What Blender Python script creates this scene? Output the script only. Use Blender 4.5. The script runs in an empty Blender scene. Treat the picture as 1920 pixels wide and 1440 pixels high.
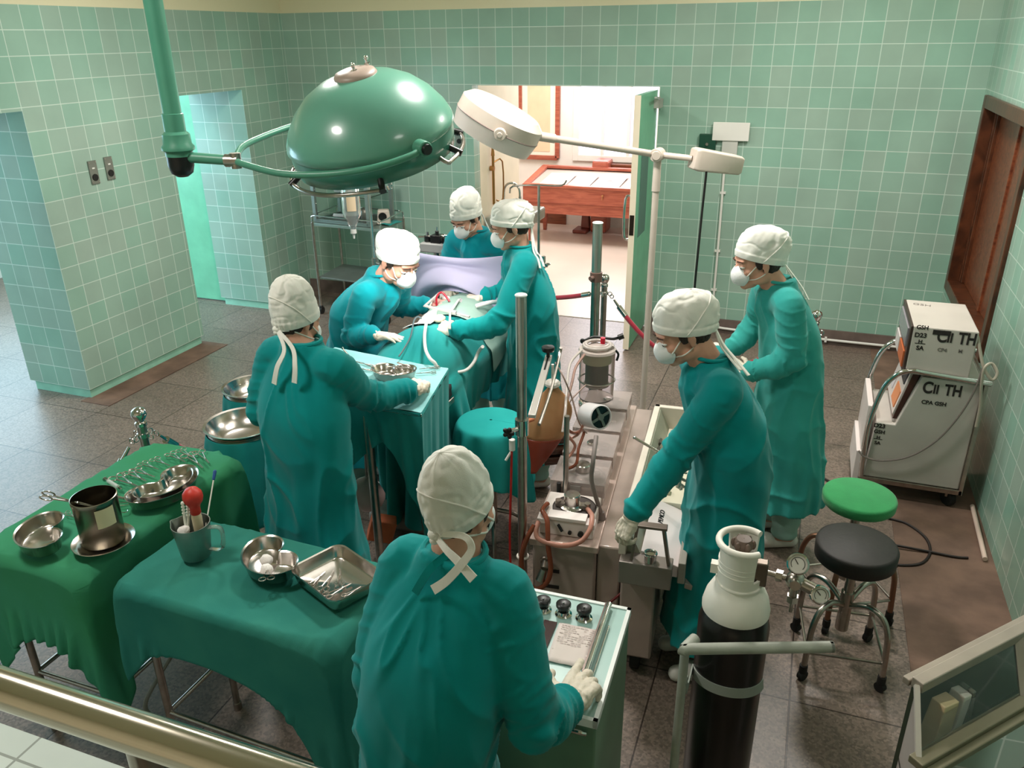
import bpy, math, random
import numpy as np
from mathutils import Vector as V, Matrix as MX, noise as NZ
from mathutils.bvhtree import BVHTree
C = bpy.context.scene.collection
R = math.radians
PI = math.pi
rng = random.Random(7)

# ---------------------------------------------------------------- survey: camera pose fitted to the wall tiles (155 mm)
T = 0.155
CF, YAW, PITCH, ROLL, H = 1496.1, 0.354927, 0.411168, -0.012054, 2.485
YB, XR, XL = 7.045, 1.126, -4.896
def _basis():
    cy, sy, cp, sp = math.cos(YAW), math.sin(YAW), math.cos(PITCH), math.sin(PITCH)
    f = V((-sy*cp, cy*cp, -sp)); r = V((cy, sy, 0)); u = r.cross(f)
    c, s = math.cos(ROLL), math.sin(ROLL)
    return c*r + s*u, -s*r + c*u, f
CR, CU, CD = _basis()
CAM = V((0, 0, H))
def ray(px, py): return CD + CR*((px-960)/CF) - CU*((py-720)/CF)
def on(px, py, ax, v):
    d = ray(px, py); return CAM + d*((v-CAM[ax])/d[ax])
def Z(px, py, z=0.0): return on(px, py, 2, z)      # survey a point on a level surface
def Y(px, py, y): return on(px, py, 1, y)          # survey a point on a plane parallel to the back wall
def X(px, py, x): return on(px, py, 0, x)

# ---------------------------------------------------------------- materials
MATS = {}
def srgb(r, g, b):
    f = lambda c: (c/255/12.92) if c <= 10 else ((c/255+0.055)/1.055)**2.4
    return (f(r), f(g), f(b), 1)
def mat(name, col, rough=0.5, metal=0.0, var=0.0, vs=6.0, bump=0.0, bs=40.0, spec=0.5, trans=0.0, alpha=1.0, emit=0.0, col2=None, ior=1.45, aniso=None, sheen=0.0, sss=0.0, coat=0.0):
    if name in MATS: return MATS[name]
    m = bpy.data.materials.new(name); m.use_nodes = True
    nt = m.node_tree; b = nt.nodes['Principled BSDF']; L = nt.links.new
    b.inputs['Base Color'].default_value = col
    b.inputs['Roughness'].default_value = rough; b.inputs['Metallic'].default_value = metal
    b.inputs['Specular IOR Level'].default_value = spec; b.inputs['IOR'].default_value = ior
    b.inputs['Transmission Weight'].default_value = trans; b.inputs['Alpha'].default_value = alpha
    if coat: b.inputs['Coat Weight'].default_value = coat; b.inputs['Coat Roughness'].default_value = 0.1
    if sheen: b.inputs['Sheen Weight'].default_value = sheen; b.inputs['Sheen Roughness'].default_value = 0.5
    if sss: b.inputs['Subsurface Weight'].default_value = sss; b.inputs['Subsurface Radius'].default_value = (0.012, 0.005, 0.003)
    if emit: b.inputs['Emission Color'].default_value = col; b.inputs['Emission Strength'].default_value = emit
    tc = nt.nodes.new('ShaderNodeTexCoord')
    if var or col2:
        n = nt.nodes.new('ShaderNodeTexNoise'); n.inputs['Scale'].default_value = vs; n.inputs['Detail'].default_value = 5
        L(tc.outputs['Object'], n.inputs['Vector'])
        mx = nt.nodes.new('ShaderNodeMix'); mx.data_type = 'RGBA'
        c2 = col2 or tuple(max(0, c*(1-var)) for c in col[:3])+(1,)
        c1 = col if col2 else tuple(min(1, c*(1+var*0.6)) for c in col[:3])+(1,)
        mx.inputs['A'].default_value = c1; mx.inputs['B'].default_value = c2
        rp = nt.nodes.new('ShaderNodeMapRange'); rp.inputs[1].default_value = 0.35; rp.inputs[2].default_value = 0.65
        L(n.outputs['Fac'], rp.inputs[0]); L(rp.outputs[0], mx.inputs['Factor']); L(mx.outputs['Result'], b.inputs['Base Color'])
    if bump:
        n2 = nt.nodes.new('ShaderNodeTexNoise'); n2.inputs['Scale'].default_value = bs; n2.inputs['Detail'].default_value = 4
        if aniso:
            mp = nt.nodes.new('ShaderNodeMapping'); mp.inputs['Scale'].default_value = aniso
            L(tc.outputs['Object'], mp.inputs['Vector']); L(mp.outputs['Vector'], n2.inputs['Vector'])
        else: L(tc.outputs['Object'], n2.inputs['Vector'])
        bp = nt.nodes.new('ShaderNodeBump'); bp.inputs['Strength'].default_value = bump; bp.inputs['Distance'].default_value = 0.01
        L(n2.outputs['Fac'], bp.inputs['Height']); L(bp.outputs['Normal'], b.inputs['Normal'])
    MATS[name] = m
    return m

def brick_mat(name, c1, c2, mortar, wh, msize, ax, off=(0, 0), rough=0.35, speck=None, above=None, bumpy=0.15, wave=0.0):
    """square tiles or slabs laid in world metres; ax = the two world axes of the surface"""
    m = bpy.data.materials.new(name); m.use_nodes = True
    nt = m.node_tree; b = nt.nodes['Principled BSDF']; L = nt.links.new; N = nt.nodes.new
    geo = N('ShaderNodeNewGeometry'); sp = N('ShaderNodeSeparateXYZ'); cb = N('ShaderNodeCombineXYZ')
    L(geo.outputs['Position'], sp.inputs[0])
    for k in range(2):
        a = N('ShaderNodeMath'); a.operation = 'ADD'; a.inputs[1].default_value = 100*wh[k]-off[k]
        L(sp.outputs[ax[k]], a.inputs[0]); L(a.outputs[0], cb.inputs[k])
    br = N('ShaderNodeTexBrick'); br.offset = 0; br.squash = 1
    br.inputs['Scale'].default_value = 1; br.inputs['Brick Width'].default_value = wh[0]; br.inputs['Row Height'].default_value = wh[1]
    br.inputs['Mortar Size'].default_value = msize; br.inputs['Mortar Smooth'].default_value = 0.3
    br.inputs['Color1'].default_value = c1; br.inputs['Color2'].default_value = c2; br.inputs['Mortar'].default_value = mortar
    L(cb.outputs[0], br.inputs['Vector'])
    out = br.outputs['Color']
    if speck:
        vo = N('ShaderNodeTexVoronoi'); vo.inputs['Scale'].default_value = speck[0]; L(geo.outputs['Position'], vo.inputs['Vector'])
        hsv = N('ShaderNodeSeparateColor'); L(vo.outputs['Color'], hsv.inputs[0])
        mr = N('ShaderNodeMapRange'); mr.inputs[3].default_value = 1-speck[1]; mr.inputs[4].default_value = 1+speck[1]; L(hsv.outputs[0], mr.inputs[0])
        mu = N('ShaderNodeMix'); mu.data_type = 'RGBA'; mu.blend_type = 'MULTIPLY'; mu.inputs['Factor'].default_value = 1
        L(out, mu.inputs['A']); L(mr.outputs[0], mu.inputs['B']); out = mu.outputs['Result']
    nz = N('ShaderNodeTexNoise'); nz.inputs['Scale'].default_value = 1.7; nz.inputs['Detail'].default_value = 6; L(geo.outputs['Position'], nz.inputs['Vector'])
    m3 = N('ShaderNodeMapRange'); m3.inputs[1].default_value = 0.3; m3.inputs[2].default_value = 0.7; m3.inputs[3].default_value = 0.88; m3.inputs[4].default_value = 1.1; L(nz.outputs['Fac'], m3.inputs[0])
    mu = N('ShaderNodeMix'); mu.data_type = 'RGBA'; mu.blend_type = 'MULTIPLY'; mu.inputs['Factor'].default_value = 1
    L(out, mu.inputs['A']); L(m3.outputs[0], mu.inputs['B']); out = mu.outputs['Result']
    mask = None
    if above:
        gt = N('ShaderNodeMath'); gt.operation = 'GREATER_THAN'; gt.inputs[1].default_value = above[0]; L(sp.outputs[2], gt.inputs[0])
        mz = N('ShaderNodeMix'); mz.data_type = 'RGBA'; mz.inputs['B'].default_value = above[1]
        L(gt.outputs[0], mz.inputs['Factor']); L(out, mz.inputs['A']); out = mz.outputs['Result']
    L(out, b.inputs['Base Color'])
    b.inputs['Roughness'].default_value = rough
    bp = N('ShaderNodeBump'); bp.inputs['Strength'].default_value = bumpy; bp.inputs['Distance'].default_value = 0.004; bp.invert = True
    L(br.outputs['Fac'], bp.inputs['Height'])
    if wave:
        n4 = N('ShaderNodeTexNoise'); n4.inputs['Scale'].default_value = 9; L(geo.outputs['Position'], n4.inputs['Vector'])
        b2 = N('ShaderNodeBump'); b2.inputs['Strength'].default_value = wave; b2.inputs['Distance'].default_value = 0.01
        L(n4.outputs['Fac'], b2.inputs['Height']); L(bp.outputs['Normal'], b2.inputs['Normal']); L(b2.outputs['Normal'], b.inputs['Normal'])
    else: L(bp.outputs['Normal'], b.inputs['Normal'])
    MATS[name] = m
    return m

def wood_mat(name, c1, c2, scale=(2, 18, 18), rough=0.35):
    m = bpy.data.materials.new(name); m.use_nodes = True
    nt = m.node_tree; b = nt.nodes['Principled BSDF']; L = nt.links.new; N = nt.nodes.new
    tc = N('ShaderNodeTexCoord'); mp = N('ShaderNodeMapping'); mp.inputs['Scale'].default_value = scale
    n = N('ShaderNodeTexNoise'); n.inputs['Scale'].default_value = 2.2; n.inputs['Detail'].default_value = 7; n.inputs['Distortion'].default_value = 0.6
    rp = N('ShaderNodeValToRGB'); rp.color_ramp.elements[0].color = c2; rp.color_ramp.elements[1].color = c1
    rp.color_ramp.elements[0].position = 0.35; rp.color_ramp.elements[1].position = 0.65
    L(tc.outputs['Object'], mp.inputs[0]); L(mp.outputs[0], n.inputs['Vector']); L(n.outputs['Fac'], rp.inputs[0]); L(rp.outputs[0], b.inputs['Base Color'])
    b.inputs['Roughness'].default_value = rough
    MATS[name] = m; return m

# ---------------------------------------------------------------- mesh collector
def basis(d, up=None):
    d = V(d).normalized(); u = V(up) if up else (V((0, 0, 1)) if abs(d.z) < 0.95 else V((1, 0, 0)))
    x = d.cross(u).normalized() if d.cross(u).length > 1e-6 else V((1, 0, 0))
    return x, x.cross(d).normalized(), d
def smooth_path(pts, n=8):
    p = [V(q) for q in pts]
    if len(p) < 3: return p
    out = []
    for i in range(len(p)-1):
        a, b, c, d = p[max(i-1, 0)], p[i], p[i+1], p[min(i+2, len(p)-1)]
        for k in range(n):
            t = k/n
            out.append(0.5*((2*b)+(c-a)*t+(2*a-5*b+4*c-d)*t*t+(3*b-a-3*c+d)*t**3))
    return out+[p[-1]]
class MB:
    def __init__(s, M=None): s.v = []; s.f = []; s.M = M
    def add(s, vs, fs, M=None):
        o = len(s.v)
        M = (s.M @ M if s.M else M) if M else s.M
        s.v += [tuple(M @ V(q)) for q in vs] if M else [tuple(q) for q in vs]
        s.f += [tuple(i+o for i in f) for f in fs]; return s
    def box(s, c, d, M=None, taper=1.0):
        x, y, z = [k/2 for k in d]; cx, cy, cz = c; t = taper
        vs = [(cx-x, cy-y, cz-z), (cx+x, cy-y, cz-z), (cx+x, cy+y, cz-z), (cx-x, cy+y, cz-z), (cx-x*t, cy-y*t, cz+z), (cx+x*t, cy-y*t, cz+z), (cx+x*t, cy+y*t, cz+z), (cx-x*t, cy+y*t, cz+z)]
        return s.add(vs, [(0, 3, 2, 1), (4, 5, 6, 7), (0, 1, 5, 4), (1, 2, 6, 5), (2, 3, 7, 6), (3, 0, 4, 7)], M)
    def hexa(s, vs): return s.add(vs, [(0, 3, 2, 1), (4, 5, 6, 7), (0, 1, 5, 4), (1, 2, 6, 5), (2, 3, 7, 6), (3, 0, 4, 7)])
    def bar(s, p0, p1, w, h, up=None):
        p0, p1 = V(p0), V(p1); x, y, d = basis(p1-p0, up)
        vs = [p+x*(a*w/2)+y*(b*h/2) for p in (p0, p1) for a, b in ((-1, -1), (1, -1), (1, 1), (-1, 1))]
        return s.add(vs, [(0, 3, 2, 1), (4, 5, 6, 7), (0, 1, 5, 4), (1, 2, 6, 5), (2, 3, 7, 6), (3, 0, 4, 7)])
    def rings(s, rs, cap=True, closed=True, loop=False):
        n = len(rs[0]); vs = [q for r in rs for q in r]; fs = []
        m = len(rs)
        for i in range(m if loop else m-1):
            j = (i+1) % m
            for k in range(n if closed else n-1):
                l = (k+1) % n
                fs.append((i*n+k, i*n+l, j*n+l, j*n+k))
        if cap and not loop: fs.append(tuple(range(n))[::-1]); fs.append(tuple((m-1)*n+k for k in range(n)))
        return s.add(vs, fs)
    def tube(s, pts, r, n=10, sm=0, loop=False, cap=True):
        p = smooth_path(pts, sm) if sm else [V(q) for q in pts]
        m = len(p); rr = [r(i/(m-1)) if callable(r) else r for i in range(m)]
        t0 = (p[1]-p[0]); x, y, d = basis(t0); rs = []
        for i in range(m):
            t = (p[(i+1) % m]-p[i-1]) if loop else (p[min(i+1, m-1)]-p[max(i-1, 0)])
            if t.length < 1e-9: t = t0
            t.normalize(); x = (x-t*x.dot(t))
            x = x.normalized() if x.length > 1e-6 else basis(t)[0]
            y = t.cross(x)
            rs.append([p[i]+(x*math.cos(2*PI*k/n)+y*math.sin(2*PI*k/n))*rr[i] for k in range(n)])
        return s.rings(rs, cap, True, loop)
    def cyl(s, p0, p1, r0, r1=None, n=20, cap=True):
        r1 = r0 if r1 is None else r1; p0, p1 = V(p0), V(p1); x, y, d = basis(p1-p0)
        return s.rings([[p+(x*math.cos(2*PI*k/n)+y*math.sin(2*PI*k/n))*r for k in range(n)] for p, r in ((p0, r0), (p1, r1))], cap)
    def lathe(s, prof, n=28, c=(0, 0, 0), M=None, cap=False, sx=1, sy=1):
        M = M or MX.Translation(V(c)); o = MB(); o.rings([[(r*sx*math.cos(2*PI*k/n), r*sy*math.sin(2*PI*k/n), z) for k in range(n)] for r, z in prof], cap)
        return s.add(o.v, o.f, M)
    def ell(s, c, r, M=None, n=16, m=10):
        r = (r, r, r) if not hasattr(r, '__len__') else r
        vs = [(c[0], c[1], c[2]-r[2])]; fs = []
        for i in range(1, m):
            a = PI*i/m
            vs += [(c[0]+r[0]*math.sin(a)*math.cos(2*PI*k/n), c[1]+r[1]*math.sin(a)*math.sin(2*PI*k/n), c[2]-r[2]*math.cos(a)) for k in range(n)]
        vs.append((c[0], c[1], c[2]+r[2])); e = len(vs)-1
        for k in range(n):
            fs.append((0, 1+(k+1) % n, 1+k)); fs.append((e, e-n+k, e-n+(k+1) % n))
            for i in range(m-2):
                a = 1+i*n; fs.append((a+k, a+(k+1) % n, a+n+(k+1) % n, a+n+k))
        return s.add(vs, fs, M)
    def caps(s, p0, p1, r0, r1, n=12):
        p0, p1 = V(p0), V(p1); x, y, d = basis(p1-p0); rs = []
        for a in (0.08, 0.5, 0.85, 1.0): 
            q = math.sqrt(max(0, 1-a*a)) if a < 1 else 0
            rs.append((p0-d*r0*math.cos(a*PI/2), r0*math.sin(a*PI/2)))
        for a in (1.0, 0.85, 0.5, 0.08): rs.append((p1+d*r1*math.cos(a*PI/2), r1*math.sin(a*PI/2)))
        return s.rings([[c+(x*math.cos(2*PI*k/n)+y*math.sin(2*PI*k/n))*r for k in range(n)] for c, r in rs])
    def torus(s, c, R0, r, M=None, n=28, m=8, ax=2, sx=1.0, sy=1.0):
        vs = []
        for i in range(n):
            a = 2*PI*i/n
            for k in range(m):
                b = 2*PI*k/m; q = R0+r*math.cos(b)
                p = [sx*q*math.cos(a), sy*q*math.sin(a), r*math.sin(b)]
                if ax == 0: p = [p[2], p[0], p[1]]
                if ax == 1: p = [p[0], p[2], p[1]]
                vs.append((c[0]+p[0], c[1]+p[1], c[2]+p[2]))
        fs = [(i*m+k, ((i+1) % n)*m+k, ((i+1) % n)*m+(k+1) % m, i*m+(k+1) % m) for i in range(n) for k in range(m)]
        return s.add(vs, fs, M)
    def prism(s, poly, z0, z1, M=None):
        n = len(poly); vs = [(p[0], p[1], z0) for p in poly]+[(p[0], p[1], z1) for p in poly]
        return s.add(vs, [tuple(range(n))[::-1], tuple(range(n, 2*n))]+[(k, (k+1) % n, n+(k+1) % n, n+k) for k in range(n)], M)
    def ribbon(s, pts, w, th, up=None, sm=6, wf=None):
        p = smooth_path(pts, sm); rs = []
        for i in range(len(p)):
            t = (p[min(i+1, len(p)-1)]-p[max(i-1, 0)]).normalized()
            nrm = V(up(i/(len(p)-1)) if callable(up) else (up or (0, 0, 1))); x = t.cross(nrm).normalized(); y = x.cross(t)
            ww = w*(wf(i/(len(p)-1)) if wf else 1)
            rs.append([p[i]+x*(a*ww/2)+y*(b*th/2) for a, b in ((-1, -1), (1, -1), (1, 1), (-1, 1))])
        return s.rings(rs)
    def sheet(s, rows, th=0.0):
        """open grid of points, given a thickness along its normals"""
        nr, nc = len(rows), len(rows[0]); P = np.array([[tuple(q) for q in r] for r in rows], float)
        du = np.gradient(P, axis=1); dv = np.gradient(P, axis=0); n = np.cross(du, dv); n /= np.linalg.norm(n, axis=2, keepdims=True)+1e-12
        a = (P+n*th/2).reshape(-1, 3); b = (P-n*th/2).reshape(-1, 3); N = nr*nc
        fs = []
        for i in range(nr-1):
            for k in range(nc-1):
                q = (i*nc+k, i*nc+k+1, (i+1)*nc+k+1, (i+1)*nc+k)
                fs.append(q)
                if th: fs.append(tuple(N+j for j in q[::-1]))
        if th:
            edge = [k for k in range(nc)]+[i*nc+nc-1 for i in range(1, nr)]+[(nr-1)*nc+k for k in range(nc-2, -1, -1)]+[i*nc for i in range(nr-2, 0, -1)]
            for k in range(len(edge)):
                e, g = edge[k], edge[(k+1) % len(edge)]; fs.append((g, e, N+e, N+g))
        return s.add(a.tolist()+(b.tolist() if th else []), fs)
    def build(s, name, m, parent=None, smooth=True, ang=40, bevel=0.0, world=False, seg=2):
        me = bpy.data.meshes.new(name)
        vs = s.v
        if parent is not None and world:
            I = world_of(parent).inverted(); vs = [tuple(I @ V(q)) for q in vs]
        me.from_pydata(vs, [], s.f); me.update()
        return link_mesh(name, me, m, parent, smooth, ang, bevel, seg)
def link_mesh(name, me, m, parent=None, smooth=True, ang=40, bevel=0.0, seg=2):
    o = bpy.data.objects.new(name, me); C.objects.link(o)
    for q in (m if isinstance(m, (list, tuple)) else [m]): me.materials.append(q)
    if smooth:
        me.shade_smooth()
        if ang < 180: me.set_sharp_from_angle(angle=R(ang))
    if parent is not None: o.parent = parent
    if bevel:
        b = o.modifiers.new('edge', 'BEVEL'); b.width = bevel; b.segments = seg; b.limit_method = 'ANGLE'; b.angle_limit = R(35)
    return o
def world_of(o):
    m = MX.LocRotScale(o.location, o.rotation_euler, o.scale)
    return world_of(o.parent) @ m if o.parent else m
def thing(name, label, cat, loc=(0, 0, 0), rz=0.0, group=None):
    o = bpy.data.objects.new(name, None); C.objects.link(o); o.empty_display_size = 0.1
    o.location = loc; o.rotation_euler = (0, 0, rz); return tag(o, label, cat, group)
def tag(o, label, cat, group=None, kind=None):
    o['label'] = label; o['category'] = cat
    if group: o['group'] = group
    if kind: o['kind'] = kind
    return o
def struct(o, label=None):
    o['kind'] = 'structure'
    if label: o['label'] = label
    return o
def dup(o, loc=None, rot=None, label=None, group=None, parent=None):
    c = o.copy(); C.objects.link(c)
    if parent is not None: c.parent = parent
    if loc is not None: c.location = loc
    if rot is not None: c.rotation_euler = rot
    if label: c['label'] = label
    if group: c['group'] = group
    for ch in list(o.children): dup(ch, parent=c)
    return c
def fuse(mb, voxel, smooth_it=3, fac=0.5):
    """one continuous skin from overlapping closed shapes"""
    me = bpy.data.meshes.new('tmp'); me.from_pydata([tuple(q) for q in mb.v], [], mb.f); me.update()
    o = bpy.data.objects.new('tmp', me); C.objects.link(o)
    r = o.modifiers.new('r', 'REMESH'); r.mode = 'VOXEL'; r.voxel_size = voxel; r.adaptivity = 0
    if smooth_it:
        q = o.modifiers.new('s', 'SMOOTH'); q.factor = fac; q.iterations = smooth_it
    dg = bpy.context.evaluated_depsgraph_get(); dg.update()
    out = bpy.data.meshes.new_from_object(o.evaluated_get(dg))
    bpy.data.objects.remove(o); bpy.data.meshes.remove(me)
    return out
def mesh_np(me):
    a = np.empty(len(me.vertices)*3, np.float32); me.vertices.foreach_get('co', a); a = a.reshape(-1, 3).astype(float)
    n = np.empty(len(me.vertices)*3, np.float32); me.vertices.foreach_get('normal', n)
    return a, n.reshape(-1, 3).astype(float)
def set_np(me, a):
    me.vertices.foreach_set('co', a.astype(np.float32).ravel()); me.update()
def localise(me, parent):
    a, _ = mesh_np(me); I = np.array(world_of(parent).inverted()); set_np(me, a @ I[:3, :3].T+I[:3, 3])
def text_mesh(txt, size, m, name, parent, M, ext=0.0008, bold=0.0):
    cu = bpy.data.curves.new('t', 'FONT'); cu.body = txt; cu.size = size; cu.extrude = ext; cu.offset = bold*size; cu.align_x = 'LEFT'
    o = bpy.data.objects.new('t', cu); C.objects.link(o)
    dg = bpy.context.evaluated_depsgraph_get(); dg.update()
    me = bpy.data.meshes.new_from_object(o.evaluated_get(dg)); bpy.data.objects.remove(o); bpy.data.curves.remove(cu)
    me.transform(M); return link_mesh(name, me, m, parent, False)

# ---------------------------------------------------------------- cloth: point-based drape over solid shapes
def sd_box(c, h, r=0.012):
    c, h = np.array(c), np.array(h)-r
    def f(p):
        q = np.abs(p-c)-h
        return np.linalg.norm(np.maximum(q, 0), axis=1)+np.minimum(q.max(axis=1), 0)-r
    return f
def sd_ell(c, r):
    c, r = np.array(c), np.array(r)
    def f(p):
        k0 = np.linalg.norm((p-c)/r, axis=1); k1 = np.linalg.norm((p-c)/(r*r), axis=1)+1e-9
        return k0*(k0-1)/k1
    return f
def sd_cap(a, b, r):
    a, b = np.array(a, float), np.array(b, float); d = b-a; L = d @ d
    def f(p):
        t = np.clip((p-a) @ d/L, 0, 1)
        return np.linalg.norm(p-(a+t[:, None]*d), axis=1)-r
    return f
def drape(nx, ny, sx, sy, c, rot, sds, steps=140, it=14, z0=None, seed=1, jit=0.003, floor=0.01, bend=0.25, mid=0):
    g = np.random.RandomState(seed)
    u, v = np.meshgrid(np.linspace(-sx/2, sx/2, nx), np.linspace(-sy/2, sy/2, ny))
    cr, sr = math.cos(rot), math.sin(rot)
    P = np.stack([c[0]+u*cr-v*sr, c[1]+u*sr+v*cr, np.full(u.shape, c[2])], -1)+g.normal(0, jit, u.shape+(3,))
    Q = P.copy(); lx, ly = sx/(nx-1), sy/(ny-1); ld = math.hypot(lx, ly)
    S = slice
    def pair(A, B, l, k):
        a, b = P[A], P[B]; d = b-a; n = np.linalg.norm(d, axis=-1, keepdims=True)+1e-9
        e = d*((n-l)/n*0.5*k); P[A] = a+e; P[B] = b-e
    def sd(p): 
        r = sds[0](p)
        for f in sds[1:]: r = np.minimum(r, f(p))
        return r
    cons = []
    for o in (0, 1):
        m = (nx-1-o)//2*2+o+0
        a = S(o, nx-1, 2); b = S(o+1, nx, 2); cons.append(((S(None), a), (S(None), b), lx, 1))
        a = S(o, ny-1, 2); b = S(o+1, ny, 2); cons.append(((a, S(None)), (b, S(None)), ly, 1))
    for o in (0, 1):
        ra, rb = S(o, ny-1, 2), S(o+1, ny, 2)
        for q in (0, 1):
            ca, cb = S(q, nx-1, 2), S(q+1, nx, 2)
            cons.append(((ra, ca), (rb, cb), ld, 0.35)); cons.append(((ra, cb), (rb, ca), ld, 0.35))
    for o in range(4):
        if o < nx-2 and len(range(o, nx-2, 4)): cons.append(((S(None), S(o, nx-2, 4)), (S(None), S(o+2, nx, 4)), 2*lx, bend))
        if o < ny-2 and len(range(o, ny-2, 4)): cons.append(((S(o, ny-2, 4), S(None)), (S(o+2, ny, 4), S(None)), 2*ly, bend))
    cons = [(A, B, l, k) for A, B, l, k in cons if P[A].shape == P[B].shape]
    for s in range(steps):
        vel = (P-Q)*0.97; Q = P.copy(); P = P+vel; P[..., 2] -= 9.8*(1/60)**2*0.6
        for q_ in range(it):
            for A, B, l, k in cons: pair(A, B, l, k)
            if mid and q_ % mid == mid-1:
                F = P.reshape(-1, 3); d = sd(F); hit = d < 0.003
                if hit.any():
                    p = F[hit]; e = 1e-3; n = np.stack([sd(p+np.eye(3)[k]*e)-sd(p-np.eye(3)[k]*e) for k in range(3)], 1); n /= np.linalg.norm(n, axis=1, keepdims=True)+1e-9
                    F[hit] = p+n*(0.003-d[hit])[:, None]; P = F.reshape(ny, nx, 3)
        F = P.reshape(-1, 3)
        for _ in range(2):
            d = sd(F); hit = d < 0.004
            if hit.any():
                p = F[hit]; e = 1e-3; n = np.stack([sd(p+np.eye(3)[k]*e)-sd(p-np.eye(3)[k]*e) for k in range(3)], 1); n /= np.linalg.norm(n, axis=1, keepdims=True)+1e-9
                F[hit] = p+n*(0.004-d[hit])[:, None]
                qf = Q.reshape(-1, 3); qf[hit] = qf[hit]*0.35+F[hit]*0.65
        F[:, 2] = np.maximum(F[:, 2], floor)
        P = F.reshape(ny, nx, 3); Q = Q.reshape(ny, nx, 3)
    return P
def cloth_obj(name, P, m, parent=None, th=0.003, sub=1):
    mb = MB(); mb.sheet([[tuple(q) for q in r] for r in P], th)
    o = mb.build(name, m, parent, True, 180, world=parent is not None)
    if sub:
        s = o.modifiers.new('sub', 'SUBSURF'); s.levels = sub; s.render_levels = sub
    return o
def skirt(top, drop, folds, amp, flare=0.03, rows=14, closed=True, seed=0, ragged=0.0, tuck=0.0):
    """cloth hanging from an edge: a ring or line of points, falling in folds"""
    n = len(top); r0 = random.Random(seed); ph = [r0.uniform(0, 6.28) for _ in range(4)]
    out = []
    c = sum((V(t) for t in top), V())/n
    nrm = []
    for i in range(n):
        a = V(top[i-1]) if (closed or i > 0) else V(top[0]); b = V(top[(i+1) % n]) if (closed or i < n-1) else V(top[-1])
        d = (b-a); q = V((d.y, -d.x, 0)).normalized()
        if closed and q.dot(V(top[i])-c) < 0: q = -q
        nrm.append(q)
    for j in range(rows+1):
        t = j/rows; row = []
        for i in range(n):
            s = i/(n if closed else n-1)
            w = math.sin(2*PI*folds*s+ph[0]+0.8*math.sin(2*PI*2*s+ph[1]))*0.7+0.4*math.sin(2*PI*(folds*1.7)*s+ph[2]+t)
            if closed: w = math.sin(2*PI*round(folds)*s+ph[0]+0.8*math.sin(2*PI*2*s+ph[1]))*0.7+0.4*math.sin(2*PI*round(folds*1.7)*s+ph[2]+t)
            dz = (drop[i] if hasattr(drop, '__len__') else drop)*(1+ragged*math.sin(2*PI*3*s+ph[3]))
            e = t**0.7
            p = V(top[i])+nrm[i]*(flare*e+amp*w*e-tuck*t*t)+V((0, 0, -dz*t))
            row.append(p)
        if closed: row.append(row[0].copy())
        out.append(row)
    return out
# ================================================================ materials of the place
G1 = srgb(142, 182, 164); G2 = srgb(156, 180, 166); GM = srgb(196, 216, 204)
tile_xz = brick_mat('wall tile facing the camera', G1, G2, GM, (T, T), 0.0035, (0, 2), (-2.585*T, H+0.4628*T), rough=0.22, above=(2.705, srgb(226, 220, 186)), wave=0.12)
tile_yz = brick_mat('wall tile facing sideways', G1, G2, GM, (T, T), 0.0035, (1, 2), (4.06, H+0.4628*T), rough=0.22, above=(2.705, srgb(226, 220, 186)), wave=0.12)
tile_xy = brick_mat('wall tile facing down', G1, G2, GM, (T, T), 0.0035, (0, 1), (0, 0), rough=0.3)
floor_m = brick_mat('terrazzo slabs', srgb(115, 100, 90), srgb(125, 108, 98), srgb(60, 48, 42), (0.54, 0.60), 0.004, (0, 1), (-4.67, 3.285), rough=0.38, speck=(105, 0.34))
strip_m = mat('screed strip', srgb(120, 94, 80), 0.75, var=0.3, vs=5, bump=0.25, bs=30)
gtile_m = brick_mat('gallery tile', srgb(205, 214, 208), srgb(196, 206, 200), srgb(150, 156, 150), (0.33, 0.33), 0.004, (0, 1), (-1.62, 0.9), rough=0.2)
white_m = mat('white paint', srgb(236, 232, 226), 0.6, var=0.04, vs=3)
cream_m = mat('cream wall paint', srgb(236, 222, 198), 0.65, var=0.06, vs=3)
yellow_m = mat('ceiling paint', srgb(228, 222, 196), 0.8, var=0.04)
bfloor_m = mat('pale vinyl floor', srgb(222, 206, 194), 0.35, var=0.06, vs=1.5)
green_door = mat('green gloss paint', srgb(122, 194, 158), 0.3, var=0.1, vs=5)
curb_m = mat('pale green curb paint', srgb(150, 205, 182), 0.5, var=0.1, vs=8)
skirt_m = mat('brown skirting', srgb(112, 96, 90), 0.5, var=0.2, vs=8)
wood_red = wood_mat('red hardwood', srgb(132, 72, 44), srgb(92, 44, 26))
wood_case = wood_mat('display case wood', srgb(178, 98, 76), srgb(146, 70, 54))
wood_dark = wood_mat('dark hardwood frame', srgb(96, 52, 30), srgb(58, 30, 16), (3, 20, 3))
steel = mat('brushed steel', srgb(196, 190, 184), 0.24, 1.0, var=0.06, vs=30, bump=0.05, bs=60)
steel_d = mat('stainless bowl steel', srgb(205, 198, 192), 0.2, 1.0, var=0.05, vs=20)
chrome = mat('chrome', srgb(214, 212, 210), 0.1, 1.0)
chrome_w = mat('worn chrome', srgb(180, 172, 164), 0.28, 1.0, var=0.15, vs=25)
black_p = mat('black plastic', srgb(22, 22, 22), 0.35)
rubber = mat('black rubber', srgb(30, 28, 27), 0.7, var=0.2, vs=20)
glass = mat('clear glass', (1, 1, 1, 1), 0.02, trans=1.0, ior=1.45)
plastic = mat('clear plastic', srgb(240, 240, 242), 0.08, trans=0.9, ior=1.25)

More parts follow.
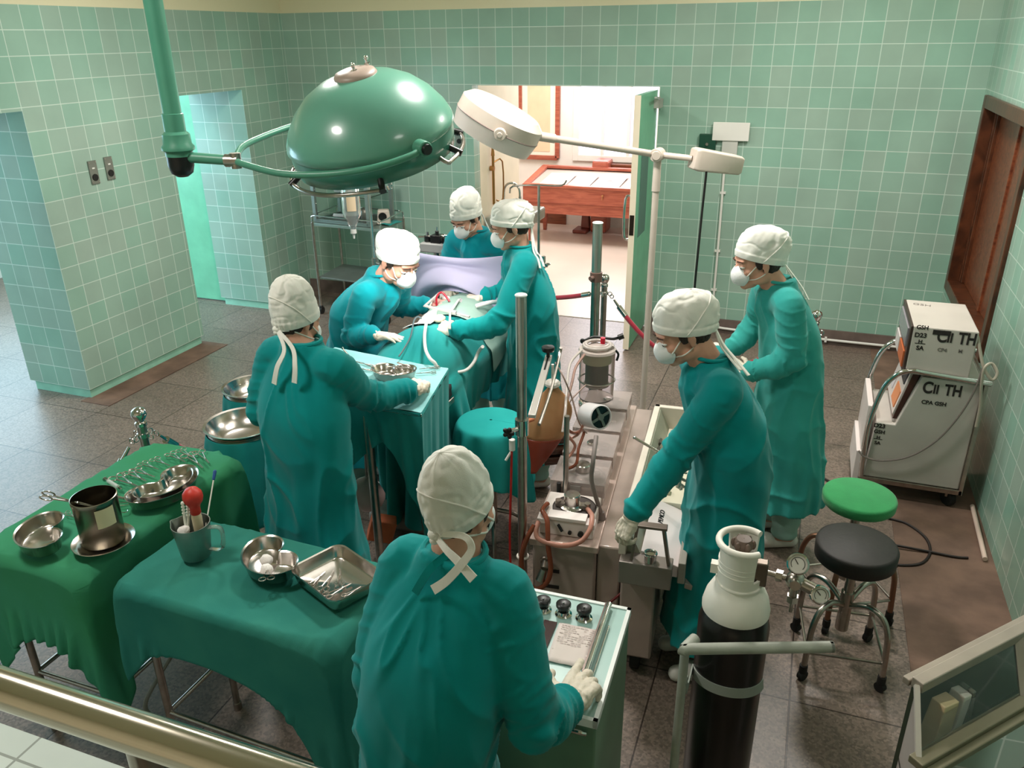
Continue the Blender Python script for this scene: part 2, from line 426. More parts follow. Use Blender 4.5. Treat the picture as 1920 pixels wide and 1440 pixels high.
def by_normal(o, ms):
    me = o.data; me.materials.clear()
    for m in ms: me.materials.append(m)
    for p in me.polygons:
        n = p.normal; a = max(range(3), key=lambda k: abs(n[k])); p.material_index = a
TILES = [tile_yz, tile_xz, tile_xy]
def bx(mb, x0, x1, y0, y1, z0, z1): return mb.box(((x0+x1)/2, (y0+y1)/2, (z0+z1)/2), (x1-x0, y1-y0, z1-z0))
CEIL = 3.35
DX0, DX1, DZ = -2.96, -1.27, 2.085
# ---- back wall with its doorway
w = MB(); bx(w, XL-0.6, DX0, YB, YB+0.14, 0, CEIL); bx(w, DX1, XR+0.2, YB, YB+0.14, 0, CEIL); bx(w, DX0, DX1, YB, YB+0.14, DZ, CEIL)
o = struct(w.build('wall_back', tile_xz, None, False), 'green tiled back wall with an open doorway'); by_normal(o, TILES)
# ---- left wall with two openings
LX = XL-0.6
w = MB(); bx(w, LX, XL, 4.06, 5.33, 0.075, 2.07); bx(w, LX, XL, 6.32, YB, 0.075, 2.07); bx(w, LX, XL, -1.4, 2.3, 0, 2.07); bx(w, LX, XL, -1.4, YB, 2.07, CEIL)
o = struct(w.build('wall_left', tile_yz, None, False), 'green tiled left wall with two openings'); by_normal(o, TILES)
b = MB(); bx(b, LX+0.03, XL-0.02, 4.075, 5.31, 0, 0.075); bx(b, LX+0.03, XL-0.02, 6.335, YB, 0, 0.075)
struct(b.build('baseboard_left', curb_m, None, False), 'pale green curb under the tiled pillar')
# ---- right wall with the recessed timber hatch
wy0, wy1, wz0, wz1 = 5.22, 6.90, 0.62, 2.06
w = MB(); bx(w, XR, XR+0.2, -1.4, wy0, 0, CEIL); bx(w, XR, XR+0.2, wy1, YB, 0, CEIL); bx(w, XR, XR+0.2, wy0, wy1, wz1, CEIL); bx(w, XR, XR+0.2, wy0, wy1, 0, wz0)
o = struct(w.build('wall_right', tile_yz, None, False), 'green tiled right wall'); by_normal(o, TILES)
o = MB(); fw = 0.085
for y0, y1, z0, z1 in ((wy0, wy0+fw, wz0, wz1), (wy1-fw, wy1, wz0, wz1), (wy0+fw, wy1-fw, wz1-fw, wz1), (wy0+fw, wy1-fw, wz0, wz0+fw)): bx(o, XR-0.025, XR+0.1, y0, y1, z0, z1)
for k in (0.11, 0.15): 
    for y0, y1, z0, z1 in ((wy0+fw, wy0+k, wz0+fw, wz1-fw), (wy1-k, wy1-fw, wz0+fw, wz1-fw)): bx(o, XR+0.03+k*0.2, XR+0.1, y0, y1, z0, z1)
win = struct(o.build('window_1', wood_dark, None, False, bevel=0.006), 'dark timber framed hatch in the right wall')
o = MB(); bx(o, XR+0.085, XR+0.12, wy0+fw, wy1-fw, wz0+fw, wz1-fw); bx(o, XR+0.07, XR+0.09, 6.02, 6.1, wz0+fw, wz1-fw)
struct(o.build('window_panel', wood_red, win, False, bevel=0.004))
# ---- far wall behind the camera, ceilings
w = MB(); bx(w, -8.6, XR+0.2, -1.5, -1.4, 0, CEIL); struct(w.build('wall_front', cream_m, None, False))
w = MB(); bx(w, -8.6, XR+0.2, -1.5, YB+0.14, CEIL, CEIL+0.1); struct(w.build('ceiling', yellow_m, None, False))
# ---- floors
f = MB(); bx(f, -8.6, XR+0.2, -1.5, YB+0.14, -0.1, 0); struct(f.build('floor', floor_m, None, False), 'grey brown terrazzo slab floor')
f = MB(); bx(f, 0.665, XR, 1.0, YB, 0, 0.004); struct(f.build('trim_1', strip_m, None, False), 'bare screed strip along the right wall')
f = MB(); bx(f, XL-0.05, -4.675, 4.0, 5.36, 0, 0.004); struct(f.build('trim_2', strip_m, None, False), 'bare screed strip along the tiled pillar')
f = MB(); bx(f, XL, DX0, YB-0.02, YB, 0, 0.13); bx(f, DX1+0.02, XR, YB-0.02, YB, 0, 0.13); struct(f.build('baseboard_back', skirt_m, None, False), 'brown skirting along the back wall')
# ---- side room behind the left wall
w = MB(); bx(w, -8.6, LX, YB, YB+0.14, 0, CEIL); bx(w, -8.7, -8.6, -1.5, YB+0.14, 0, CEIL)
o = struct(w.build('wall_side_room', white_m, None, False), 'pale walls of the side room')
d = MB(); bx(d, -6.2, -5.5, 6.40, 6.445, 0.01, 2.05); dl = struct(d.build('door_2', green_door, None, False, bevel=0.004), 'green door of the side room standing open')
# ---- the bright room behind the doorway
BY = 10.95
f = MB(); bx(f, -6.2, 0.2, YB, BY+0.1, -0.1, 0.006); o = struct(f.build('floor_back_room', bfloor_m, None, False), 'pale floor of the bright room behind')
w = MB(); bx(w, -6.2, -4.9, BY, BY+0.12, 0, 3.2); bx(w, -4.9, 0.2, BY, BY+0.12, 2.72, 3.2)
bx(w, -4.9, -3.12, BY, BY+0.12, 0, 2.72); bx(w, -1.9, 0.2, BY, BY+0.12, 0, 2.72); bx(w, -3.12, -1.9, BY, BY+0.12, 0, 0.9); bx(w, 0.1, 0.2, YB+0.14, BY, 0, 3.2); bx(w, -6.3, -6.2, 8.3, BY, 0, 3.2)
struct(w.build('wall_back_room', white_m, None, False), 'white walls of the bright room behind')
w = MB(); bx(w, -3.06, DX0-0.005, YB+0.14, 8.3, 0, 3.2); bx(w, -6.3, -3.06, 8.2, 8.3, 0, 3.2); struct(w.build('wall_passage', cream_m, None, False), 'cream wall just inside the doorway')
w = MB(); bx(w, -6.3, 0.2, YB+0.14, BY+0.12, 3.2, 3.3); struct(w.build('ceiling_back_room', white_m, None, False))
w = MB(); bx(w, -5.0, -3.2, BY-0.025, BY, 0.006, 0.2); struct(w.build('baseboard_back_room', wood_red, None, False), 'red timber skirting in the bright room')
w = MB(); bx(w, -1.98, -1.9, BY-0.03, BY+0.1, 0.9, 2.72); bx(w, -3.12, -3.04, BY-0.03, BY+0.1, 0.9, 2.72); bx(w, -3.04, -1.98, BY-0.03, BY+0.1, 2.02, 2.09); bx(w, -3.04, -1.98, BY-0.03, BY+0.1, 0.9, 0.98); bx(w, -3.04, -1.98, BY-0.03, BY+0.1, 2.64, 2.72)
for x in (-2.71, -2.36): bx(w, x-0.02, x+0.02, BY-0.02, BY+0.08, 0.98, 2.64)
w2 = struct(w.build('window_2', white_m, None, False, bevel=0.004), 'white window with frosted panes in the bright room')
sky_m = mat('frosted daylit pane', srgb(226, 224, 246), 0.5, emit=0.95)
w = MB(); bx(w, -3.1, -1.92, BY+0.07, BY+0.09, 0.92, 2.7); struct(w.build('window_pane', sky_m, w2, False))
# ---- green doorway leaf
dr = thing('door_1', 'green door leaf standing open at the right of the doorway', 'door', (DX1-0.01, 7.03, 0)); del dr['category']; dr['kind'] = 'structure'
m = MB(); bx(m, -0.045, 0, -0.70, 0, 0.012, 2.065); m.build('leaf', green_door, dr, False, bevel=0.003)
m = MB(); bx(m, -0.047, 0.002, -0.704, -0.698, 0.012, 2.065); m.build('leaf_edge', cream_m, dr, False)
m = MB(); bx(m, 0.0, 0.004, -0.56, -0.28, 0.95, 1.62); m.build('push_plate', mat('dull green plate', srgb(86, 118, 108), 0.4), dr, False)
m = MB(); bx(m, -0.04, -0.005, -0.71, -0.703, 1.0, 1.16); m.build('lock_plate', mat('dark bronze', srgb(66, 52, 44), 0.4, 0.8), dr, False)
m = MB(); bx(m, 0.0, 0.05, -0.16, -0.02, 1.93, 2.0); m.bar((0.03, -0.1, 2.01), (0.06, -0.42, 2.03), 0.02, 0.012); m.build('door_closer', mat('grey enamel', srgb(170, 168, 160), 0.4), dr, False)
m = MB(); bx(m, -0.05, -0.045, -0.3, -0.28, 0.9, 1.3); m.tube([(-0.045, -0.62, 0.95), (-0.1, -0.62, 0.97), (-0.1, -0.62, 1.27), (-0.045, -0.62, 1.29)], 0.01, 8, 4); m.build('pull_handle', chrome, dr)
# ---- gallery in front with its handrail
g = MB(); bx(g, -4.4, -0.95, -1.4, 0.97, 0, 0.9); gal = struct(g.build('floor_gallery', gtile_m, None, False), 'pale tiled viewing gallery floor')
rl = thing('handrail', 'shiny stainless gallery handrail crossing the lower left corner', 'railing', (-1.4, 0.56, 0.9))
m = MB(); a, b2 = Z(0, 1288, 1.65), Z(459, 1440, 1.65); a, b2 = a+(a-b2)*1.2, b2+(b2-a)*0.7; m.tube([a, b2], 0.027, 24); m.build('top_rail', mat('polished steel rail', srgb(206, 196, 180), 0.16, 1.0), rl, world=True)
for px in (262,): 
    q = Z(px, 1375, 1.64); m = MB(); m.cyl((q.x, q.y, 0.9), (q.x, q.y, 1.64), 0.022); m.cyl((q.x, q.y, 0.9), (q.x, q.y, 0.91), 0.045); m.build('post', chrome_w, rl, world=True)

# ================================================================ lights, camera, colour
def area(name, loc, size, power, col=(1, 1, 1), rot=(0, 0, 0), shape='DISK', sy=None, spread=None):
    l = bpy.data.lights.new(name, 'AREA'); l.shape = shape; l.size = size; l.energy = power; l.color = col
    if sy: l.size_y = sy
    if spread: l.spread = spread
    o = bpy.data.objects.new(name, l); C.objects.link(o); o.location = loc; o.rotation_euler = rot; return o
WARM = (1.0, 0.96, 0.90)
area('ceiling_lamp', (-1.2, 3.6, CEIL-0.04), 0.45, 62, WARM)
area('ceiling_lamp', (-3.2, 4.4, CEIL-0.04), 0.45, 54, WARM)
area('ceiling_lamp', (0.2, 5.2, CEIL-0.04), 0.45, 56, WARM)
area('ceiling_lamp', (-2.4, 1.4, CEIL-0.04), 0.45, 32, WARM)
area('ceiling_lamp', (0.2, 1.8, CEIL-0.04), 0.45, 7, WARM)
area('side_room_daylight', (-8.2, 4.6, 1.9), 2.4, 150, (0.52, 0.80, 1.0), (0, R(-90), 0), 'RECTANGLE', 3.6)
area('side_room_daylight', (-6.9, 0.6, 2.2), 1.8, 75, (0.55, 0.82, 1.0), (R(70), 0, 0), 'RECTANGLE', 1.6)
area('side_room_ceiling', (-6.7, 5.0, CEIL-0.05), 1.5, 75, (0.6, 0.86, 1.0))
area('back_room_ceiling', (-2.8, 9.2, 3.15), 1.6, 95, (1, 0.96, 0.92), (0, 0, 0))
area('back_room_daylight', (-2.5, BY-0.15, 1.9), 1.1, 45, (0.95, 0.95, 1.0), (R(90), 0, R(180)), 'RECTANGLE', 1.6)
wd = bpy.data.worlds.new('World'); bpy.context.scene.world = wd; wd.use_nodes = True
wd.node_tree.nodes['Background'].inputs[0].default_value = (0.9, 0.95, 1, 1); wd.node_tree.nodes['Background'].inputs[1].default_value = 0.25
cam = bpy.data.cameras.new('Camera'); co = bpy.data.objects.new('Camera', cam); C.objects.link(co)
cam.sensor_width = 36; cam.lens = CF/1920*36; cam.clip_start = 0.02
M = MX((CR, CU, -CD)).transposed().to_4x4(); M.translation = CAM; co.matrix_world = M
sc = bpy.context.scene; sc.camera = co
sc.view_settings.view_transform = 'Standard'; sc.view_settings.look = 'None'; sc.view_settings.gamma = 1; sc.view_settings.use_curve_mapping = False
sc.view_settings.exposure = 0.0
sc.cycles.use_denoising = True
sc.cycles.max_bounces = 8; sc.cycles.transparent_max_bounces = 8
sc.cycles.sample_clamp_indirect = 6
# ================================================================ people
def gown_mat(name, c, c2):
    return mat(name, c, 0.85, col2=c2, vs=3.5, bump=0.12, bs=900, spec=0.15, sheen=0.15)
teal_a = gown_mat('teal gown cotton', srgb(4, 146, 146), srgb(0, 134, 136))
teal_f = gown_mat('washed teal gown cotton', srgb(62, 168, 160), srgb(48, 154, 148))
teal_b = gown_mat('blue teal gown cotton', srgb(8, 150, 160), srgb(4, 138, 150))
cap_m = mat('white cap cotton', srgb(240, 238, 230), 0.85, var=0.04, vs=8, bump=0.15, bs=500, spec=0.15, sheen=0.1)
mask_m = mat('white moulded mask', srgb(244, 244, 244), 0.8, bump=0.2, bs=300, spec=0.2)
elastic = mat('white elastic', srgb(240, 236, 228), 0.8)
skin_m = mat('waxen skin', srgb(214, 158, 134), 0.5, var=0.07, vs=14, bump=0.06, bs=120, sss=0.12)
hair_m = mat('dark brown hair', srgb(52, 36, 28), 0.6, var=0.3, vs=60, bump=0.6, bs=160, aniso=(1, 1, 0.2))
glove_m = mat('latex glove', srgb(226, 214, 196), 0.5, var=0.06, vs=30, bump=0.25, bs=70, sss=0.05)
shoe_m = mat('white clog', srgb(226, 220, 212), 0.5)
trouser_m = mat('pale scrub trousers', srgb(150, 190, 178), 0.9, var=0.1, bump=0.1, bs=300)
eye_m = mat('eye white', srgb(236, 230, 224), 0.15)
iris_m = mat('dark iris', srgb(48, 32, 24), 0.15)
lid_m = mat('brow hair', srgb(70, 46, 36), 0.8)

def fbm(p, o=3):
    s, a, q = 0, 1, V(p)
    for _ in range(o): s += a*NZ.noise(q); q = q*2.03; a *= 0.5
    return s
def spline(keys, t):
    """Catmull-Rom through tuples of numbers keyed by their first value"""
    k = keys; i = 0
    while i < len(k)-2 and t > k[i+1][0]: i += 1
    a, b, c, d = k[max(i-1, 0)], k[i], k[i+1], k[min(i+2, len(k)-1)]
    u = (t-b[0])/(c[0]-b[0]+1e-9); out = []
    for q in range(1, len(b)):
        m1 = (c[q]-a[q])/(c[0]-a[0]+1e-9)*(c[0]-b[0]); m2 = (d[q]-b[q])/(d[0]-b[0]+1e-9)*(c[0]-b[0])
        out.append((2*u**3-3*u*u+1)*b[q]+(u**3-2*u*u+u)*m1+(-2*u**3+3*u*u)*c[q]+(u**3-u*u)*m2)
    return out

def head_matrix(pos, yaw, pitch, roll=0, scale=1.0):
    """head frame: +y is where the face looks, +z the crown"""
    return MX.Translation(V(pos)) @ MX.Rotation(yaw, 4, 'Z') @ MX.Rotation(-pitch, 4, 'X') @ MX.Rotation(roll, 4, 'Y') @ MX.Scale(scale, 4)

def head_shapes(mb, M):
    b = MB(M)
    b.ell((0, -0.012, 0.042), (0.073, 0.094, 0.084)); b.ell((0, 0.03, -0.012), (0.060, 0.064, 0.088))
    b.ell((0, 0.045, -0.072), (0.044, 0.042, 0.036)); b.ell((0, 0.068, -0.092), (0.022, 0.022, 0.018))
    b.ell((0, 0.076, 0.030), (0.052, 0.018, 0.013)); b.ell((0, 0.064, 0.052), (0.050, 0.020, 0.032))
    for s in (-1, 1):
        b.ell((s*0.037, 0.062, -0.022), (0.024, 0.022, 0.020)); b.ell((s*0.05, 0.01, -0.06), (0.016, 0.04, 0.03))
        b.ell((s*0.032, 0.0765, 0.0065), (0.0155, 0.0125, 0.010))
        e = MX.Translation(V((s*0.074, -0.006, -0.006))) @ MX.Rotation(s*0.35, 4, 'Z') @ MX.Rotation(-0.15, 4, 'X')
        b.ell((0, 0, 0.004), (0.008, 0.017, 0.027), e); b.ell((0, 0.004, -0.020), (0.008, 0.010, 0.012), e)
    b.caps((0, 0.086, 0.016), (0, 0.106, -0.022), 0.008, 0.0125); b.ell((0.011, 0.098, -0.026), (0.009, 0.010, 0.008)); b.ell((-0.011, 0.098, -0.026), (0.009, 0.010, 0.008))
    b.ell((0, 0.088, -0.052), (0.024, 0.010, 0.007)); b.ell((0, 0.086, -0.063), (0.021, 0.010, 0.007))
    mb.v, mb.f = mb.v+b.v if False else mb.v, mb.f
    MB.add(mb, b.v, b.f)

def cap_mesh(M, tall, back, peak, seed, hem=0.0):
    """tied cotton cap: a wide band rising from brow to nape, cloth gathered toward the crown and the back"""
    nu, nv = 96, 44; g = MB(M); rows = []
    prof = [(0, 0.985, 0.0), (0.10, 1.02, 0.018), (0.2, 1.035, 0.04), (0.36, 1.05, 0.075), (0.55, 0.98, 0.115), (0.74, 0.78, 0.142), (0.88, 0.50, 0.156), (1, 0.001, 0.165)]
    tilt = MX.Translation(V((0, -0.005, 0.006))) @ MX.Rotation(0.415, 4, 'X')
    for j in range(nv+1):
        t = j/nv; r, h = spline(prof, t); r *= 1-0.20*peak*max(0, t-0.15)/0.85*(1-0.3*t); h *= 1+0.08*peak*t
        row = []
        for k in range(nu):
            a = 2*PI*k/nu; ca, sa = math.cos(a), math.sin(a)
            bk = max(0, -sa)
            hh = h*0.93*tall*(1+peak*max(0, t-0.3)*0.25)
            x = 0.079*r*ca; y = 0.108*r*sa*(1+0.10*bk*back*math.sin(PI*min(1, t*1.15)))
            y -= back*0.030*t*t
            p = V((x, y, hh))
            n = V((ca, sa, 0.4*t)).normalized()
            w = 0
            w += 0.0045*math.sin(9*a+4*fbm((seed, t*2, a)))*t*t*(1.2-t)
            w += 0.009*abs(fbm((p.x*16+seed*7, p.y*16, p.z*9), 2))*min(1, t*4)
            w -= 0.030*max(0, 0.14-abs(fbm((p.x*9+seed*3, p.y*9+5, p.z*16), 2)))*min(1, t*5)
            w += 0.004*bk*math.sin(26*a+seed)*math.exp(-((t-0.12)/0.16)**2)
            if t < 0.17: w += 0.0035
            row.append(tilt @ (p+n*w))
        rows.append(row)
    inner = [[q*0.0+(tilt @ V((0, 0, 0.01)))+(q-(tilt @ V((0, 0, 0.01))))*0.955 for q in rows[0]], [q for q in rows[0]]]
    g.rings([[tilt @ V((0.076*0.95*math.cos(2*PI*k/nu), 0.101*0.95*math.sin(2*PI*k/nu), 0.012)) for k in range(nu)]]+rows, cap=False)
    return g

def mask_mesh(M):
    g = MB(M); nu, nv = 40, 12; rows = []
    for j in range(nv+1):
        t = j/nv; row = []
        for k in range(nu):
            a = 2*PI*k/nu; e = 1-0.06*math.cos(3*a)
            x = 0.051*math.cos(a)*(1-t)**0.6*e; z = 0.051*math.sin(a)*(1-t)**0.6-0.040-0.006*t
            if math.sin(a) > 0.5: x *= 1-0.35*(math.sin(a)-0.5)
            base = 0.094-9.5*x*x-5.0*(z+0.04)**2*(1 if z < -0.04 else 0.4)
            y = base+0.031*math.sin(t*PI/2)**0.8 + 0.0015*math.sin(14*(z+0.04)*60*0.02)*t
            row.append(V((x, y, z)))
        rows.append(row)
    g.rings([[V((q.x*0.96, q.y-0.004, -0.04+(q.z+0.04)*0.96)) for q in rows[0]]]+rows, cap=False)
    return g

def wrap(bvh, M, pts, off=0.002, n=28):
    """lay a line of head-frame directions onto the head and cap surface"""
    out = []; ps = smooth_path(pts, n//(len(pts)-1)+1); c = M @ V((0, 0.0, 0.0))
    for q in ps:
        w = M @ V(q); cc = M @ V((0, q[1]*0.3, q[2]*0.6)); d = (w-cc).normalized()
        h = bvh.ray_cast(cc+d*0.4, -d, 0.4)
        out.append((h[0]+d*off) if h[0] else w)
    for _ in range(2): out = [out[0]]+[(out[i-1]+out[i]*2+out[i+1])/4 for i in range(1, len(out)-1)]+[out[-1]]
    return out

def hand(M, side, curl=0.35, spread=1.0, thumb=0.6, curls=None, voxel=0.0027):
    """gloved hand; frame: +y to the fingers, +z the back of the hand, thumb on the side of +x*side"""
    b = MB(M); s = side
    xs = (0.030, 0.010, -0.010, -0.028); ln = (0.074, 0.082, 0.075, 0.058); kn = (0.090, 0.094, 0.089, 0.080)
    for i in range(4):
        b.caps((s*xs[i]*0.55, 0.004, 0), (s*xs[i], kn[i], 0.002), 0.017, 0.0125)
        cu = (curls[i] if curls else curl)*(1+0.12*i); fan = s*(-(xs[i])*3.2*spread)
        p = V((s*xs[i], kn[i]-0.004, 0.002)); ang = 0.0; r = 0.0105-0.0007*i
        for q, (fr, k) in enumerate(((0.46, 0.75), (0.30, 1.0), (0.24, 0.7))):
            ang += cu*k; d = V((-math.sin(fan)*math.cos(ang), math.cos(fan)*math.cos(ang), -math.sin(ang)))
            e = p+d*ln[i]*fr; b.caps(p, e, r, r-0.0009, 10); p = e; r -= 0.0009
    b.ell((0, 0.05, -0.004), (0.036, 0.048, 0.014)); b.ell((s*0.024, 0.038, -0.009), (0.017, 0.030, 0.014)); b.ell((s*-0.026, 0.036, -0.008), (0.012, 0.032, 0.013))
    p = V((s*0.024, 0.022, -0.006)); q = p+V((s*0.030*thumb/0.6, 0.030, -0.010)); b.caps(p, q, 0.015, 0.0125)
    e = q+V((s*0.018*thumb/0.6, 0.026, -0.006)); b.caps(q, e, 0.0122, 0.0108); f = e+V((s*0.004, 0.024, -0.006)); b.caps(e, f, 0.0108, 0.0088)
    b.caps((0, -0.02, 0), (0, 0.012, 0), 0.028, 0.028)
    me = fuse(b, voxel, 2, 0.5); a, n = mesh_np(me)
    I = np.array(M.inverted()); loc = a @ I[:3, :3].T+I[:3, 3]
    dis = np.array([0.0022*fbm((q[0]*75, q[1]*45, q[2]*75), 2)+0.0016*math.sin(q[1]*210+6*NZ.noise(V(q)*25))*(1 if q[1] < 0.03 else 0.25) for q in loc])
    set_np(me, a+n*dis[:, None]); return me

def limb(mb, pts, rs, n=18, seed=0):
    p = smooth_path(pts, 7); m = len(p)
    mb.tube(p, lambda t: spline([(i/(len(rs)-1), r) for i, r in enumerate(rs)], t)[0], n)

def person(name_label, P):
    """P: neck, pelvis, feet, head, face yaw/pitch, shoulder direction, arms"""
    root = thing('person', name_label, 'person', (P['feet'][0], P['feet'][1], 0))
    neck, pel, feet = V(P['neck']), V(P['pelvis']), V((P['feet'][0], P['feet'][1], 0))
    a = P['face']                                     # heading of the trunk, radians from +x
    fwd = V((math.cos(a), math.sin(a), 0)); rt = V((fwd.y, -fwd.x, 0))
    Hm = head_matrix(P['head'], P.get('hyaw', a)-PI/2, P.get('hpitch', 0), P.get('hroll', 0), P.get('hscale', 1.0))
    hem = P.get('hem', 0.22); wd = P.get('width', 1.0); seed = P.get('seed', 1); gm = P.get('gown', teal_a)
    sh = [neck+(rt*s*P.get('shw', 0.155))*wd+V((0, 0, -0.055))+fwd*P.get('shf', 0.0) for s in (1, -1)]
    # ---- body, one skin
    b = MB(); head_shapes(b, Hm)
    nb = Hm @ V((0, -0.022, -0.04)); b.caps(neck-V((0, 0, 0.03)), nb, 0.062, 0.054, 16)
    b.ell(tuple(neck+V((0, 0, -0.06))), (0.075, 0.065, 0.05), None)
    mid = neck.lerp(pel, 0.45); b.caps(neck-V((0, 0, 0.10)), mid, 0.075, 0.085, 16); b.caps(mid, pel, 0.085, 0.095, 16)
    for s, k in ((1, 0), (-1, 1)):
        ft = feet+rt*s*P.get('stance', 0.09); hip = pel+rt*s*0.085; kn = hip.lerp(ft, 0.5)+fwd*0.02
        b.caps(hip, kn, 0.085, 0.06, 14); b.caps(kn, ft+V((0, 0, 0.085)), 0.056, 0.037, 14)
        b.caps(ft+V((0, 0, 0.05))-fwd*0.03, ft+V((0, 0, 0.035))+fwd*0.13, 0.034, 0.028, 12)
        arm = P['arms'][k]
        b.caps(neck+rt*s*0.07*wd-V((0, 0, 0.06)), sh[k]-V((0, 0, 0.02)), 0.046, 0.048, 12)
        if arm: b.caps(sh[k]-V((0, 0, 0.015)), arm['elbow'], 0.048, 0.034, 12); b.caps(arm['elbow'], arm['wrist'], 0.034, 0.026, 12)
    body = fuse(b, P.get('voxel', 0.0055), 2, 0.5); localise(body, root)
    o = link_mesh('body', body, skin_m, root, True, 180)
    # ---- eyes, brows, hair
    if P.get('facing', True):
        for s in (-1, 1):
            m = MB(Hm); m.ell((s*0.032, 0.0785, 0.004), (0.0145, 0.0118, 0.0075), None, 14, 10); e = m.build('eye', eye_m, root, world=True); 
            m = MB(Hm); m.ell((s*0.032, 0.0885, 0.0005), (0.006, 0.0025, 0.005), None, 12, 8); m.build('iris', iris_m, e).location = -e.location if False else (0, 0, 0)
            I = world_of(root).inverted(); bpy.data.objects[e.name].children[0].data.transform(I)
            m = MB(Hm); m.tube([(s*0.014, 0.0935, 0.027), (s*0.032, 0.0955, 0.0325), (s*0.050, 0.083, 0.028)], lambda t: 0.0035*(1-0.5*t), 8, 5); m.build('eyebrow', lid_m, root, world=True)
    m = MB(Hm); m.ell((0, -0.035, -0.012), (0.066, 0.066, 0.060)); m.ell((0.064, 0.012, 0.012), (0.012, 0.022, 0.03)); m.ell((-0.064, 0.012, 0.012), (0.012, 0.022, 0.03))
    hm = fuse(m, 0.004, 2); a0, n0 = mesh_np(hm); set_np(hm, a0+n0*np.array([0.003*fbm(V(q)*60, 2) for q in a0])[:, None]); localise(hm, root); link_mesh('hair', hm, hair_m, root, True, 180)
    # ---- cap with its tails
    cm = cap_mesh(Hm, P.get('tall', 1.0), P.get('back', 0.6), P.get('peak', 0.5), seed)
    cap = cm.build('surgical_cap', cap_m, root, True, 180, world=True)
    s2 = cap.modifiers.new('sub', 'SUBSURF'); s2.levels = 1; s2.render_levels = 1
    Iw = world_of(root).inverted()
    kp = Hm @ V((0, -0.110, -0.030))
    m = MB(); m.ell(tuple(kp), (0.017, 0.015, 0.013)); m.ell(tuple(kp+V((0, 0, -0.012))), (0.012, 0.017, 0.012)); m.v = [tuple(Iw @ V(q)) for q in m.v]; m.build('cap_knot', cap_m, cap)
    for tl in P.get('tails', ()):
        pts = [kp]+[V(q) for q in tl]
        up = P.get('tailup', tuple(-fwd+V((0, 0, 0.6))))
        m = MB(); m.ribbon(pts, 0.020, 0.004, up, 8, lambda t: 0.6+0.5*t); m.v = [tuple(Iw @ V(q)) for q in m.v]
        m.build('cap_tie', cap_m, cap, True, 60)
    # ---- mask and straps
    mk = mask_mesh(Hm).build('face_mask', mask_m, root, True, 180, world=True)
    bm_v = [tuple(q) for q in b.v]; bv = BVHTree.FromPolygons([V(q) for q in b.v]+[V(q) for q in cm.v], [f for f in b.f]+[tuple(i+len(b.v) for i in f) for f in cm.f])
    for s in (-1, 1):
        for pts in (((s*0.050, 0.070, -0.034), (s*0.072, 0.035, 0.0), (s*0.085, -0.02, 0.035), (s*0.07, -0.075, 0.07), (0, -0.12, 0.09)),
                    ((s*0.047, 0.066, -0.060), (s*0.066, 0.03, -0.052), (s*0.075, -0.02, -0.04), (s*0.055, -0.07, -0.03), (0, -0.09, -0.03))):
            w = wrap(bv, Hm, pts); m = MB(); m.tube([Iw @ q for q in w], 0.0026, 6); m.build('mask_strap', elastic, mk)
    # ---- gown
    g = MB(); nst = 40
    KEY = P.get('key') or [(0, 0.078, 0.070), (0.05, 0.125, 0.085), (0.11, 0.175*wd, 0.105), (0.22, 0.205*wd, 0.135), (0.40, 0.195*wd, 0.140), (0.55, 0.205*wd, 0.145), (0.72, 0.225*wd, 0.165), (1.0, 0.25*wd, 0.19)]
    hemc = V((feet.x, feet.y, hem))+fwd*P.get('hemf', 0); rs = []
    L1 = (neck-pel).length; L2 = (pel-hemc).length; tp = L1/(L1+L2)
    for i in range(nst+1):
        t = i/nst
        if t < tp:
            u = t/tp; bulge = P.get('hunch', 0.02)
            c = neck.lerp(pel, u)-fwd*bulge*math.sin(PI*u); d = (pel-neck).normalized()
        else:
            u = (t-tp)/(1-tp); c = pel.lerp(hemc, u); d = (hemc-pel).normalized()
        if i == 0: c = c+V((0, 0, 0.025))
        ax, bx_ = spline(KEY, t); y = rt.cross(d).normalized(); y = y if y.dot(fwd) > 0 else -y
        row = []
        for k in range(56):
            th = 2*PI*k/56; am = 0.055*max(0, t-0.42)**1.0*P.get('folds', 1)
            f = 1+am*(math.sin(9*th+seed)+0.6*math.sin(15*th+2*seed+3*t))
            row.append(c+rt*(ax*f*math.copysign(abs(math.cos(th))**0.9, math.cos(th)))+y*(bx_*f*math.copysign(abs(math.sin(th))**0.9, math.sin(th))))
        rs.append(row)
    g.rings(rs)
    g.caps(neck-V((0, 0, 0.085)), mid, 0.105, 0.118, 18); g.caps(mid, pel, 0.118, 0.125, 18); g.ell(tuple(neck+V((0, 0, -0.05))), (0.10, 0.09, 0.06))
    armseg = []
    for k, s in ((0, 1), (1, -1)):
        arm = P['arms'][k]
        if not arm: continue
        S0 = neck+rt*s*0.07*wd-V((0, 0, 0.075)); Sh = sh[k]; El, Wr = V(arm['elbow']), V(arm['wrist'])
        cuff = El.lerp(Wr, arm.get('cuff', 0.93)); q = arm.get('sl', 1.0)
        e1 = El+(Sh-El).normalized()*0.07; e2 = El+(Wr-El).normalized()*0.07
        limb(g, [S0, Sh, Sh.lerp(El, 0.5), e1, e2, El.lerp(cuff, 0.6), cuff], [0.074*q, 0.071*q, 0.070*q, 0.064*q, 0.063*q, 0.056*q, 0.049*q])
        g.caps(Sh, El, 0.062*q, 0.056*q, 14); g.caps(El, cuff, 0.056*q, 0.044*q, 14); g.caps(neck+rt*s*0.05-V((0, 0, 0.045)), Sh, 0.066, 0.066, 14)
        armseg.append((Sh, El, cuff))
    gme = fuse(g, P.get('gvox', 0.008), 4, 0.5)
    av, nv = mesh_np(gme); fw3 = np.array(fwd); dis = np.zeros(len(av))
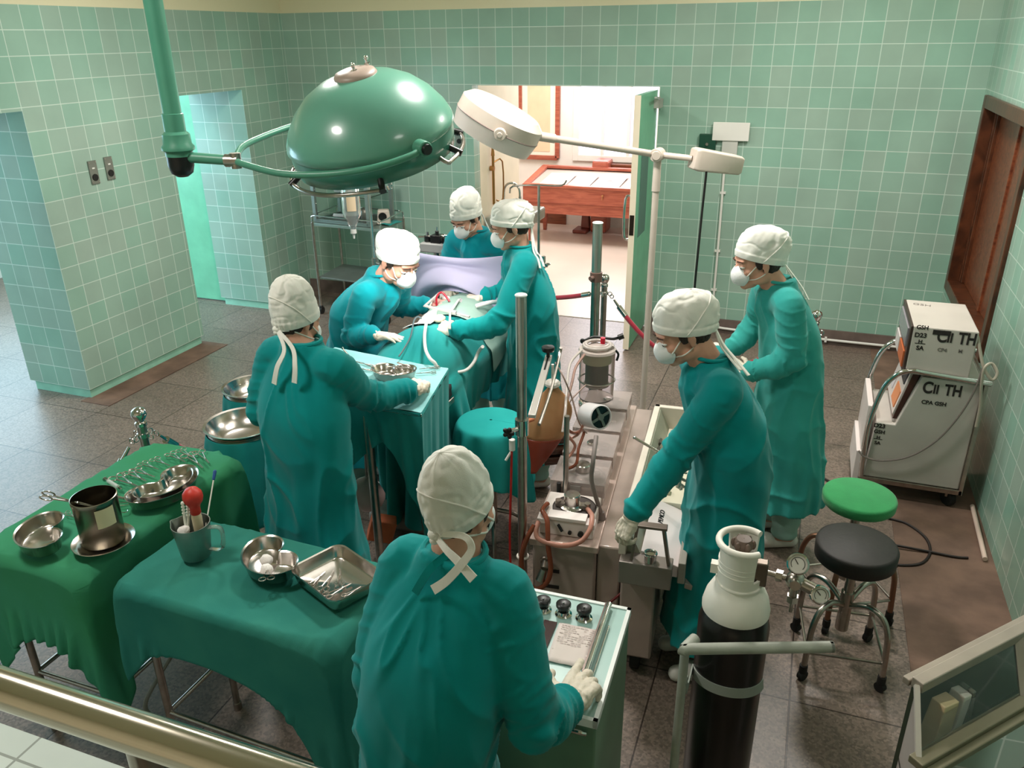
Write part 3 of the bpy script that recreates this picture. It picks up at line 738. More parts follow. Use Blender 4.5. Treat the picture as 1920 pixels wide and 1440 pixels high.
    for i in range(len(av)):
        p = V(av[i]); best = 9; s = 0
        for A, B, Cc in armseg:
            for P0, P1, o0 in ((A, B, 0), (B, Cc, 1)):
                d = P1-P0; t = max(0, min(1, (p-P0).dot(d)/d.dot(d))); q = (p-(P0+d*t)).length
                if q < best: best = q; s = (o0+t)
        zt = (neck.z-p.z)
        ls = rt.dot(p-neck); lf = fwd.dot(p-neck)
        rg = lambda v: (1-min(1, abs(v)*2.6))**2
        av_ = math.atan2(ls, zt+0.04); rr_ = math.hypot(ls, zt+0.04)
        top = max(0, min(1, (0.42-zt)/0.2)); low = 1-top
        w = top*(0.011*rg(fbm((av_*2.1+seed, rr_*2.2, lf*3), 2))-0.005)*min(1, zt*9)
        w += low*(0.017*rg(fbm((ls*6+seed*5, lf*6, p.z*1.3), 2))-0.006+0.010*rg(fbm((ls*4+p.z*2.5+seed, lf*4-p.z*2, p.z*2.6), 2)))
        if best < 0.10:
            m_ = min(1, (0.10-best)/0.03)
            bend = 0.9*math.exp(-((s-1)/0.25)**2)+0.8*math.exp(-((s-1.9)/0.2)**2)+0.38
            fold = (0.0115*rg(fbm((s*3.4+ls*6, lf*5+seed, p.z*6), 2))-0.004)*bend
            fold = fold*(1-0.8*max(0, min(1, (s-1.88)/0.08))) + 0.006*math.exp(-((s-1.97)/0.04)**2)
            w = w*(1-m_)+fold*m_
        dis[i] = w
    set_np(gme, av+nv*dis[:, None]); localise(gme, root); link_mesh('gown', gme, gm, root, True, 180)
    # ---- neckband and its ties
    m = MB(); m.tube([neck+V((0, 0, 0.028))+rt*(0.074*math.cos(t*2*PI/24))+fwd*(0.066*math.sin(t*2*PI/24)) for t in range(24)], 0.0075, 8, 0, True); m.build('neckband', gm, root, world=True)
    for tl in P.get('gties', ()):
        m = MB(); m.ribbon([V(q) for q in tl], 0.018, 0.003, tuple(-fwd), 6); m.build('gown_tie', gm, root, True, 60, world=True)
    # ---- gloves
    for k, s in ((0, 1), (1, -1)):
        arm = P['arms'][k]
        if not arm or not arm.get('hand'): continue
        h = arm['hand']; Wr, El = V(arm['wrist']), V(arm['elbow'])
        yv = V(h['dir']).normalized(); zv = V(h.get('back', (0, 0, 1))); zv = (zv-yv*zv.dot(yv)).normalized(); xv = yv.cross(zv)
        M = MX((xv, yv, zv)).transposed().to_4x4(); M.translation = Wr; M = M @ MX.Scale(h.get('scale', 1.0), 4)
        me = hand(M, h.get('side', -s), h.get('curl', 0.3), h.get('spread', 1), h.get('thumb', 0.6), h.get('curls')); localise(me, root)
        gl = link_mesh('glove', me, glove_m, root, True, 180)
        m = MB(); d = (El-Wr).normalized(); m.tube([Wr-d*0.005, Wr+d*0.03, Wr+d*0.06, Wr+d*0.075], lambda t: 0.0275+0.002*t+0.001*math.sin(t*20), 18, 4); m.build('glove_cuff', glove_m, root, True, 60, world=True)
    # ---- clogs
    if P.get('shoes', True):
        for s in (1, -1):
            ft = feet+rt*s*P.get('stance', 0.09); m = MB()
            m.caps(ft+V((0, 0, 0.036))-fwd*0.045, ft+V((0, 0, 0.034))+fwd*0.15, 0.036, 0.034, 16); m.ell(tuple(ft+V((0, 0, 0.05))+fwd*0.09), (0.045, 0.045, 0.035))
            me = fuse(m, 0.006, 3); localise(me, root); link_mesh('clog', me, shoe_m, root, True, 180)
        m = MB()
        for s in (1, -1):
            ft = feet+rt*s*P.get('stance', 0.09); m2 = MB(); m2.tube([ft+V((0, 0, 0.075)), ft+V((0, 0, 0.2)), ft.lerp(pel+rt*s*0.08, 0.42), ft.lerp(pel+rt*s*0.085, 0.75)], lambda t: 0.062+0.03*t+0.004*math.sin(t*30), 18, 6); m2.build('trouser_leg', trouser_m, root, True, 180, world=True)
    return root
def D(*a): return R(a[0])
# the nurse at the console, back to the viewer
A = person('person in teal gown seen from behind, right glove on the pale green console', dict(
    feet=(-0.69, 1.20), neck=(-0.655, 1.375, 1.385), pelvis=(-0.69, 1.245, 0.90), head=(-0.648, 1.415, 1.492), face=R(82), hyaw=R(70), hpitch=0.12, hscale=0.80,
    width=0.86, shw=0.15, seed=3, tall=1.18, back=0.25, peak=1.0, gvox=0.0065, facing=False, hem=0.25, hunch=0.03, gown=teal_a,
    arms=({'elbow': (-0.435, 1.285, 1.045), 'wrist': (-0.405, 1.47, 0.945), 'cuff': 0.9, 'hand': dict(dir=(0.16, 1, -0.18), back=(0.1, 0.15, 1), curls=(0.10, 0.28, 0.42, 0.5), spread=1.3, thumb=0.7, scale=1.22)},
          {'elbow': (-0.86, 1.30, 1.04), 'wrist': (-0.80, 1.48, 0.95), 'hand': dict(dir=(0.1, 1, -0.15), curl=0.3)}),
    tails=([Y(836, 1030, 1.30), Y(858, 1052, 1.285), Y(888, 1086, 1.27)], [Y(868, 1005, 1.30), Y(884, 1028, 1.29), Y(868, 1055, 1.28), Y(838, 1088, 1.275), Y(812, 1106, 1.27)]),
    tailup=(0, -1, 0.5), gties=([Y(838, 1040, 1.325), Y(806, 1068, 1.285), Y(778, 1112, 1.265)],)))
# the scrub nurse at the instrument table
B = person('person in teal gown seen from behind, reaching right glove onto the instrument table', dict(
    feet=(-1.745, 2.33), neck=(-1.755, 2.425, 1.395), pelvis=(-1.75, 2.36, 0.92), head=(-1.787, 2.455, 1.478), face=R(80), hyaw=R(70), hpitch=0.3, hscale=0.86,
    width=0.98, seed=8, tall=1.2, back=0.3, peak=0.9, gvox=0.0075, facing=False, hem=0.2, gown=teal_a,
    arms=({'elbow': (-1.60, 2.585, 1.125), 'wrist': (-1.475, 2.80, 1.10), 'cuff': 0.86, 'hand': dict(dir=(-0.28, 1, -0.16), back=(0.2, -0.1, 1), curls=(0.4, 0.42, 0.45, 0.5), thumb=0.7, scale=1.12)},
          {'elbow': (-1.99, 2.40, 1.09), 'wrist': (-1.93, 2.63, 1.06), 'hand': dict(dir=(0.2, 1, -0.1), curl=0.4)}),
    tails=([Y(533, 655, 2.31), Y(520, 688, 2.275), Y(514, 720, 2.265)], [Y(548, 652, 2.31), Y(553, 685, 2.275), Y(552, 718, 2.265)]),
    tailup=(0, -1, 0.4), gties=([Y(535, 670, 2.37), Y(526, 710, 2.325), Y(522, 745, 2.31)], [Y(560, 670, 2.37), Y(575, 715, 2.325), Y(576, 765, 2.30)])))
# the surgeon bending over from the left
Cp = person('person in blue-teal gown bending over the patient from the left, head lowered', dict(
    feet=(-2.33, 3.68), neck=(-2.075, 3.625, 1.315), pelvis=(-2.29, 3.68, 0.92), head=(-1.955, 3.60, 1.425), face=R(-6), hyaw=R(-22), hpitch=0.5, hscale=1.14, seed=12,
    tall=0.86, back=0.35, peak=0.0, hem=0.2, hunch=0.05, gown=teal_b, width=1.0,
    arms=({'elbow': (-2.175, 3.43, 1.035), 'wrist': (-1.995, 3.37, 1.09), 'hand': dict(dir=(1, 0.02, -0.03), back=(0, 0.1, 1), curl=0.16)},
          {'elbow': (-2.14, 3.90, 1.05), 'wrist': (-1.99, 3.98, 1.07), 'hand': dict(dir=(1, 0.1, -0.1), back=(0, 0, 1), curl=0.4)}), tails=()))
# the surgeon on the right of the table
Dp = person('person in teal gown and mask on the right of the patient, glove at the chest', dict(
    feet=(-1.345, 4.02), neck=(-1.43, 4.01, 1.425), pelvis=(-1.36, 4.02, 0.93), head=(-1.475, 3.985, 1.55), face=R(208), hyaw=R(212), hpitch=0.32, seed=17,
    tall=0.88, back=0.55, peak=0.2, hem=0.22, gown=teal_a, width=0.95,
    arms=({'elbow': (-1.58, 4.25, 1.12), 'wrist': (-1.69, 4.10, 1.11), 'hand': dict(dir=(-1, -0.5, -0.1), curl=0.5)},
          {'elbow': (-1.425, 3.66, 1.10), 'wrist': (-1.645, 3.565, 1.085), 'hand': dict(dir=(-1, 0.45, 0.02), back=(0, -0.55, 1), curls=(0.5, 0.6, 0.65, 0.7), thumb=0.5)}),
    tails=([Y(1004, 466, 4.0), Y(1014, 482, 3.97), Y(1020, 500, 3.95)], [Y(1000, 468, 3.98), Y(1009, 486, 3.95), Y(1013, 503, 3.93)]), tailup=(0.8, 0, 0.3)))
# the anaesthetist behind the screen
Ep = person('person in teal gown facing the viewer from behind the lavender screen', dict(
    feet=(-1.90, 4.70), neck=(-1.925, 4.575, 1.355), pelvis=(-1.90, 4.68, 0.9), head=(-1.955, 4.50, 1.465), face=R(-100), hyaw=R(-108), hpitch=0.5, seed=21,
    tall=1.05, back=0.25, peak=0.6, hem=0.25, gown=teal_b, width=0.92,
    arms=({'elbow': (-2.17, 4.64, 1.08), 'wrist': (-2.08, 4.47, 1.0), 'hand': dict(dir=(0.2, -1, -0.1), curl=0.4)},
          {'elbow': (-1.70, 4.66, 1.08), 'wrist': (-1.82, 4.47, 1.0), 'hand': dict(dir=(-0.2, -1, -0.1), curl=0.4)}),
    tails=([Y(902, 398, 4.60), Y(910, 415, 4.63), Y(918, 432, 4.64)],), tailup=(0.5, 0.5, 0.5)))
# the perfusionist beside the pump
Fp = person('person in dark teal gown in profile, left glove gripping the pump console handle', dict(
    feet=(-0.165, 2.79), neck=(-0.255, 2.745, 1.405), pelvis=(-0.145, 2.775, 0.93), head=(-0.355, 2.715, 1.515), face=R(204), hyaw=R(206), hpitch=0.42, seed=26,
    tall=0.92, back=0.5, peak=0.2, hem=0.19, gown=teal_a, width=1.0, shoes=True, gvox=0.0075,
    arms=({'elbow': (-0.22, 2.98, 1.10), 'wrist': (-0.33, 2.83, 0.97), 'hand': dict(dir=(-0.3, 0.1, -1), back=(-1, 0, 0.2), curl=0.5)},
          {'elbow': (-0.325, 2.61, 1.085), 'wrist': (-0.455, 2.475, 0.875), 'hand': dict(dir=(-0.32, -0.25, -1), back=(-0.75, -0.8, 0.3), curls=(0.5, 0.65, 0.7, 0.75), thumb=0.5)}),
    tails=([Y(1352, 648, 2.74), Y(1370, 672, 2.70), Y(1388, 694, 2.67)], [Y(1356, 645, 2.75), Y(1378, 672, 2.71), Y(1404, 704, 2.68)]), tailup=(0.6, 0, 0.8)))
# the onlooker in the faded gown
Gp = person('person in faded pale teal gown standing in profile near the right wall', dict(
    feet=(0.07, 3.87), neck=(-0.075, 3.83, 1.40), pelvis=(0.03, 3.86, 0.93), head=(-0.18, 3.80, 1.51), face=R(203), hyaw=R(205), hpitch=0.22, hscale=1.07, seed=31,
    tall=0.95, back=0.5, peak=0.25, hem=0.26, gown=teal_f, width=0.92, shoes=True,
    arms=({'elbow': (-0.17, 4.04, 1.10), 'wrist': (-0.27, 3.92, 1.02), 'hand': dict(dir=(-1, -0.2, 0.1), curl=0.5)},
          {'elbow': (0.035, 3.66, 1.09), 'wrist': (-0.17, 3.68, 1.0), 'hand': dict(dir=(-0.8, 0.6, 0.1), back=(-0.3, -0.5, 1), curl=0.45)}),
    tails=([Y(1478, 508, 3.85), Y(1494, 535, 3.83), Y(1510, 574, 3.81)], [Y(1480, 506, 3.86), Y(1502, 536, 3.84), Y(1516, 562, 3.82)]), tailup=(0.7, 0, 0.7)))
# ================================================================ cloth colours
dr_teal = mat('teal drape cotton', srgb(40, 150, 146), 0.88, col2=srgb(26, 136, 136), vs=3, bump=0.12, bs=700, spec=0.15, sheen=0.1)
dr_mayo = mat('pale teal tray cloth', srgb(150, 204, 204), 0.88, col2=srgb(136, 194, 196), vs=3, bump=0.12, bs=700, spec=0.15)
dr_deep = mat('deep teal table cloth', srgb(56, 130, 116), 0.9, col2=srgb(44, 118, 108), vs=4, bump=0.15, bs=600, spec=0.12)
dr_green = mat('emerald table cloth', srgb(60, 140, 96), 0.9, col2=srgb(66, 146, 112), vs=3, bump=0.15, bs=600, spec=0.12)
dr_stool = mat('sea green stool cloth', srgb(44, 162, 158), 0.88, col2=srgb(34, 150, 148), vs=3, bump=0.12, bs=700, spec=0.15)
dr_lav = mat('lavender sheet', srgb(178, 174, 200), 0.9, var=0.04, vs=3, bump=0.1, bs=600, spec=0.12)
dr_towel = mat('grey green towel', srgb(150, 178, 166), 0.95, var=0.08, vs=9, bump=0.3, bs=400, spec=0.1)
gauze_m = mat('white gauze', srgb(244, 238, 234), 0.95, var=0.05, vs=20, bump=0.3, bs=200)
# ---------------------------------------------------------------- operating table under the drapes
ot = thing('operating_table', 'grey steel operating table under the teal patient drape', 'operating table', (-1.80, 3.75, 0))
m = MB(); bx(m, -2.03, -1.57, 3.12, 4.80, 0.80, 0.88); m.build('mattress', rubber, ot, world=True, bevel=0.02)
m = MB(); bx(m, -2.05, -1.57, 3.12, 4.80, 0.765, 0.798); m.build('table_frame', chrome_w, ot, world=True, bevel=0.005)
m = MB(); m.cyl((-1.8, 3.75, 0.13), (-1.8, 3.75, 0.77), 0.10, 0.085, 24); m.torus((-1.8, 3.75, 0.45), 0.1, 0.012); m.build('pedestal', chrome_w, ot, world=True)
m = MB(); bx(m, -2.04, -1.62, 3.2, 4.3, 0.03, 0.13); m.build('base', mat('grey enamel base', srgb(128, 124, 116), 0.4, var=0.1), ot, world=True, bevel=0.03)
sds = [sd_box((-1.80, 3.95, 0.845), (0.235, 0.84, 0.045), 0.03), sd_ell((-1.79, 3.98, 0.95), (0.20, 0.42, 0.15)), sd_ell((-1.80, 3.50, 0.93), (0.21, 0.36, 0.155)), sd_cap((-1.89, 3.3, 0.95), (-1.89, 3.08, 0.93), 0.075), sd_cap((-1.71, 3.3, 0.95), (-1.71, 3.08, 0.93), 0.075)]
P = drape(68, 92, 1.18, 1.62, (-1.80, 3.56, 1.16), 0.02, sds, 110, 12, seed=4)
tag(cloth_obj('surgical_drape', P, dr_teal), 'teal drape over the patient on the operating table', 'drape')
sd2 = [sd_ell((-1.79, 3.98, 0.955), (0.206, 0.426, 0.157)), sd_ell((-1.80, 3.50, 0.935), (0.216, 0.366, 0.161)), sd_box((-1.80, 3.875, 0.85), (0.25, 0.95, 0.05), 0.03)]
P = drape(40, 36, 0.62, 0.44, (-1.72, 4.02, 1.18), 0.35, sd2, 80, 10, seed=9)
tag(cloth_obj('surgical_towel', P, dr_towel), 'grey green towel around the open chest, under the retractor', 'towel')
P = drape(20, 26, 0.16, 0.26, (-1.86, 3.70, 1.20), 0.15, [lambda p, a=sd2: np.minimum(a[0](p), a[1](p))-0.004], 60, 8, seed=2)
tag(cloth_obj('glare_patch', P, gauze_m), 'white cloth patch added for the overexposed light on the drape below the retractor', 'light patch')  # overexposed white of the drape, put in as a pale cloth
# ---------------------------------------------------------------- retractor, sponges, cannula in the chest
zr = 1.125
bright = mat('bright satin steel', srgb(226, 220, 216), 0.35, 0.45)
rt_ = thing('rib_retractor', 'steel rib retractor with toothed bar spread over the chest', 'retractor', tuple(Z(836, 584, zr)))
a, b = Z(796, 573, zr), Z(880, 594, zr-0.012)
m = MB(); m.bar(a, b, 0.016, 0.007); d = (b-a)
for k in range(26): 
    if k < 9 or k > 13: m.bar(a+d*(k/25)+V((0, -0.007, 0)), a+d*(k/25)+V((0, -0.013, 0)), 0.004, 0.006)
m.build('rack_bar', bright, rt_, world=True)
for q0, q1, q2 in (((797, 573), (824, 549), (829, 556)), ((846, 583), (861, 561), (868, 566))):
    m = MB(); p0, p1, p2 = Z(*q0, zr), Z(*q1, zr), Z(*q2, zr-0.03); m.bar(p0, p1, 0.013, 0.006); m.build('arm', bright, rt_, world=True)
    m = MB(); m.bar(p1, p1+V((0.05, 0.01, -0.035)), 0.05, 0.003); m.build('blade', bright, rt_, world=True)
m = MB(); p0, p1 = Z(844, 583, zr+0.012), Z(843, 617, zr+0.004); m.ribbon([p0, p0.lerp(p1, 0.5), p1], 0.011, 0.005, (0, 0, 1), 4, lambda t: 0.8+0.5*t); m.cyl(p0-V((0, 0, 0.012)), p0+V((0, 0, 0.006)), 0.008); m.build('crank_handle', bright, rt_, world=True)
m = MB(); q = Z(850, 586, zr+0.002); m.box(tuple(q), (0.034, 0.022, 0.02)); m.build('slider_block', bright, rt_, world=True, bevel=0.002)
organ = mat('wax tissue', srgb(214, 168, 158), 0.35, col2=srgb(170, 92, 84), vs=25, bump=0.2, bs=60, sss=0.1)
m = MB(); 
for px, py, r in ((820, 567, .03), (834, 568, .028), (828, 574, .026), (842, 574, .024), (815, 572, .02)):
    q = Z(px, py, 1.085); m.ell(tuple(q), (r, r*1.2, r*0.75))
me = fuse(m, 0.004, 3); tag(link_mesh('wax_heart', me, organ, None, True, 180), 'pink wax tissue inside the open chest between the retractor arms', 'wax model')
for px, py, r, lb in ((838, 560, .022, 'white gauze sponge tucked at the far edge of the open chest'), (815, 561, .018, 'small white gauze sponge beside the left retractor arm'), (824, 597, .032, 'cream sponge beside the gloved hand on the chest')):
    q = Z(px, py, 1.10 if py < 590 else 1.10); m = MB(); m.ell((0, 0, 0), (r, r*1.15, r*0.6), None, 20, 12); m.v = [tuple(V(p)*(1+0.22*NZ.noise(V(p)*60+V((px, 0, 0))))+q) for p in m.v]
    tag(m.build('gauze_sponge', gauze_m if py < 590 else mat('cream sponge', srgb(232, 208, 184), 0.9, var=0.1, vs=40, bump=0.3, bs=120), None, True, 180), lb, 'sponge')
m = MB(); q = Z(819, 565, 1.12); m.tube([q+V((0.0, 0.0, -0.05)), q+V((0, 0, 0.02)), q+V((0.02, 0.03, 0.045)), q+V((0.07, 0.02, 0.0))], 0.006, 10, 8)
tag(m.build('cannula', mat('blood red tube', srgb(176, 20, 44), 0.25)), 'short red cannula standing in the open chest', 'tube')
tub_w = mat('white rubber tube', srgb(222, 218, 214), 0.4)
m = MB(); m.tube([Z(799, 607, 1.12), Z(796, 630, 1.11), Z(798, 655, 1.095), Z(806, 672, 1.08), Z(816, 682, 1.06), Z(822, 700, 1.0), Z(826, 730, 0.85)], 0.0085, 10, 8)
tag(m.build('suction_tube', tub_w), 'white suction tube running from the gloved hand down over the drape', 'tube')
m = MB(); m.tube([Z(905, 650, 1.04), Z(897, 660, 0.98), Z(888, 680, 0.93), Z(872, 695, 0.90), Z(845, 699, 0.90)], 0.009, 10, 8)
tag(m.build('drain_tube', tub_w), 'white drain tube curving out beside the right end of the tray table', 'tube')
m = MB(); m.tube([Z(790, 597, 1.12), Z(783, 594, 1.125), Z(776, 602, 1.115), Z(770, 630, 1.11), Z(757, 655, 1.09), Z(748, 668, 1.075)], 0.0042, 8, 8)
tag(m.build('coagulation_lead', mat('slate grey lead', srgb(84, 100, 104), 0.4)), 'slate grey lead lying over the drape toward the bent surgeon', 'lead')
m = MB(); m.tube([Z(893, 574, 1.10), Z(915, 568, 1.12), Z(935, 566, 1.10)], 0.013, 12, 6)
tag(m.build('ventilator_hose', tub_w), 'thick white breathing hose end at the right edge of the lavender screen', 'hose')
# ---------------------------------------------------------------- lavender anaesthesia screen and its two poles
LP, RP = V((-2.485, 4.27, 0)), Y(1010, 480, 4.30); RP = V((RP.x, 4.30, 0))
rows = []
for j in range(31):
    v = j/30; row = []
    for i in range(61):
        u = i/60
        t = V((LP.x+0.04, 4.235, 1.365)).lerp(V((RP.x-0.01, 4.27, 1.35)), u)+V((0, -0.05*math.sin(PI*u), -0.055*math.sin(PI*u)))
        bt = V((-2.30, 4.30, 0.90)).lerp(V((-1.42, 4.18, 0.92)), u)+V((0, -0.14*math.sin(PI*u), 0.20*math.sin(PI*min(1, max(0, (u-0.12)/0.75)))))
        sw = math.sin(9*v*(0.6+0.6*math.sin(PI*u))+2.2*u+0.5*math.sin(5*u))*math.sin(PI*u)**0.7
        p = t.lerp(bt, v)+V((0, -0.034*sw-0.05*math.sin(PI*v)*math.sin(PI*u)+0.006*math.sin(17*u+9*v), -0.02*sw*v))
        row.append(p)
    rows.append(row)
tag(cloth_obj('screen_sheet', [[tuple(q) for q in r] for r in rows], dr_lav), 'lavender sheet slung between two poles above the patient as a screen', 'sheet')
ivp = thing('infusion_stand', 'chrome infusion stand with hooks at the left end of the lavender sheet', 'infusion stand', tuple(LP))
m = MB(); m.cyl(LP+V((0, 0, 0.06)), LP+V((0, 0, 1.20)), 0.012); m.build('lower_pole', chrome, ivp, world=True)
m = MB(); m.cyl(LP+V((0, 0, 1.20)), LP+V((0, 0, 1.735)), 0.008); m.build('upper_pole', chrome, ivp, world=True)
m = MB(); m.cyl(LP+V((0, 0, 1.17)), LP+V((0, 0, 1.23)), 0.018); m.cyl(LP+V((0, 0, 1.2)), LP+V((0.05, -0.02, 1.2)), 0.007); m.build('collar_clamp', chrome_w, ivp, world=True)
m = MB(); m.tube([LP+V((-0.125, -0.01, 1.69)), LP+V((-0.135, -0.01, 1.715)), LP+V((-0.11, 0, 1.735)), LP+V((0, 0, 1.735)), LP+V((0.12, 0, 1.735)), LP+V((0.15, 0, 1.715)), LP+V((0.155, 0, 1.67)), LP+V((0.14, 0, 1.655)), LP+V((0.125, 0, 1.675))], 0.006, 8, 6); m.build('hook_bar', chrome, ivp, world=True)
m = MB()
for k in range(4): a = k*PI/2+0.5; m.tube([LP+V((0, 0, 0.10)), LP+V((0.12*math.cos(a), 0.12*math.sin(a), 0.09)), LP+V((0.22*math.cos(a), 0.22*math.sin(a), 0.02))], 0.012, 8, 4)
m.build('base_legs', chrome_w, ivp, world=True)
bt = thing('infusion_bottle', 'clear infusion bottle hanging upside down from the stand hook', 'bottle', tuple(LP+V((-0.125, -0.012, 1.405))))
m = MB(); m.lathe([(0.001, 0.235), (0.03, 0.232), (0.044, 0.215), (0.047, 0.19), (0.047, 0.09), (0.044, 0.07), (0.022, 0.035), (0.014, 0.02), (0.014, 0.0)], 28); m.lathe([(0.0135, 0.0), (0.042, 0.072), (0.0445, 0.19), (0.001, 0.20)], 28); m.build('bottle_body', plastic, bt)
m = MB(); m.lathe([(0.001, 0.001), (0.015, 0.0), (0.016, -0.022), (0.006, -0.03), (0.005, -0.05), (0.001, -0.052)], 20); m.build('stopper', tub_w, bt)
m = MB(); m.lathe([(0.002, 0.185), (0.0425, 0.185), (0.0425, 0.075), (0.013, 0.02), (0.002, 0.018)], 28); m.build('fluid', mat('saline', srgb(236, 236, 226), 0.1, trans=0.55, ior=1.33), bt)
m = MB(); m.rings([[(0.0485*math.cos(a), 0.0485*math.sin(a), z) for a in [(-0.5-1.0*k/10) for k in range(11)]] for z in (0.10, 0.175)], False, False); m.build('bottle_label', mat('tan paper label', srgb(224, 196, 164), 0.7), bt)
m = MB(); m.torus((0, 0, 0.25), 0.014, 0.0022, None, 20, 6, 1); m.build('hanger_loop', chrome, bt)
bt.scale = (1.18, 1.18, 1.18)
ts = thing('drape_pole', 'thin steel pole with a crossbar at the right end of the lavender sheet', 'pole', tuple(RP))
q = Y(1010, 347, 4.30); zt = q.z
m = MB(); m.cyl(RP+V((0, 0, 0.02)), RP+V((0, 0, zt)), 0.0075); m.build('pole', chrome_w, ts, world=True)
e1, e2 = Y(962, 349, 4.30), Y(1052, 348, 4.20)
m = MB(); m.tube([e1+V((-0.02, 0, -0.04)), e1, RP+V((0, 0, zt)), e2, e2+V((0.03, 0, 0.03))], 0.005, 8, 3); m.build('crossbar', chrome_w, ts, world=True)
q = Y(1010, 486, 4.29); m = MB(); m.cyl(q+V((-0.03, 0, -0.0)), q+V((0.06, -0.02, -0.03)), 0.010); m.cyl(q+V((0.03, 0.0, 0.02)), q+V((0.03, -0.0, -0.05)), 0.012); m.torus(tuple(q+V((0.06, -0.02, -0.02))), 0.014, 0.004); m.build('clamp', chrome, ts, world=True)
m = MB(); m.cyl(RP, RP+V((0, 0, 0.025)), 0.13, 0.11, 24); m.build('base', chrome_w, ts, world=True)
# ---------------------------------------------------------------- small breathing machine beside the anaesthetist
q = Y(812, 470, 4.62); ap = thing('breathing_machine', 'black and grey breathing apparatus on a post left of the anaesthetist', 'medical machine', (q.x, 4.62, 0))
z0 = q.z
m = MB(); m.cyl((0, 0.05, 0.03), (0, 0.05, z0), 0.02); m.cyl((0, 0.05, 0), (0, 0.05, 0.03), 0.16, 0.14, 24); m.build('post', chrome_w, ap)
m = MB(); m.box((0.0, 0.04, z0+0.02), (0.17, 0.13, 0.06)); m.build('housing', mat('hammered grey paint', srgb(150, 150, 148), 0.4), ap, bevel=0.008)
m = MB(); m.box((0.02, 0.03, z0+0.075), (0.07, 0.07, 0.05)); m.cyl((-0.05, 0.03, z0+0.05), (-0.05, 0.03, z0+0.09), 0.022); m.cyl((0.02, 0.03, z0+0.10), (0.02, 0.03, z0+0.125), 0.012); m.cyl((0.075, 0.02, z0+0.05), (0.075, 0.02, z0+0.085), 0.016); m.build('valve_block', black_p, ap, bevel=0.003)
m = MB(); m.cyl((-0.11, 0.02, z0+0.08), (0.10, 0.02, z0+0.10), 0.006); m.torus((0.075, 0.02, z0+0.10), 0.02, 0.004); m.cyl((0.02, 0.03, z0+0.12), (0.02, 0.03, z0+0.15), 0.005); m.cyl((-0.05, 0.03, z0+0.09), (-0.05, 0.03, z0+0.115), 0.01); m.build('control_rods', chrome, ap)
# ================================================================ ceiling-hung dome lamp
lamp_g = mat('lamp green enamel', srgb(94, 152, 132), 0.3, var=0.06, vs=3, coat=0.4)
lamp_g2 = mat('pole green enamel', srgb(74, 138, 114), 0.38, var=0.08, vs=4)
taupe = mat('taupe enamel', srgb(160, 142, 130), 0.4, var=0.08, vs=12)
c0 = ray(695, 248); c0 = CAM+c0*(3.15)
vv = (CAM-c0).normalized(); ui = (CU*math.cos(R(15))-CR*math.sin(R(15))); ui = (ui-vv*ui.dot(vv)).normalized()
nn = (vv*0.30+ui*0.954).normalized(); e1 = ui.cross(vv).normalized(); e1 = e1 if e1.dot(CR) > 0 else -e1; e2 = nn.cross(e1).normalized()
e2 = e2 if e2.dot(vv) > 0 else -e2
LM = MX((e1, nn.cross(e1), nn)).transposed().to_4x4(); LM.translation = c0
sgn = 1 if nn.cross(e1).dot(vv) > 0 else -1
def lp(phi, r, z): a = R(phi); return LM @ V((r*math.cos(a), sgn*r*math.sin(a), z))
lmp = thing('operating_lamp', 'large green dome operating lamp hung from a ceiling pole over the patient', 'lamp', tuple(c0))
S = 0.335
m = MB(LM); m.lathe([(0.03, 0.224), (0.09, 0.220), (0.15, 0.204), (0.215, 0.169), (0.27, 0.120), (0.312, 0.063), (0.331, 0.022), (0.335, 0.0), (0.327, -0.012)], 72); m.build('dome', lamp_g, lmp, world=True, ang=80)
m = MB(LM); m.lathe([(0.327, -0.012), (0.326, -0.045), (0.317, -0.097), (0.311, -0.10), (0.305, -0.094), (0.31, -0.04), (0.28, 0.02), (0.18, 0.10), (0.01, 0.14)], 72); m.build('lamp_skirt', mat('dark lamp green', srgb(58, 124, 106), 0.3, coat=0.3), lmp, world=True, ang=60)
m = MB(LM); m.lathe([(0.001, -0.08), (0.29, -0.08), (0.306, -0.085)], 48); m.build('lamp_glass', mat('lit lamp glass', srgb(255, 244, 228), 0.3, emit=1.6), lmp, world=True)
m = MB(LM @ MX.Translation(V((0, 0, 0.209)))); m.lathe([(0.001, 0.036), (0.05, 0.034), (0.076, 0.026), (0.084, 0.014), (0.084, 0.002), (0.078, -0.002)], 40); cp = m.build('vent_cap', taupe, lmp, world=True)
for x, y in ((0.0, 0.02*sgn), (0.055, -0.045*sgn)): 
    m = MB(LM @ MX.Translation(V((x, y, 0.237)))); m.cyl((0, 0, 0), (0, 0, 0.022), 0.006); m.ell((0, 0, 0.026), 0.009); m.cyl((0, 0, 0), (0, 0, 0.008), 0.012); m.v = [tuple(world_of(lmp).inverted() @ V(q)) for q in m.v]; m.build('cap_screw', chrome, cp)
jt = lp(172, 0.525, 0.035)
m = MB(); m.tube([lp(62, 0.352, 0.0), lp(72, 0.372, -0.004), lp(95, 0.378, -0.006), lp(120, 0.385, -0.005), lp(145, 0.43, 0.005), lp(165, 0.50, 0.03), jt], 0.0125, 12, 8)
m.tube([jt, lp(184, 0.50, 0.045), lp(200, 0.46, 0.03), lp(222, 0.42, 0.01), lp(240, 0.375, 0.0)], 0.0125, 12, 8); m.build('yoke', lamp_g2, lmp, world=True)
pv = lp(62, 0.33, 0.0); pd = (lp(62, 0.40, 0.0)-pv).normalized()
m = MB(); m.cyl(pv, pv+pd*0.05, 0.03, 0.028, 24); m.build('pivot_boss', lamp_g2, lmp, world=True, bevel=0.004)
m = MB(); m.cyl(pv+pd*0.05, pv+pd*0.062, 0.021, 0.019, 10); m.build('pivot_knob', black_p, lmp, world=True)
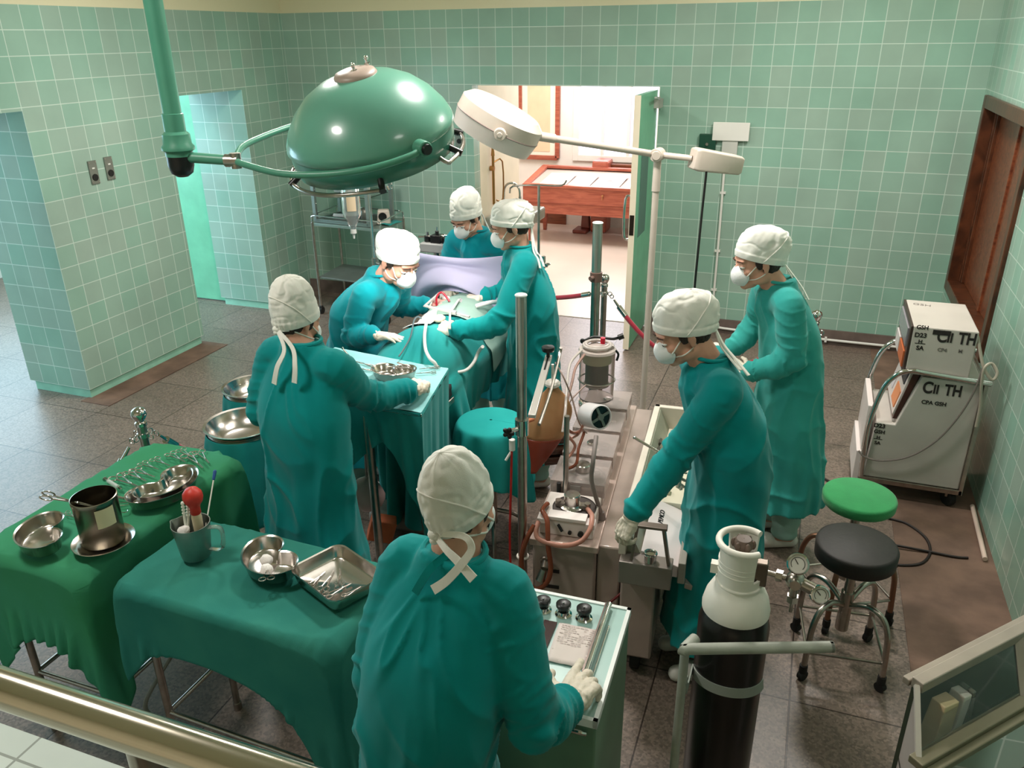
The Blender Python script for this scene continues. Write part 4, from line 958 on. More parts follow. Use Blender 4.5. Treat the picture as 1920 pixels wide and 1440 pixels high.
for a0, a1 in ((92, 196), (-8, 44)):
    m = MB(); n = 16; pts = [lp(a0+(a1-a0)*k/n, 0.352, -0.102) for k in range(n+1)]
    m.tube([lp(a0, 0.318, -0.085)]+pts+[lp(a1, 0.318, -0.085)], 0.0085, 10, 3); m.build('grab_rail', chrome_w, lmp, world=True)
for a in (92, 168, 28, -8):
    m = MB(); m.cyl(lp(a, 0.312, -0.076), lp(a, 0.362, -0.106), 0.012, 0.014, 14); m.build('rail_bracket', black_p, lmp, world=True)
pp = CAM+ray(338, 300)*3.05; ptop = V((pp.x, pp.y, CEIL)); 
kd = V((pp.x, pp.y, pp.z)); 
m = MB(); m.cyl(kd+V((0.015, 0, 0.012)), jt, 0.020, 0.019, 18); m.build('swing_arm', lamp_g2, lmp, world=True)
m = MB(); m.cyl(jt+(kd-jt).normalized()*0.04, jt-(kd-jt).normalized()*0.012, 0.024); m.cyl(jt+V((0, 0, 0.028)), jt-V((0, 0, 0.028)), 0.021); m.build('joint_collar', chrome_w, lmp, world=True)
m = MB(); m.cyl(kd+V((0, 0, 0.08)), ptop, 0.0335, 0.0335, 28); m.cyl(ptop-V((0, 0, 0.03)), ptop, 0.09, 0.1, 28); m.build('ceiling_pole', lamp_g2, lmp, world=True)
m = MB(LM.to_3x3().to_4x4().Identity(4)); m.lathe([(0.035, 0.17), (0.039, 0.168), (0.039, 0.105), (0.05, 0.095), (0.052, 0.06), (0.060, 0.05), (0.060, 0.038), (0.05, 0.032), (0.05, 0.015), (0.02, 0.012)], 32, tuple(kd)); m.build('collar', lamp_g2, lmp, world=True)
m = MB(); m.lathe([(0.048, 0.02), (0.048, -0.02), (0.040, -0.048), (0.02, -0.062), (0.001, -0.065)], 28, tuple(kd)); m.build('hub_cover', black_p, lmp, world=True)
sp = bpy.data.lights.new('operating_lamp_beam', 'SPOT'); sp.energy = 130; sp.spot_size = R(44); sp.spot_blend = 0.7; sp.shadow_soft_size = 0.16; sp.color = (1, 0.95, 0.92)
so = bpy.data.objects.new('operating_lamp_beam', sp); C.objects.link(so); so.location = LM @ V((0, 0, -0.13))
tgt = V((-1.95, 3.95, 1.1)); so.rotation_euler = (so.location-tgt).to_track_quat('Z', 'Y').to_euler()
# ================================================================ white examination lamp on a floor stand
ivory = mat('ivory enamel', srgb(204, 190, 178), 0.35, var=0.05, vs=8)
el = thing('examination_lamp', 'ivory examination lamp on a tall floor stand with counterweight', 'lamp', (-0.805, 4.524, 0))
J = Y(1236, 290, 4.524); J = V((-0.805, 4.524, J.z))
m = MB(); m.cyl((-0.805, 4.524, 0.05), (-0.805, 4.524, J.z-0.19), 0.0187, 0.0187, 20); m.build('stand_pole', ivory, el, world=True)
m = MB(); m.cyl((-0.805, 4.524, J.z-0.2), (-0.805, 4.524, J.z), 0.0235, 0.021, 20); m.build('upper_sleeve', ivory, el, world=True, bevel=0.003)
m = MB(); m.lathe([(0.001, 0.06), (0.05, 0.06), (0.2, 0.035), (0.22, 0.0)], 32, (-0.805, 4.524, 0)); m.build('base', ivory, el, world=True)
m = MB(); m.cyl(J+V((0.005, 0.03, 0)), J+V((-0.005, -0.045, 0)), 0.0365, 0.0365, 24); m.cyl(J+V((0, -0.04, 0)), J+V((0, -0.052, 0)), 0.026, 0.026, 20); m.build('elbow_joint', ivory, el, world=True, bevel=0.004)
hc = CAM+ray(934, 232)*4.106; W = CAM+ray(1340, 305)*4.306; hk = CAM+ray(1020, 257)*4.133
m = MB(); m.cyl(hk, J, 0.0183, 0.0183, 18); wk = CAM+ray(1298, 297)*4.315; m.cyl(J, wk, 0.0174, 0.016, 18); m.build('boom', ivory, el, world=True)
m = MB(); ax_ = (wk-hk).normalized(); x_, y_, d_ = basis(ax_, (0, 0, 1)); we = W+(W-wk).normalized()*0.15
rr = []
for t, a, b2 in ((0, 0.048, 0.052), (0.026, 0.063, 0.059), (0.262, 0.058, 0.049), (0.283, 0.044, 0.04)):
    c = wk+ax_*t; rr.append([c+x_*(a*sx)+y_*(b2*sy) for sx, sy in ((-1, -0.85), (-0.85, -1), (0.85, -1), (1, -0.85), (1, 0.85), (0.85, 1), (-0.85, 1), (-1, 0.85))])
m.rings(rr); m.build('counterweight', ivory, el, world=True, bevel=0.006)
v2 = (CAM-hc).normalized(); lx = (CR*math.cos(R(28))-CU*math.sin(R(28))); lx = (lx-v2*lx.dot(v2)).normalized(); n2 = v2.cross(lx); n2 = n2 if n2.dot(CU) > 0 else -n2
n2 = (n2*0.985+v2*0.17).normalized(); lx = (lx-n2*lx.dot(n2)).normalized(); HM = MX((lx, n2.cross(lx), n2)).transposed().to_4x4(); HM.translation = hc
m = MB(HM); m.lathe([(0.213, -0.002), (0.228, 0.0), (0.2245, 0.061), (0.187, 0.092), (0.001, 0.098)], 10 if False else 48); m.build('head_cover', ivory, el, world=True, ang=25)
m = MB(HM); m.lathe([(0.2175, -0.004), (0.228, -0.006), (0.213, -0.083), (0.2045, -0.085), (0.192, -0.052), (0.001, -0.05)], 48); m.build('head_shade', mat('pale ivory enamel', srgb(226, 212, 206), 0.35), el, world=True, ang=30)
m = MB(HM); m.torus((0, 0, -0.003), 0.2255, 0.0045, None, 48, 8); m.build('seam_band', mat('taupe rubber band', srgb(140, 122, 116), 0.5), el, world=True)
sy2 = 1 if n2.cross(lx).dot(v2) > 0 else -1
m = MB(HM); pn = V((0.03, sy2*0.228, 0.0)); m.cyl(pn, pn+V((0, sy2*0.03, 0)), 0.032, 0.03, 20); m.cyl(pn+V((0, sy2*0.03, 0)), pn+V((0, sy2*0.036, 0)), 0.014, 0.014, 12); m.build('pivot_knob', ivory, el, world=True, bevel=0.003)
m = MB(); a = HM @ (pn+V((0.0, sy2*0.018, 0))); m.tube([a, a.lerp(hk, 0.6)+V((0, 0, 0.0)), hk], 0.010, 10, 4); b3 = HM @ V((0.03, -sy2*0.27, 0)); m.tube([b3, HM @ V((0.2, -sy2*0.25, 0)), hk], 0.010, 10, 6); m.cyl(hk-(J-hk).normalized()*0.05, hk+(J-hk).normalized()*0.06, 0.024); m.build('fork', ivory, el, world=True)
m = MB(); a = CAM+ray(1324, 326)*4.306; m.tube([a+V((0, 0, 0.03)), a, CAM+ray(1316, 400)*4.350, CAM+ray(1308, 480)*4.393, CAM+ray(1302, 545)*4.437, CAM+ray(1296, 640)*4.524, V((-0.55, 4.45, 0.05)), V((-0.6, 4.6, 0.01))], 0.0065, 8, 8); m.build('power_cable', black_p, el, world=True)
# ================================================================ things on the walls
sock_m = mat('grey steel plate', srgb(136, 140, 132), 0.35, 0.6)
for (p0, p1, lb) in (((163, 300), (186, 346), 'grey socket plate on the tiled pillar, nearer the left opening'), ((192, 292), (216, 338), 'grey socket plate on the tiled pillar, nearer the tall green doorway')):
    a, b2 = X(*p0, XL), X(*p1, XL); t = thing('socket_plate', lb, 'socket', (XL, (a.y+b2.y)/2, (a.z+b2.z)/2), 0, 'socket plates on the pillar')
    m = MB(); m.box((0.005, 0, 0), (0.01, 0.075, 0.165)); m.build('plate', sock_m, t, False, bevel=0.003)
    m = MB(); m.cyl((0.004, 0.0, -0.035), (0.016, 0.0, -0.035), 0.026, 0.024, 20); m.build('socket', black_p, t)
    m = MB(); m.box((0.011, 0.0, 0.03), (0.003, 0.022, 0.010)); m.build('tag_plate', mat('white tag', srgb(232, 230, 224), 0.5), t, False)
    m = MB(); [m.cyl((0.008, y, z), (0.013, y, z), 0.004, None, 8) for y in (-0.028, 0.028) for z in (-0.07, 0.07)]; m.build('screws', chrome_w, t)
a, b2 = Y(852, 240, YB), Y(871, 276, YB); t = thing('socket_plate', 'grey socket plate on the back wall left of the doorway', 'socket', ((a.x+b2.x)/2, YB, (a.z+b2.z)/2))
m = MB(); m.box((0, -0.005, 0), (0.085, 0.01, 0.165)); m.build('plate', sock_m, t, False, bevel=0.003)
m = MB(); m.cyl((0, -0.004, -0.03), (0, -0.016, -0.03), 0.024, 0.022, 20); m.build('socket', black_p, t)
a, b2 = Y(1313, 250, YB), Y(1341, 288, YB); t = thing('switch_box', 'dark green switch box on the tiles beside the white plate', 'switch', ((a.x+b2.x)/2, YB, (a.z+b2.z)/2))
m = MB(); m.box((0, -0.02, 0), (abs(b2.x-a.x), 0.04, abs(a.z-b2.z))); m.build('box', mat('dark green bakelite', srgb(32, 74, 58), 0.3), t, False, bevel=0.005)
m = MB(); m.cyl((0, -0.04, 0), (0, -0.055, 0), 0.012); m.build('toggle', chrome_w, t)
a, b2 = Y(1339, 228, YB), Y(1404, 264, YB); t = thing('junction_plate', 'white junction plate with conduit high on the back wall', 'plate', ((a.x+b2.x)/2, YB, (a.z+b2.z)/2))
m = MB(); m.box((0, -0.035, 0), (abs(b2.x-a.x), 0.02, abs(a.z-b2.z))); m.build('cover', white_m, t, False, bevel=0.003)
m = MB(); m.box((0, -0.016, -0.13), (0.125, 0.03, 0.16)); m.build('back_box', mat('pale grey plastic', srgb(206, 204, 198), 0.5), t, False, bevel=0.003)
m = MB(); cx = (a.x+b2.x)/2-0.03
m.tube([(cx, YB-0.02, 1.58), (cx+0.01, YB-0.02, 0.9), (cx+0.015, YB-0.02, 0.22), (cx+0.035, YB-0.025, 0.1), (cx+0.12, YB-0.035, 0.055), (0.3, YB-0.04, 0.05), (1.08, YB-0.04, 0.05)], 0.011, 10, 6)
for z in (1.25, 0.75, 0.4): m.box((cx+0.01, YB-0.014, z), (0.045, 0.026, 0.018))
for x in (-0.4, 0.3, 0.8): m.box((x, YB-0.03, 0.05), (0.018, 0.05, 0.04))
tag(m.build('conduit_pipe', white_m), 'white conduit running down the back wall and along the skirting', 'pipe')
q0, q1 = Z(1803, 962, 0.02), Z(1822, 1044, 0.02); m = MB(); m.cyl((XR-0.03, q0.y+0.1, 0.02), (XR-0.045, q1.y, 0.02), 0.012); tag(m.build('conduit_pipe', mat('pinkish conduit', srgb(214, 190, 176), 0.5)), 'short pale conduit lying on the floor along the right wall', 'pipe')
# ================================================================ instruments (prototypes built once, copied)
def ring_instrument(L=0.16, gape=0.004, ring=0.0150, curve=0.0):
    t = thing('forceps', '', 'forceps', (0, 0, 0))
    for s in (1, -1):
        m = MB(); w = ring*1.15
        m.torus((-L*0.44, s*w, 0), ring, 0.0025, None, 22, 6, 2, 1.25, 0.95)
        m.tube([(-L*0.44+ring*1.1, s*w*0.75, 0), (-L*0.2, s*w*0.55, 0.0006*s), (L*0.12, s*0.0015, 0.001*s), (L*0.2, -s*0.003, 0.001*s), (L*0.5, -s*gape*0.5+curve, 0)], lambda q: 0.0031*(1-0.55*max(0, q-0.55)/0.45), 8, 5)
        m.build('half', steel, t)
    m = MB(); m.cyl((L*0.14, 0, -0.003), (L*0.14, 0, 0.0035), 0.004, None, 12); m.build('screw', chrome, t)
    return t
FORC = []
def lay(proto, h, t, z, label, group=None, name=None, roll=0.0, first=None):
    """put an instrument down with its rings at h and its tip at t"""
    h, t = V(h), V(t); d = t-h; c = (h+t)/2; c.z = (h.z+t.z)/2
    q4 = d.to_track_quat('X', 'Z').to_matrix() @ MX.Rotation(roll, 3, 'X'); rot = q4.to_euler()
    o = proto if not proto.get('label') else dup(proto)
    sc_ = d.length/0.16*1.03; o.location = c; o.rotation_euler = rot; o.scale = (sc_,)*3
    o['label'] = label; o['category'] = name or 'forceps'
    if group: o['group'] = group
    elif 'group' in o: del o['group']
    return o
PROTO = ring_instrument()
TZ = 0.868
def tb(px, py, dz=0.0): return Z(px, py, TZ+dz)
# ---------------------------------------------------------------- emerald table
def leg_table(name, label, c, sx, sy, rot, z, inset=0.065, rails=True):
    t = thing(name, label, 'table', (c[0], c[1], 0), rot)
    m = MB(); m.box((0, 0, z-0.036), (sx-0.10, sy-0.10, 0.016)); m.build('tabletop', steel, t, False, bevel=0.004)
    for a in (-1, 1):
        for b in (-1, 1):
            m = MB(); x, y = a*(sx/2-inset), b*(sy/2-inset); m.cyl((x, y, 0.03), (x, y, z-0.045), 0.0135, None, 14); m.cyl((x, y, 0), (x, y, 0.035), 0.017, None, 14); m.build('leg', chrome_w, t)
    if rails:
        m = MB()
        for b in (-1, 1): m.cyl((-sx/2+inset, b*(sy/2-inset), 0.28), (sx/2-inset, b*(sy/2-inset), 0.28), 0.009, None, 10)
        for a in (-1, 1): m.cyl((a*(sx/2-inset), -sy/2+inset, 0.28), (a*(sx/2-inset), sy/2-inset, 0.28), 0.009, None, 10)
        m.build('stretcher', chrome_w, t)
    return t
GC, GS = (-2.35, 1.965), (0.50, 0.89)
leg_table('instrument_table', 'steel legged table under the emerald green cloth at the left', GC, GS[0], GS[1], 0.0, TZ-0.01)
P = drape(84, 110, 0.95, 1.25, (GC[0]+0.01, GC[1]+0.015, TZ+0.03), 0.05, [sd_box((GC[0], GC[1], TZ-0.208), (GS[0]/2, GS[1]/2, 0.20), 0.004)], 110, 12, seed=5, jit=0.0012, bend=0.05, mid=4)
P[..., 2] += np.array([[0.0022*fbm((q[0]*5, q[1]*7, 2), 3)+0.004*max(0, 0.16-abs(fbm((q[0]*3.1, q[1]*2.3, 7), 2))) for q in r] for r in P]); tag(cloth_obj('tablecloth', P, dr_green, None, 0.002, 0), 'emerald green cloth over the left instrument table', 'tablecloth')
TC, TS, TR = (-1.545, 1.735), (0.86, 0.44), -0.03
leg_table('instrument_table', 'steel legged table under the deep teal cloth in front', TC, TS[0], TS[1], TR, TZ-0.01)
def rot_sd(f, c, a):
    ca, sa = math.cos(a), math.sin(a)
    def g(p):
        q = p.copy(); q[:, 0] = c[0]+(p[:, 0]-c[0])*ca+(p[:, 1]-c[1])*sa; q[:, 1] = c[1]-(p[:, 0]-c[0])*sa+(p[:, 1]-c[1])*ca
        return f(q)
    return g
P = drape(120, 72, 1.24, 0.74, (TC[0]+0.075, TC[1]-0.01, TZ+0.03), TR-0.03, [rot_sd(sd_box((TC[0], TC[1], TZ-0.208), (TS[0]/2, TS[1]/2, 0.20), 0.004), TC, TR)], 110, 12, seed=6, jit=0.0012, bend=0.05, mid=4)
P[..., 2] += np.array([[0.0022*fbm((q[0]*6, q[1]*6, 5), 3)+0.005*max(0, 0.16-abs(fbm((q[0]*2.6, q[1]*3.1, 3), 2))) for q in r] for r in P]); tag(cloth_obj('tablecloth', P, dr_deep, None, 0.002, 0), 'deep teal cloth over the front instrument table', 'tablecloth')
# ---------------------------------------------------------------- kidney dishes
def bean(a, b, c, n=64, k=1.0, dy=0.0):
    """kidney outline: a capsule of half width b*k bent along an arc, hollow side toward +y"""
    ph = R(58); w = max(0.002, b*k if k < 1 else b+(k-1)*b); Rc = (a-b)/math.sin(ph); o = []
    def pt(th, r): return ((Rc+r)*math.sin(th), Rc-(Rc+r)*math.cos(th)-Rc*(1-math.cos(ph))*0.5)
    for i in range(20): o.append(pt(-ph+2*ph*i/20, w))
    for i in range(12): t = PI*i/12; q = pt(ph, 0); o.append((q[0]+w*math.sin(ph+t), q[1]-w*math.cos(ph+t)))
    for i in range(20): o.append(pt(ph-2*ph*i/20, -w))
    for i in range(12): t = PI+PI*i/12; q = pt(-ph, 0); o.append((q[0]+w*math.sin(-ph+t), q[1]-w*math.cos(-ph+t)))
    return [(x, y+dy) for x, y in o]
def kidney(label, loc, rz, a=0.125, b=0.062, c=0.055, h=0.045, tilt=(0, 0)):
    t = thing('kidney_dish', label, 'dish', loc, rz); t.rotation_euler = (tilt[0], tilt[1], rz)
    m = MB(); L = lambda o, z: [(x, y, z) for x, y in o]
    K = lambda f, z: L(bean(a, b, c, k=f), z)
    m.rings([K(0.03, 0.0), K(0.74, 0.0), K(0.84, 0.006), K(0.985, h-0.003), K(1.06, h), K(1.055, h+0.002), K(0.96, h-0.001), K(0.82, 0.008), K(0.72, 0.0025), K(0.03, 0.0022)])
    o = m.build('bowl', steel_d, t, True, 50); return t
GZ = TZ+0.012
kidney('single kidney dish on the emerald cloth left of the steel jar', tuple(Z(79, 1017, TZ+0.02)), R(-45), 0.116, 0.058, 0.062, 0.05)
kp1 = tb(316, 927, 0.014)
kidney('large outer kidney dish of the nested pair on the emerald cloth', tuple(kp1), R(84), 0.150, 0.066, 0.060, 0.044)
kidney('smaller inner kidney dish resting in the large one on the emerald cloth', tuple(kp1+V((0.002, 0.002, 0.012))), R(84), 0.124, 0.051, 0.050, 0.040)
kt = tb(504, 1066, 0.016)
kidney('kidney dish with two swabs on the deep teal cloth beside the tray', tuple(kt), R(-32), 0.118, 0.060, 0.062, 0.05)
for px, py, lb in ((499, 1050, 'cotton ball at the far side of the kidney dish on the teal cloth'), (500, 1068, 'cotton ball at the near side of the kidney dish on the teal cloth')):
    q = Z(px, py, TZ+0.04); m = MB(); m.ell((0, 0, 0), (0.021, 0.021, 0.018), None, 20, 12); m.v = [tuple(V(p)*(1+0.16*NZ.noise(V(p)*90+V((px, 0, 0))))+q) for p in m.v]; tag(m.build('cotton_ball', gauze_m, None, True, 180), lb, 'cotton ball', 'cotton balls in the kidney dish')
lay(PROTO, Z(500, 1086, TZ+0.062), Z(503, 1058, TZ+0.036), 0, 'forceps lying across the rim of the kidney dish on the teal cloth')
# ---------------------------------------------------------------- instrument tray with scissors
tc = tb(634, 1094, 0.012); trz = R(-24)
ty = thing('instrument_tray', 'rectangular steel tray of scissors on the deep teal cloth', 'tray', tuple(tc), trz)
def rrect(sx, sy, r, n=6):
    o = []
    for k, (cx, cy) in enumerate(((1, 1), (-1, 1), (-1, -1), (1, -1))):
        for i in range(n+1): a = PI/2*(k+i/n); o.append((cx*(sx/2-r)+r*math.cos(a), cy*(sy/2-r)+r*math.sin(a)))
    return o
m = MB(); L3 = lambda sx, sy, r, z: [(x, y, z) for x, y in rrect(sx, sy, r)]
W_, D_ = 0.25, 0.195
m.rings([L3(0.01, 0.01, 0.004, 0), L3(W_-0.024, D_-0.024, 0.025, 0), L3(W_-0.014, D_-0.014, 0.03, 0.006), L3(W_, D_, 0.035, 0.042), L3(W_+0.008, D_+0.008, 0.038, 0.044), L3(W_+0.008, D_+0.008, 0.038, 0.047), L3(W_-0.003, D_-0.003, 0.034, 0.045), L3(W_-0.016, D_-0.016, 0.029, 0.009), L3(W_-0.028, D_-0.028, 0.024, 0.003), L3(0.01, 0.01, 0.004, 0.003)])
m.build('tray_body', steel_d, ty, True, 50)
for (h, t, lb) in (((605, 1105), (626, 1070), 'scissors with crossed rings at the left of the steel tray'), ((637, 1094), (637, 1066), 'forceps pointing to the far side of the steel tray'), ((612, 1117), (658, 1094), 'long forceps lying along the front of the steel tray'), ((646, 1118), (676, 1100), 'forceps in the right front corner of the steel tray'), ((580, 1098), (610, 1072), 'slender forceps along the left wall of the steel tray')):
    lay(PROTO, Z(*h, TZ+0.022), Z(*t, TZ+0.020), 0, lb, 'instruments in the steel tray')
# ---------------------------------------------------------------- instruments fanned on the emerald cloth
rows_ = (((217, 893), (262, 914), 'nearest to the steel jar'), ((240, 884), (274, 902), 'second from the steel jar'), ((252, 880), (290, 894), 'third from the steel jar'), ((266, 868), (297, 880), 'fourth from the steel jar'), ((289, 860), (318, 873), 'fifth from the steel jar'), ((318, 850), (347, 866), 'sixth from the steel jar'), ((338, 843), (362, 858), 'third from the far end'), ((352, 852), (380, 877), 'right of the far end kidney dish'), ((372, 846), (392, 868), 'farthest from the steel jar'))
for h, t, lb in rows_: lay(PROTO, tb(*h, 0.016), tb(*t, 0.016), 0, 'steel forceps in the fan on the emerald cloth, '+lb, 'forceps fanned on the emerald cloth')
sy_ = tb(214, 909, 0.02); t = thing('syringe', 'glass and steel syringe on the emerald cloth behind the steel jar', 'syringe', tuple(sy_), R(-18))
m = MB(); m.cyl((-0.045, 0, 0), (0.035, 0, 0), 0.0085, None, 16); m.build('barrel', mat('frosted glass', srgb(206, 212, 210), 0.2, trans=0.4), t)
m = MB(); m.cyl((0.035, 0, 0), (0.045, 0, 0), 0.010); m.cyl((0.045, 0, 0), (0.06, 0, 0), 0.004); m.build('nozzle', chrome, t)
m = MB(); m.cyl((-0.07, 0, 0), (-0.045, 0, 0), 0.004); m.cyl((-0.073, 0, 0), (-0.07, 0, 0), 0.010); m.build('plunger', chrome, t)
q = tb(224, 933, 0.018); m = MB(); m.cyl(q+V((-0.025, 0, 0)), q+V((0.025, 0, 0)), 0.006); m.cyl(q+V((0.025, 0, 0)), q+V((0.032, 0, 0)), 0.004); tag(m.build('steel_vial', steel), 'short steel tube on the emerald cloth beside the jar label', 'instrument')
for (a, b, lb) in (((222, 944), (244, 941), 'far one of two thin probes between jar and nested dishes'), ((222, 948), (246, 946), 'near one of two thin probes between jar and nested dishes')):
    m = MB(); m.cyl(tb(*a, 0.015), tb(*b, 0.015), 0.0018, None, 8); m.ell(tuple(tb(*a, 0.015)), 0.003); tag(m.build('probe', chrome), lb, 'probe', 'thin probes on the emerald cloth')
m = MB(); q = tb(232, 961, 0.015); m.tube([q+V((-0.012, 0, 0)), q, q+V((0.008, 0.01, 0)), q+V((0.002, 0.018, 0))], 0.0018, 8, 5); tag(m.build('hook', chrome), 'tiny steel hook on the emerald cloth right of the jar', 'hook')
lay(PROTO, tb(122, 962, 0.016), tb(150, 972, 0.016), 0, 'forceps half hidden behind the steel jar on the emerald cloth')
# ---------------------------------------------------------------- steel jar on its dish, forceps standing in it
jp = tb(196, 1018, 0.013)
t = thing('saucer', 'round steel dish under the tall jar', 'dish', tuple(jp)); m = MB(); m.lathe([(0.001, 0.0), (0.075, 0.0), (0.084, 0.006), (0.098, 0.014), (0.103, 0.017), (0.102, 0.019), (0.096, 0.017), (0.082, 0.009), (0.074, 0.003), (0.001, 0.003)], 48); m.build('dish_body', steel_d, t)
jr = thing('steel_jar', 'tall stainless jar with a cream label standing on a steel dish', 'jar', tuple(jp+V((-0.012, 0.012, 0.004))))
m = MB(); m.lathe([(0.001, 0.0), (0.068, 0.0), (0.071, 0.004), (0.0725, 0.16), (0.0745, 0.163), (0.0745, 0.176), (0.0715, 0.177), (0.0705, 0.16), (0.069, 0.006), (0.001, 0.006)], 56); m.build('jar_body', mat('dull stainless steel', srgb(150, 142, 126), 0.24, 1.0, var=0.1, vs=14), jr)
m = MB(); m.rings([[(0.0738*math.cos(a), 0.0738*math.sin(a), z) for a in [R(-46+k*5) for k in range(11)]] for z in (0.085, 0.155)], False, False); m.build('jar_label', mat('cream paper label', srgb(226, 214, 176), 0.7), jr)
fz = jp+V((-0.012, 0.012, 0.17))
lay(PROTO, Z(84, 929, fz.z+0.03), Z(178, 950, fz.z-0.05), 0, 'large forceps standing in the tall steel jar, rings outward', roll=R(-55))
# ---------------------------------------------------------------- steel jug with its contents
gp = tb(369, 1040, 0.012)
jg = thing('measuring_jug', 'grey steel measuring jug on the deep teal cloth', 'jug', tuple(gp))
m = MB(); rr = []
def spout(r, z, s): return [(r*math.cos(a)*(1+s*math.exp(-((abs(a-PI*1.06)) / 0.22)**2)), r*math.sin(a), z) for a in [2*PI*k/48 for k in range(48)]]
m.rings([spout(0.001, 0, 0), spout(0.046, 0, 0), spout(0.048, 0.003, 0), spout(0.062, 0.120, 0.12), spout(0.063, 0.128, 0.2), spout(0.0605, 0.128, 0.2), spout(0.0595, 0.12, 0.12), spout(0.046, 0.006, 0), spout(0.001, 0.005, 0)]); m.build('jug_body', mat('dull pewter steel', srgb(150, 158, 152), 0.35, 0.9, var=0.1, vs=16), jg)
m = MB(); m.ribbon([(0.055, 0.01, 0.115), (0.10, 0.02, 0.118), (0.108, 0.02, 0.08), (0.095, 0.015, 0.035), (0.052, 0.01, 0.03)], 0.016, 0.004, lambda t: (math.cos(2.4*t-0.4), 0, 1), 6); m.build('jug_handle', mat('pale plastic handle', srgb(206, 220, 214), 0.15, trans=0.85, ior=1.2), jg)
J0 = gp+V((0, 0, 0.02))
m = MB(); bt_ = J0+V((0.012, 0.02, 0.02)); tp_ = gp+V((0.018, 0.022, 0.165)); red = mat('red rubber bulb', srgb(196, 52, 40), 0.45, var=0.12, vs=20)
bs = thing('bulb_syringe', 'red rubber bulb syringe standing in the steel jug', 'syringe', tuple(bt_))
m.lathe([(0.001, 0.0), (0.016, 0.0), (0.017, 0.1), (0.015, 0.115)], 20, tuple(bt_)); m.build('barrel', mat('cream glass barrel', srgb(222, 206, 174), 0.3), bs, world=True)
m = MB(); m.lathe([(0.013, 0.112), (0.0175, 0.118), (0.017, 0.14), (0.020, 0.150), (0.029, 0.162), (0.033, 0.178), (0.031, 0.194), (0.02, 0.209), (0.001, 0.214)], 28, tuple(bt_)); m.build('bulb', red, bs, world=True)
a, b = gp+V((0.028, 0.0, 0.03)), Z(403, 884, TZ+0.24); sw = thing('swab_stick', 'slender stick with a blue tip standing in the steel jug', 'stick', tuple(a))
m = MB(); m.cyl(a, a.lerp(b, 0.9), 0.0025, None, 8); m.build('shaft', elastic, sw, world=True); m = MB(); m.caps(a.lerp(b, 0.9), b, 0.005, 0.006); m.build('tip', mat('blue plastic tip', srgb(44, 84, 150), 0.4), sw, world=True)
for (p0, p1, lb) in (((342, 943), (356, 985), 'ribbed white rod leaning left in the steel jug'), ((352, 948), (358, 990), 'smooth white rod leaning in the steel jug beside the ribbed one')):
    m = MB(); a = Z(p0[0], p0[1], TZ+0.19); b = gp+V((-0.018 if 'ribbed' in lb else -0.008, -0.012, 0.03)); m.cyl(b, a, 0.0042, None, 10); m.ell(tuple(a), 0.0055); 
    if 'ribbed' in lb: [m.cyl(a.lerp(b, k*0.07), a.lerp(b, k*0.07+0.03), 0.0062, None, 10) for k in range(4)]
    tag(m.build('glass_rod', mat('milk glass', srgb(222, 226, 214), 0.2)), lb, 'rod', 'rods in the jug')
q = gp+V((-0.022, -0.012, 0.10)); m = MB(); m.ell((0, 0, 0), (0.02, 0.02, 0.016), None, 18, 12); m.v = [tuple(V(p)*(1+0.2*NZ.noise(V(p)*90))+q) for p in m.v]; tag(m.build('cotton_ball', gauze_m, None, True, 180), 'cotton ball wedged in the mouth of the steel jug', 'cotton ball')
# ---------------------------------------------------------------- basins on skirted stands
def basin(label, lab2, c, z, r, drop, seed):
    s = thing('basin_stand', lab2, 'stand', (c[0], c[1], 0))
    m = MB(); m.torus((0, 0, z-0.035), r*0.93, 0.008, None, 40, 8); m.build('ring', chrome_w, s)
    for k in range(3): a = k*2*PI/3+0.5; m = MB(); m.tube([(r*0.93*math.cos(a), r*0.93*math.sin(a), z-0.035), (r*0.8*math.cos(a), r*0.8*math.sin(a), 0.3), (r*0.95*math.cos(a), r*0.95*math.sin(a), 0.0)], 0.010, 10, 5); m.build('leg', chrome_w, s)
    ring = [V((r*1.0*math.cos(2*PI*k/96), r*1.0*math.sin(2*PI*k/96), z-0.028)) for k in range(96)]
    cloth_obj('skirt_cloth', skirt(ring, drop, 8, 0.022, 0.045, 16, True, seed, 0.05), dr_teal, None, 0.003, 1).parent = s
    b = thing('basin', label, 'basin', (c[0], c[1], z-0.085)); m = MB()
    m.lathe([(0.001, 0.0), (r*0.55, 0.0), (r*0.72, 0.012), (r*0.9, 0.05), (r*0.99, 0.080), (r*1.06, 0.084), (r*1.06, 0.088), (r*0.98, 0.085), (r*0.88, 0.052), (r*0.70, 0.015), (r*0.54, 0.004), (r*0.03, 0.003), (0.001, 0.003)], 64); m.build('bowl', steel_d, b)
bz = 0.80
c1 = Z(450, 792, bz); c2 = Z(470, 728, bz)
basin('front steel basin left of the scrub nurse', 'teal skirted stand carrying the front steel basin', (c1.x+0.01, c1.y), bz, 0.168, 0.42, 3)
basin('rear steel basin half hidden behind the scrub nurse', 'teal skirted stand carrying the rear steel basin', (c2.x-0.01, c2.y+0.03), bz, 0.150, 0.40, 8)
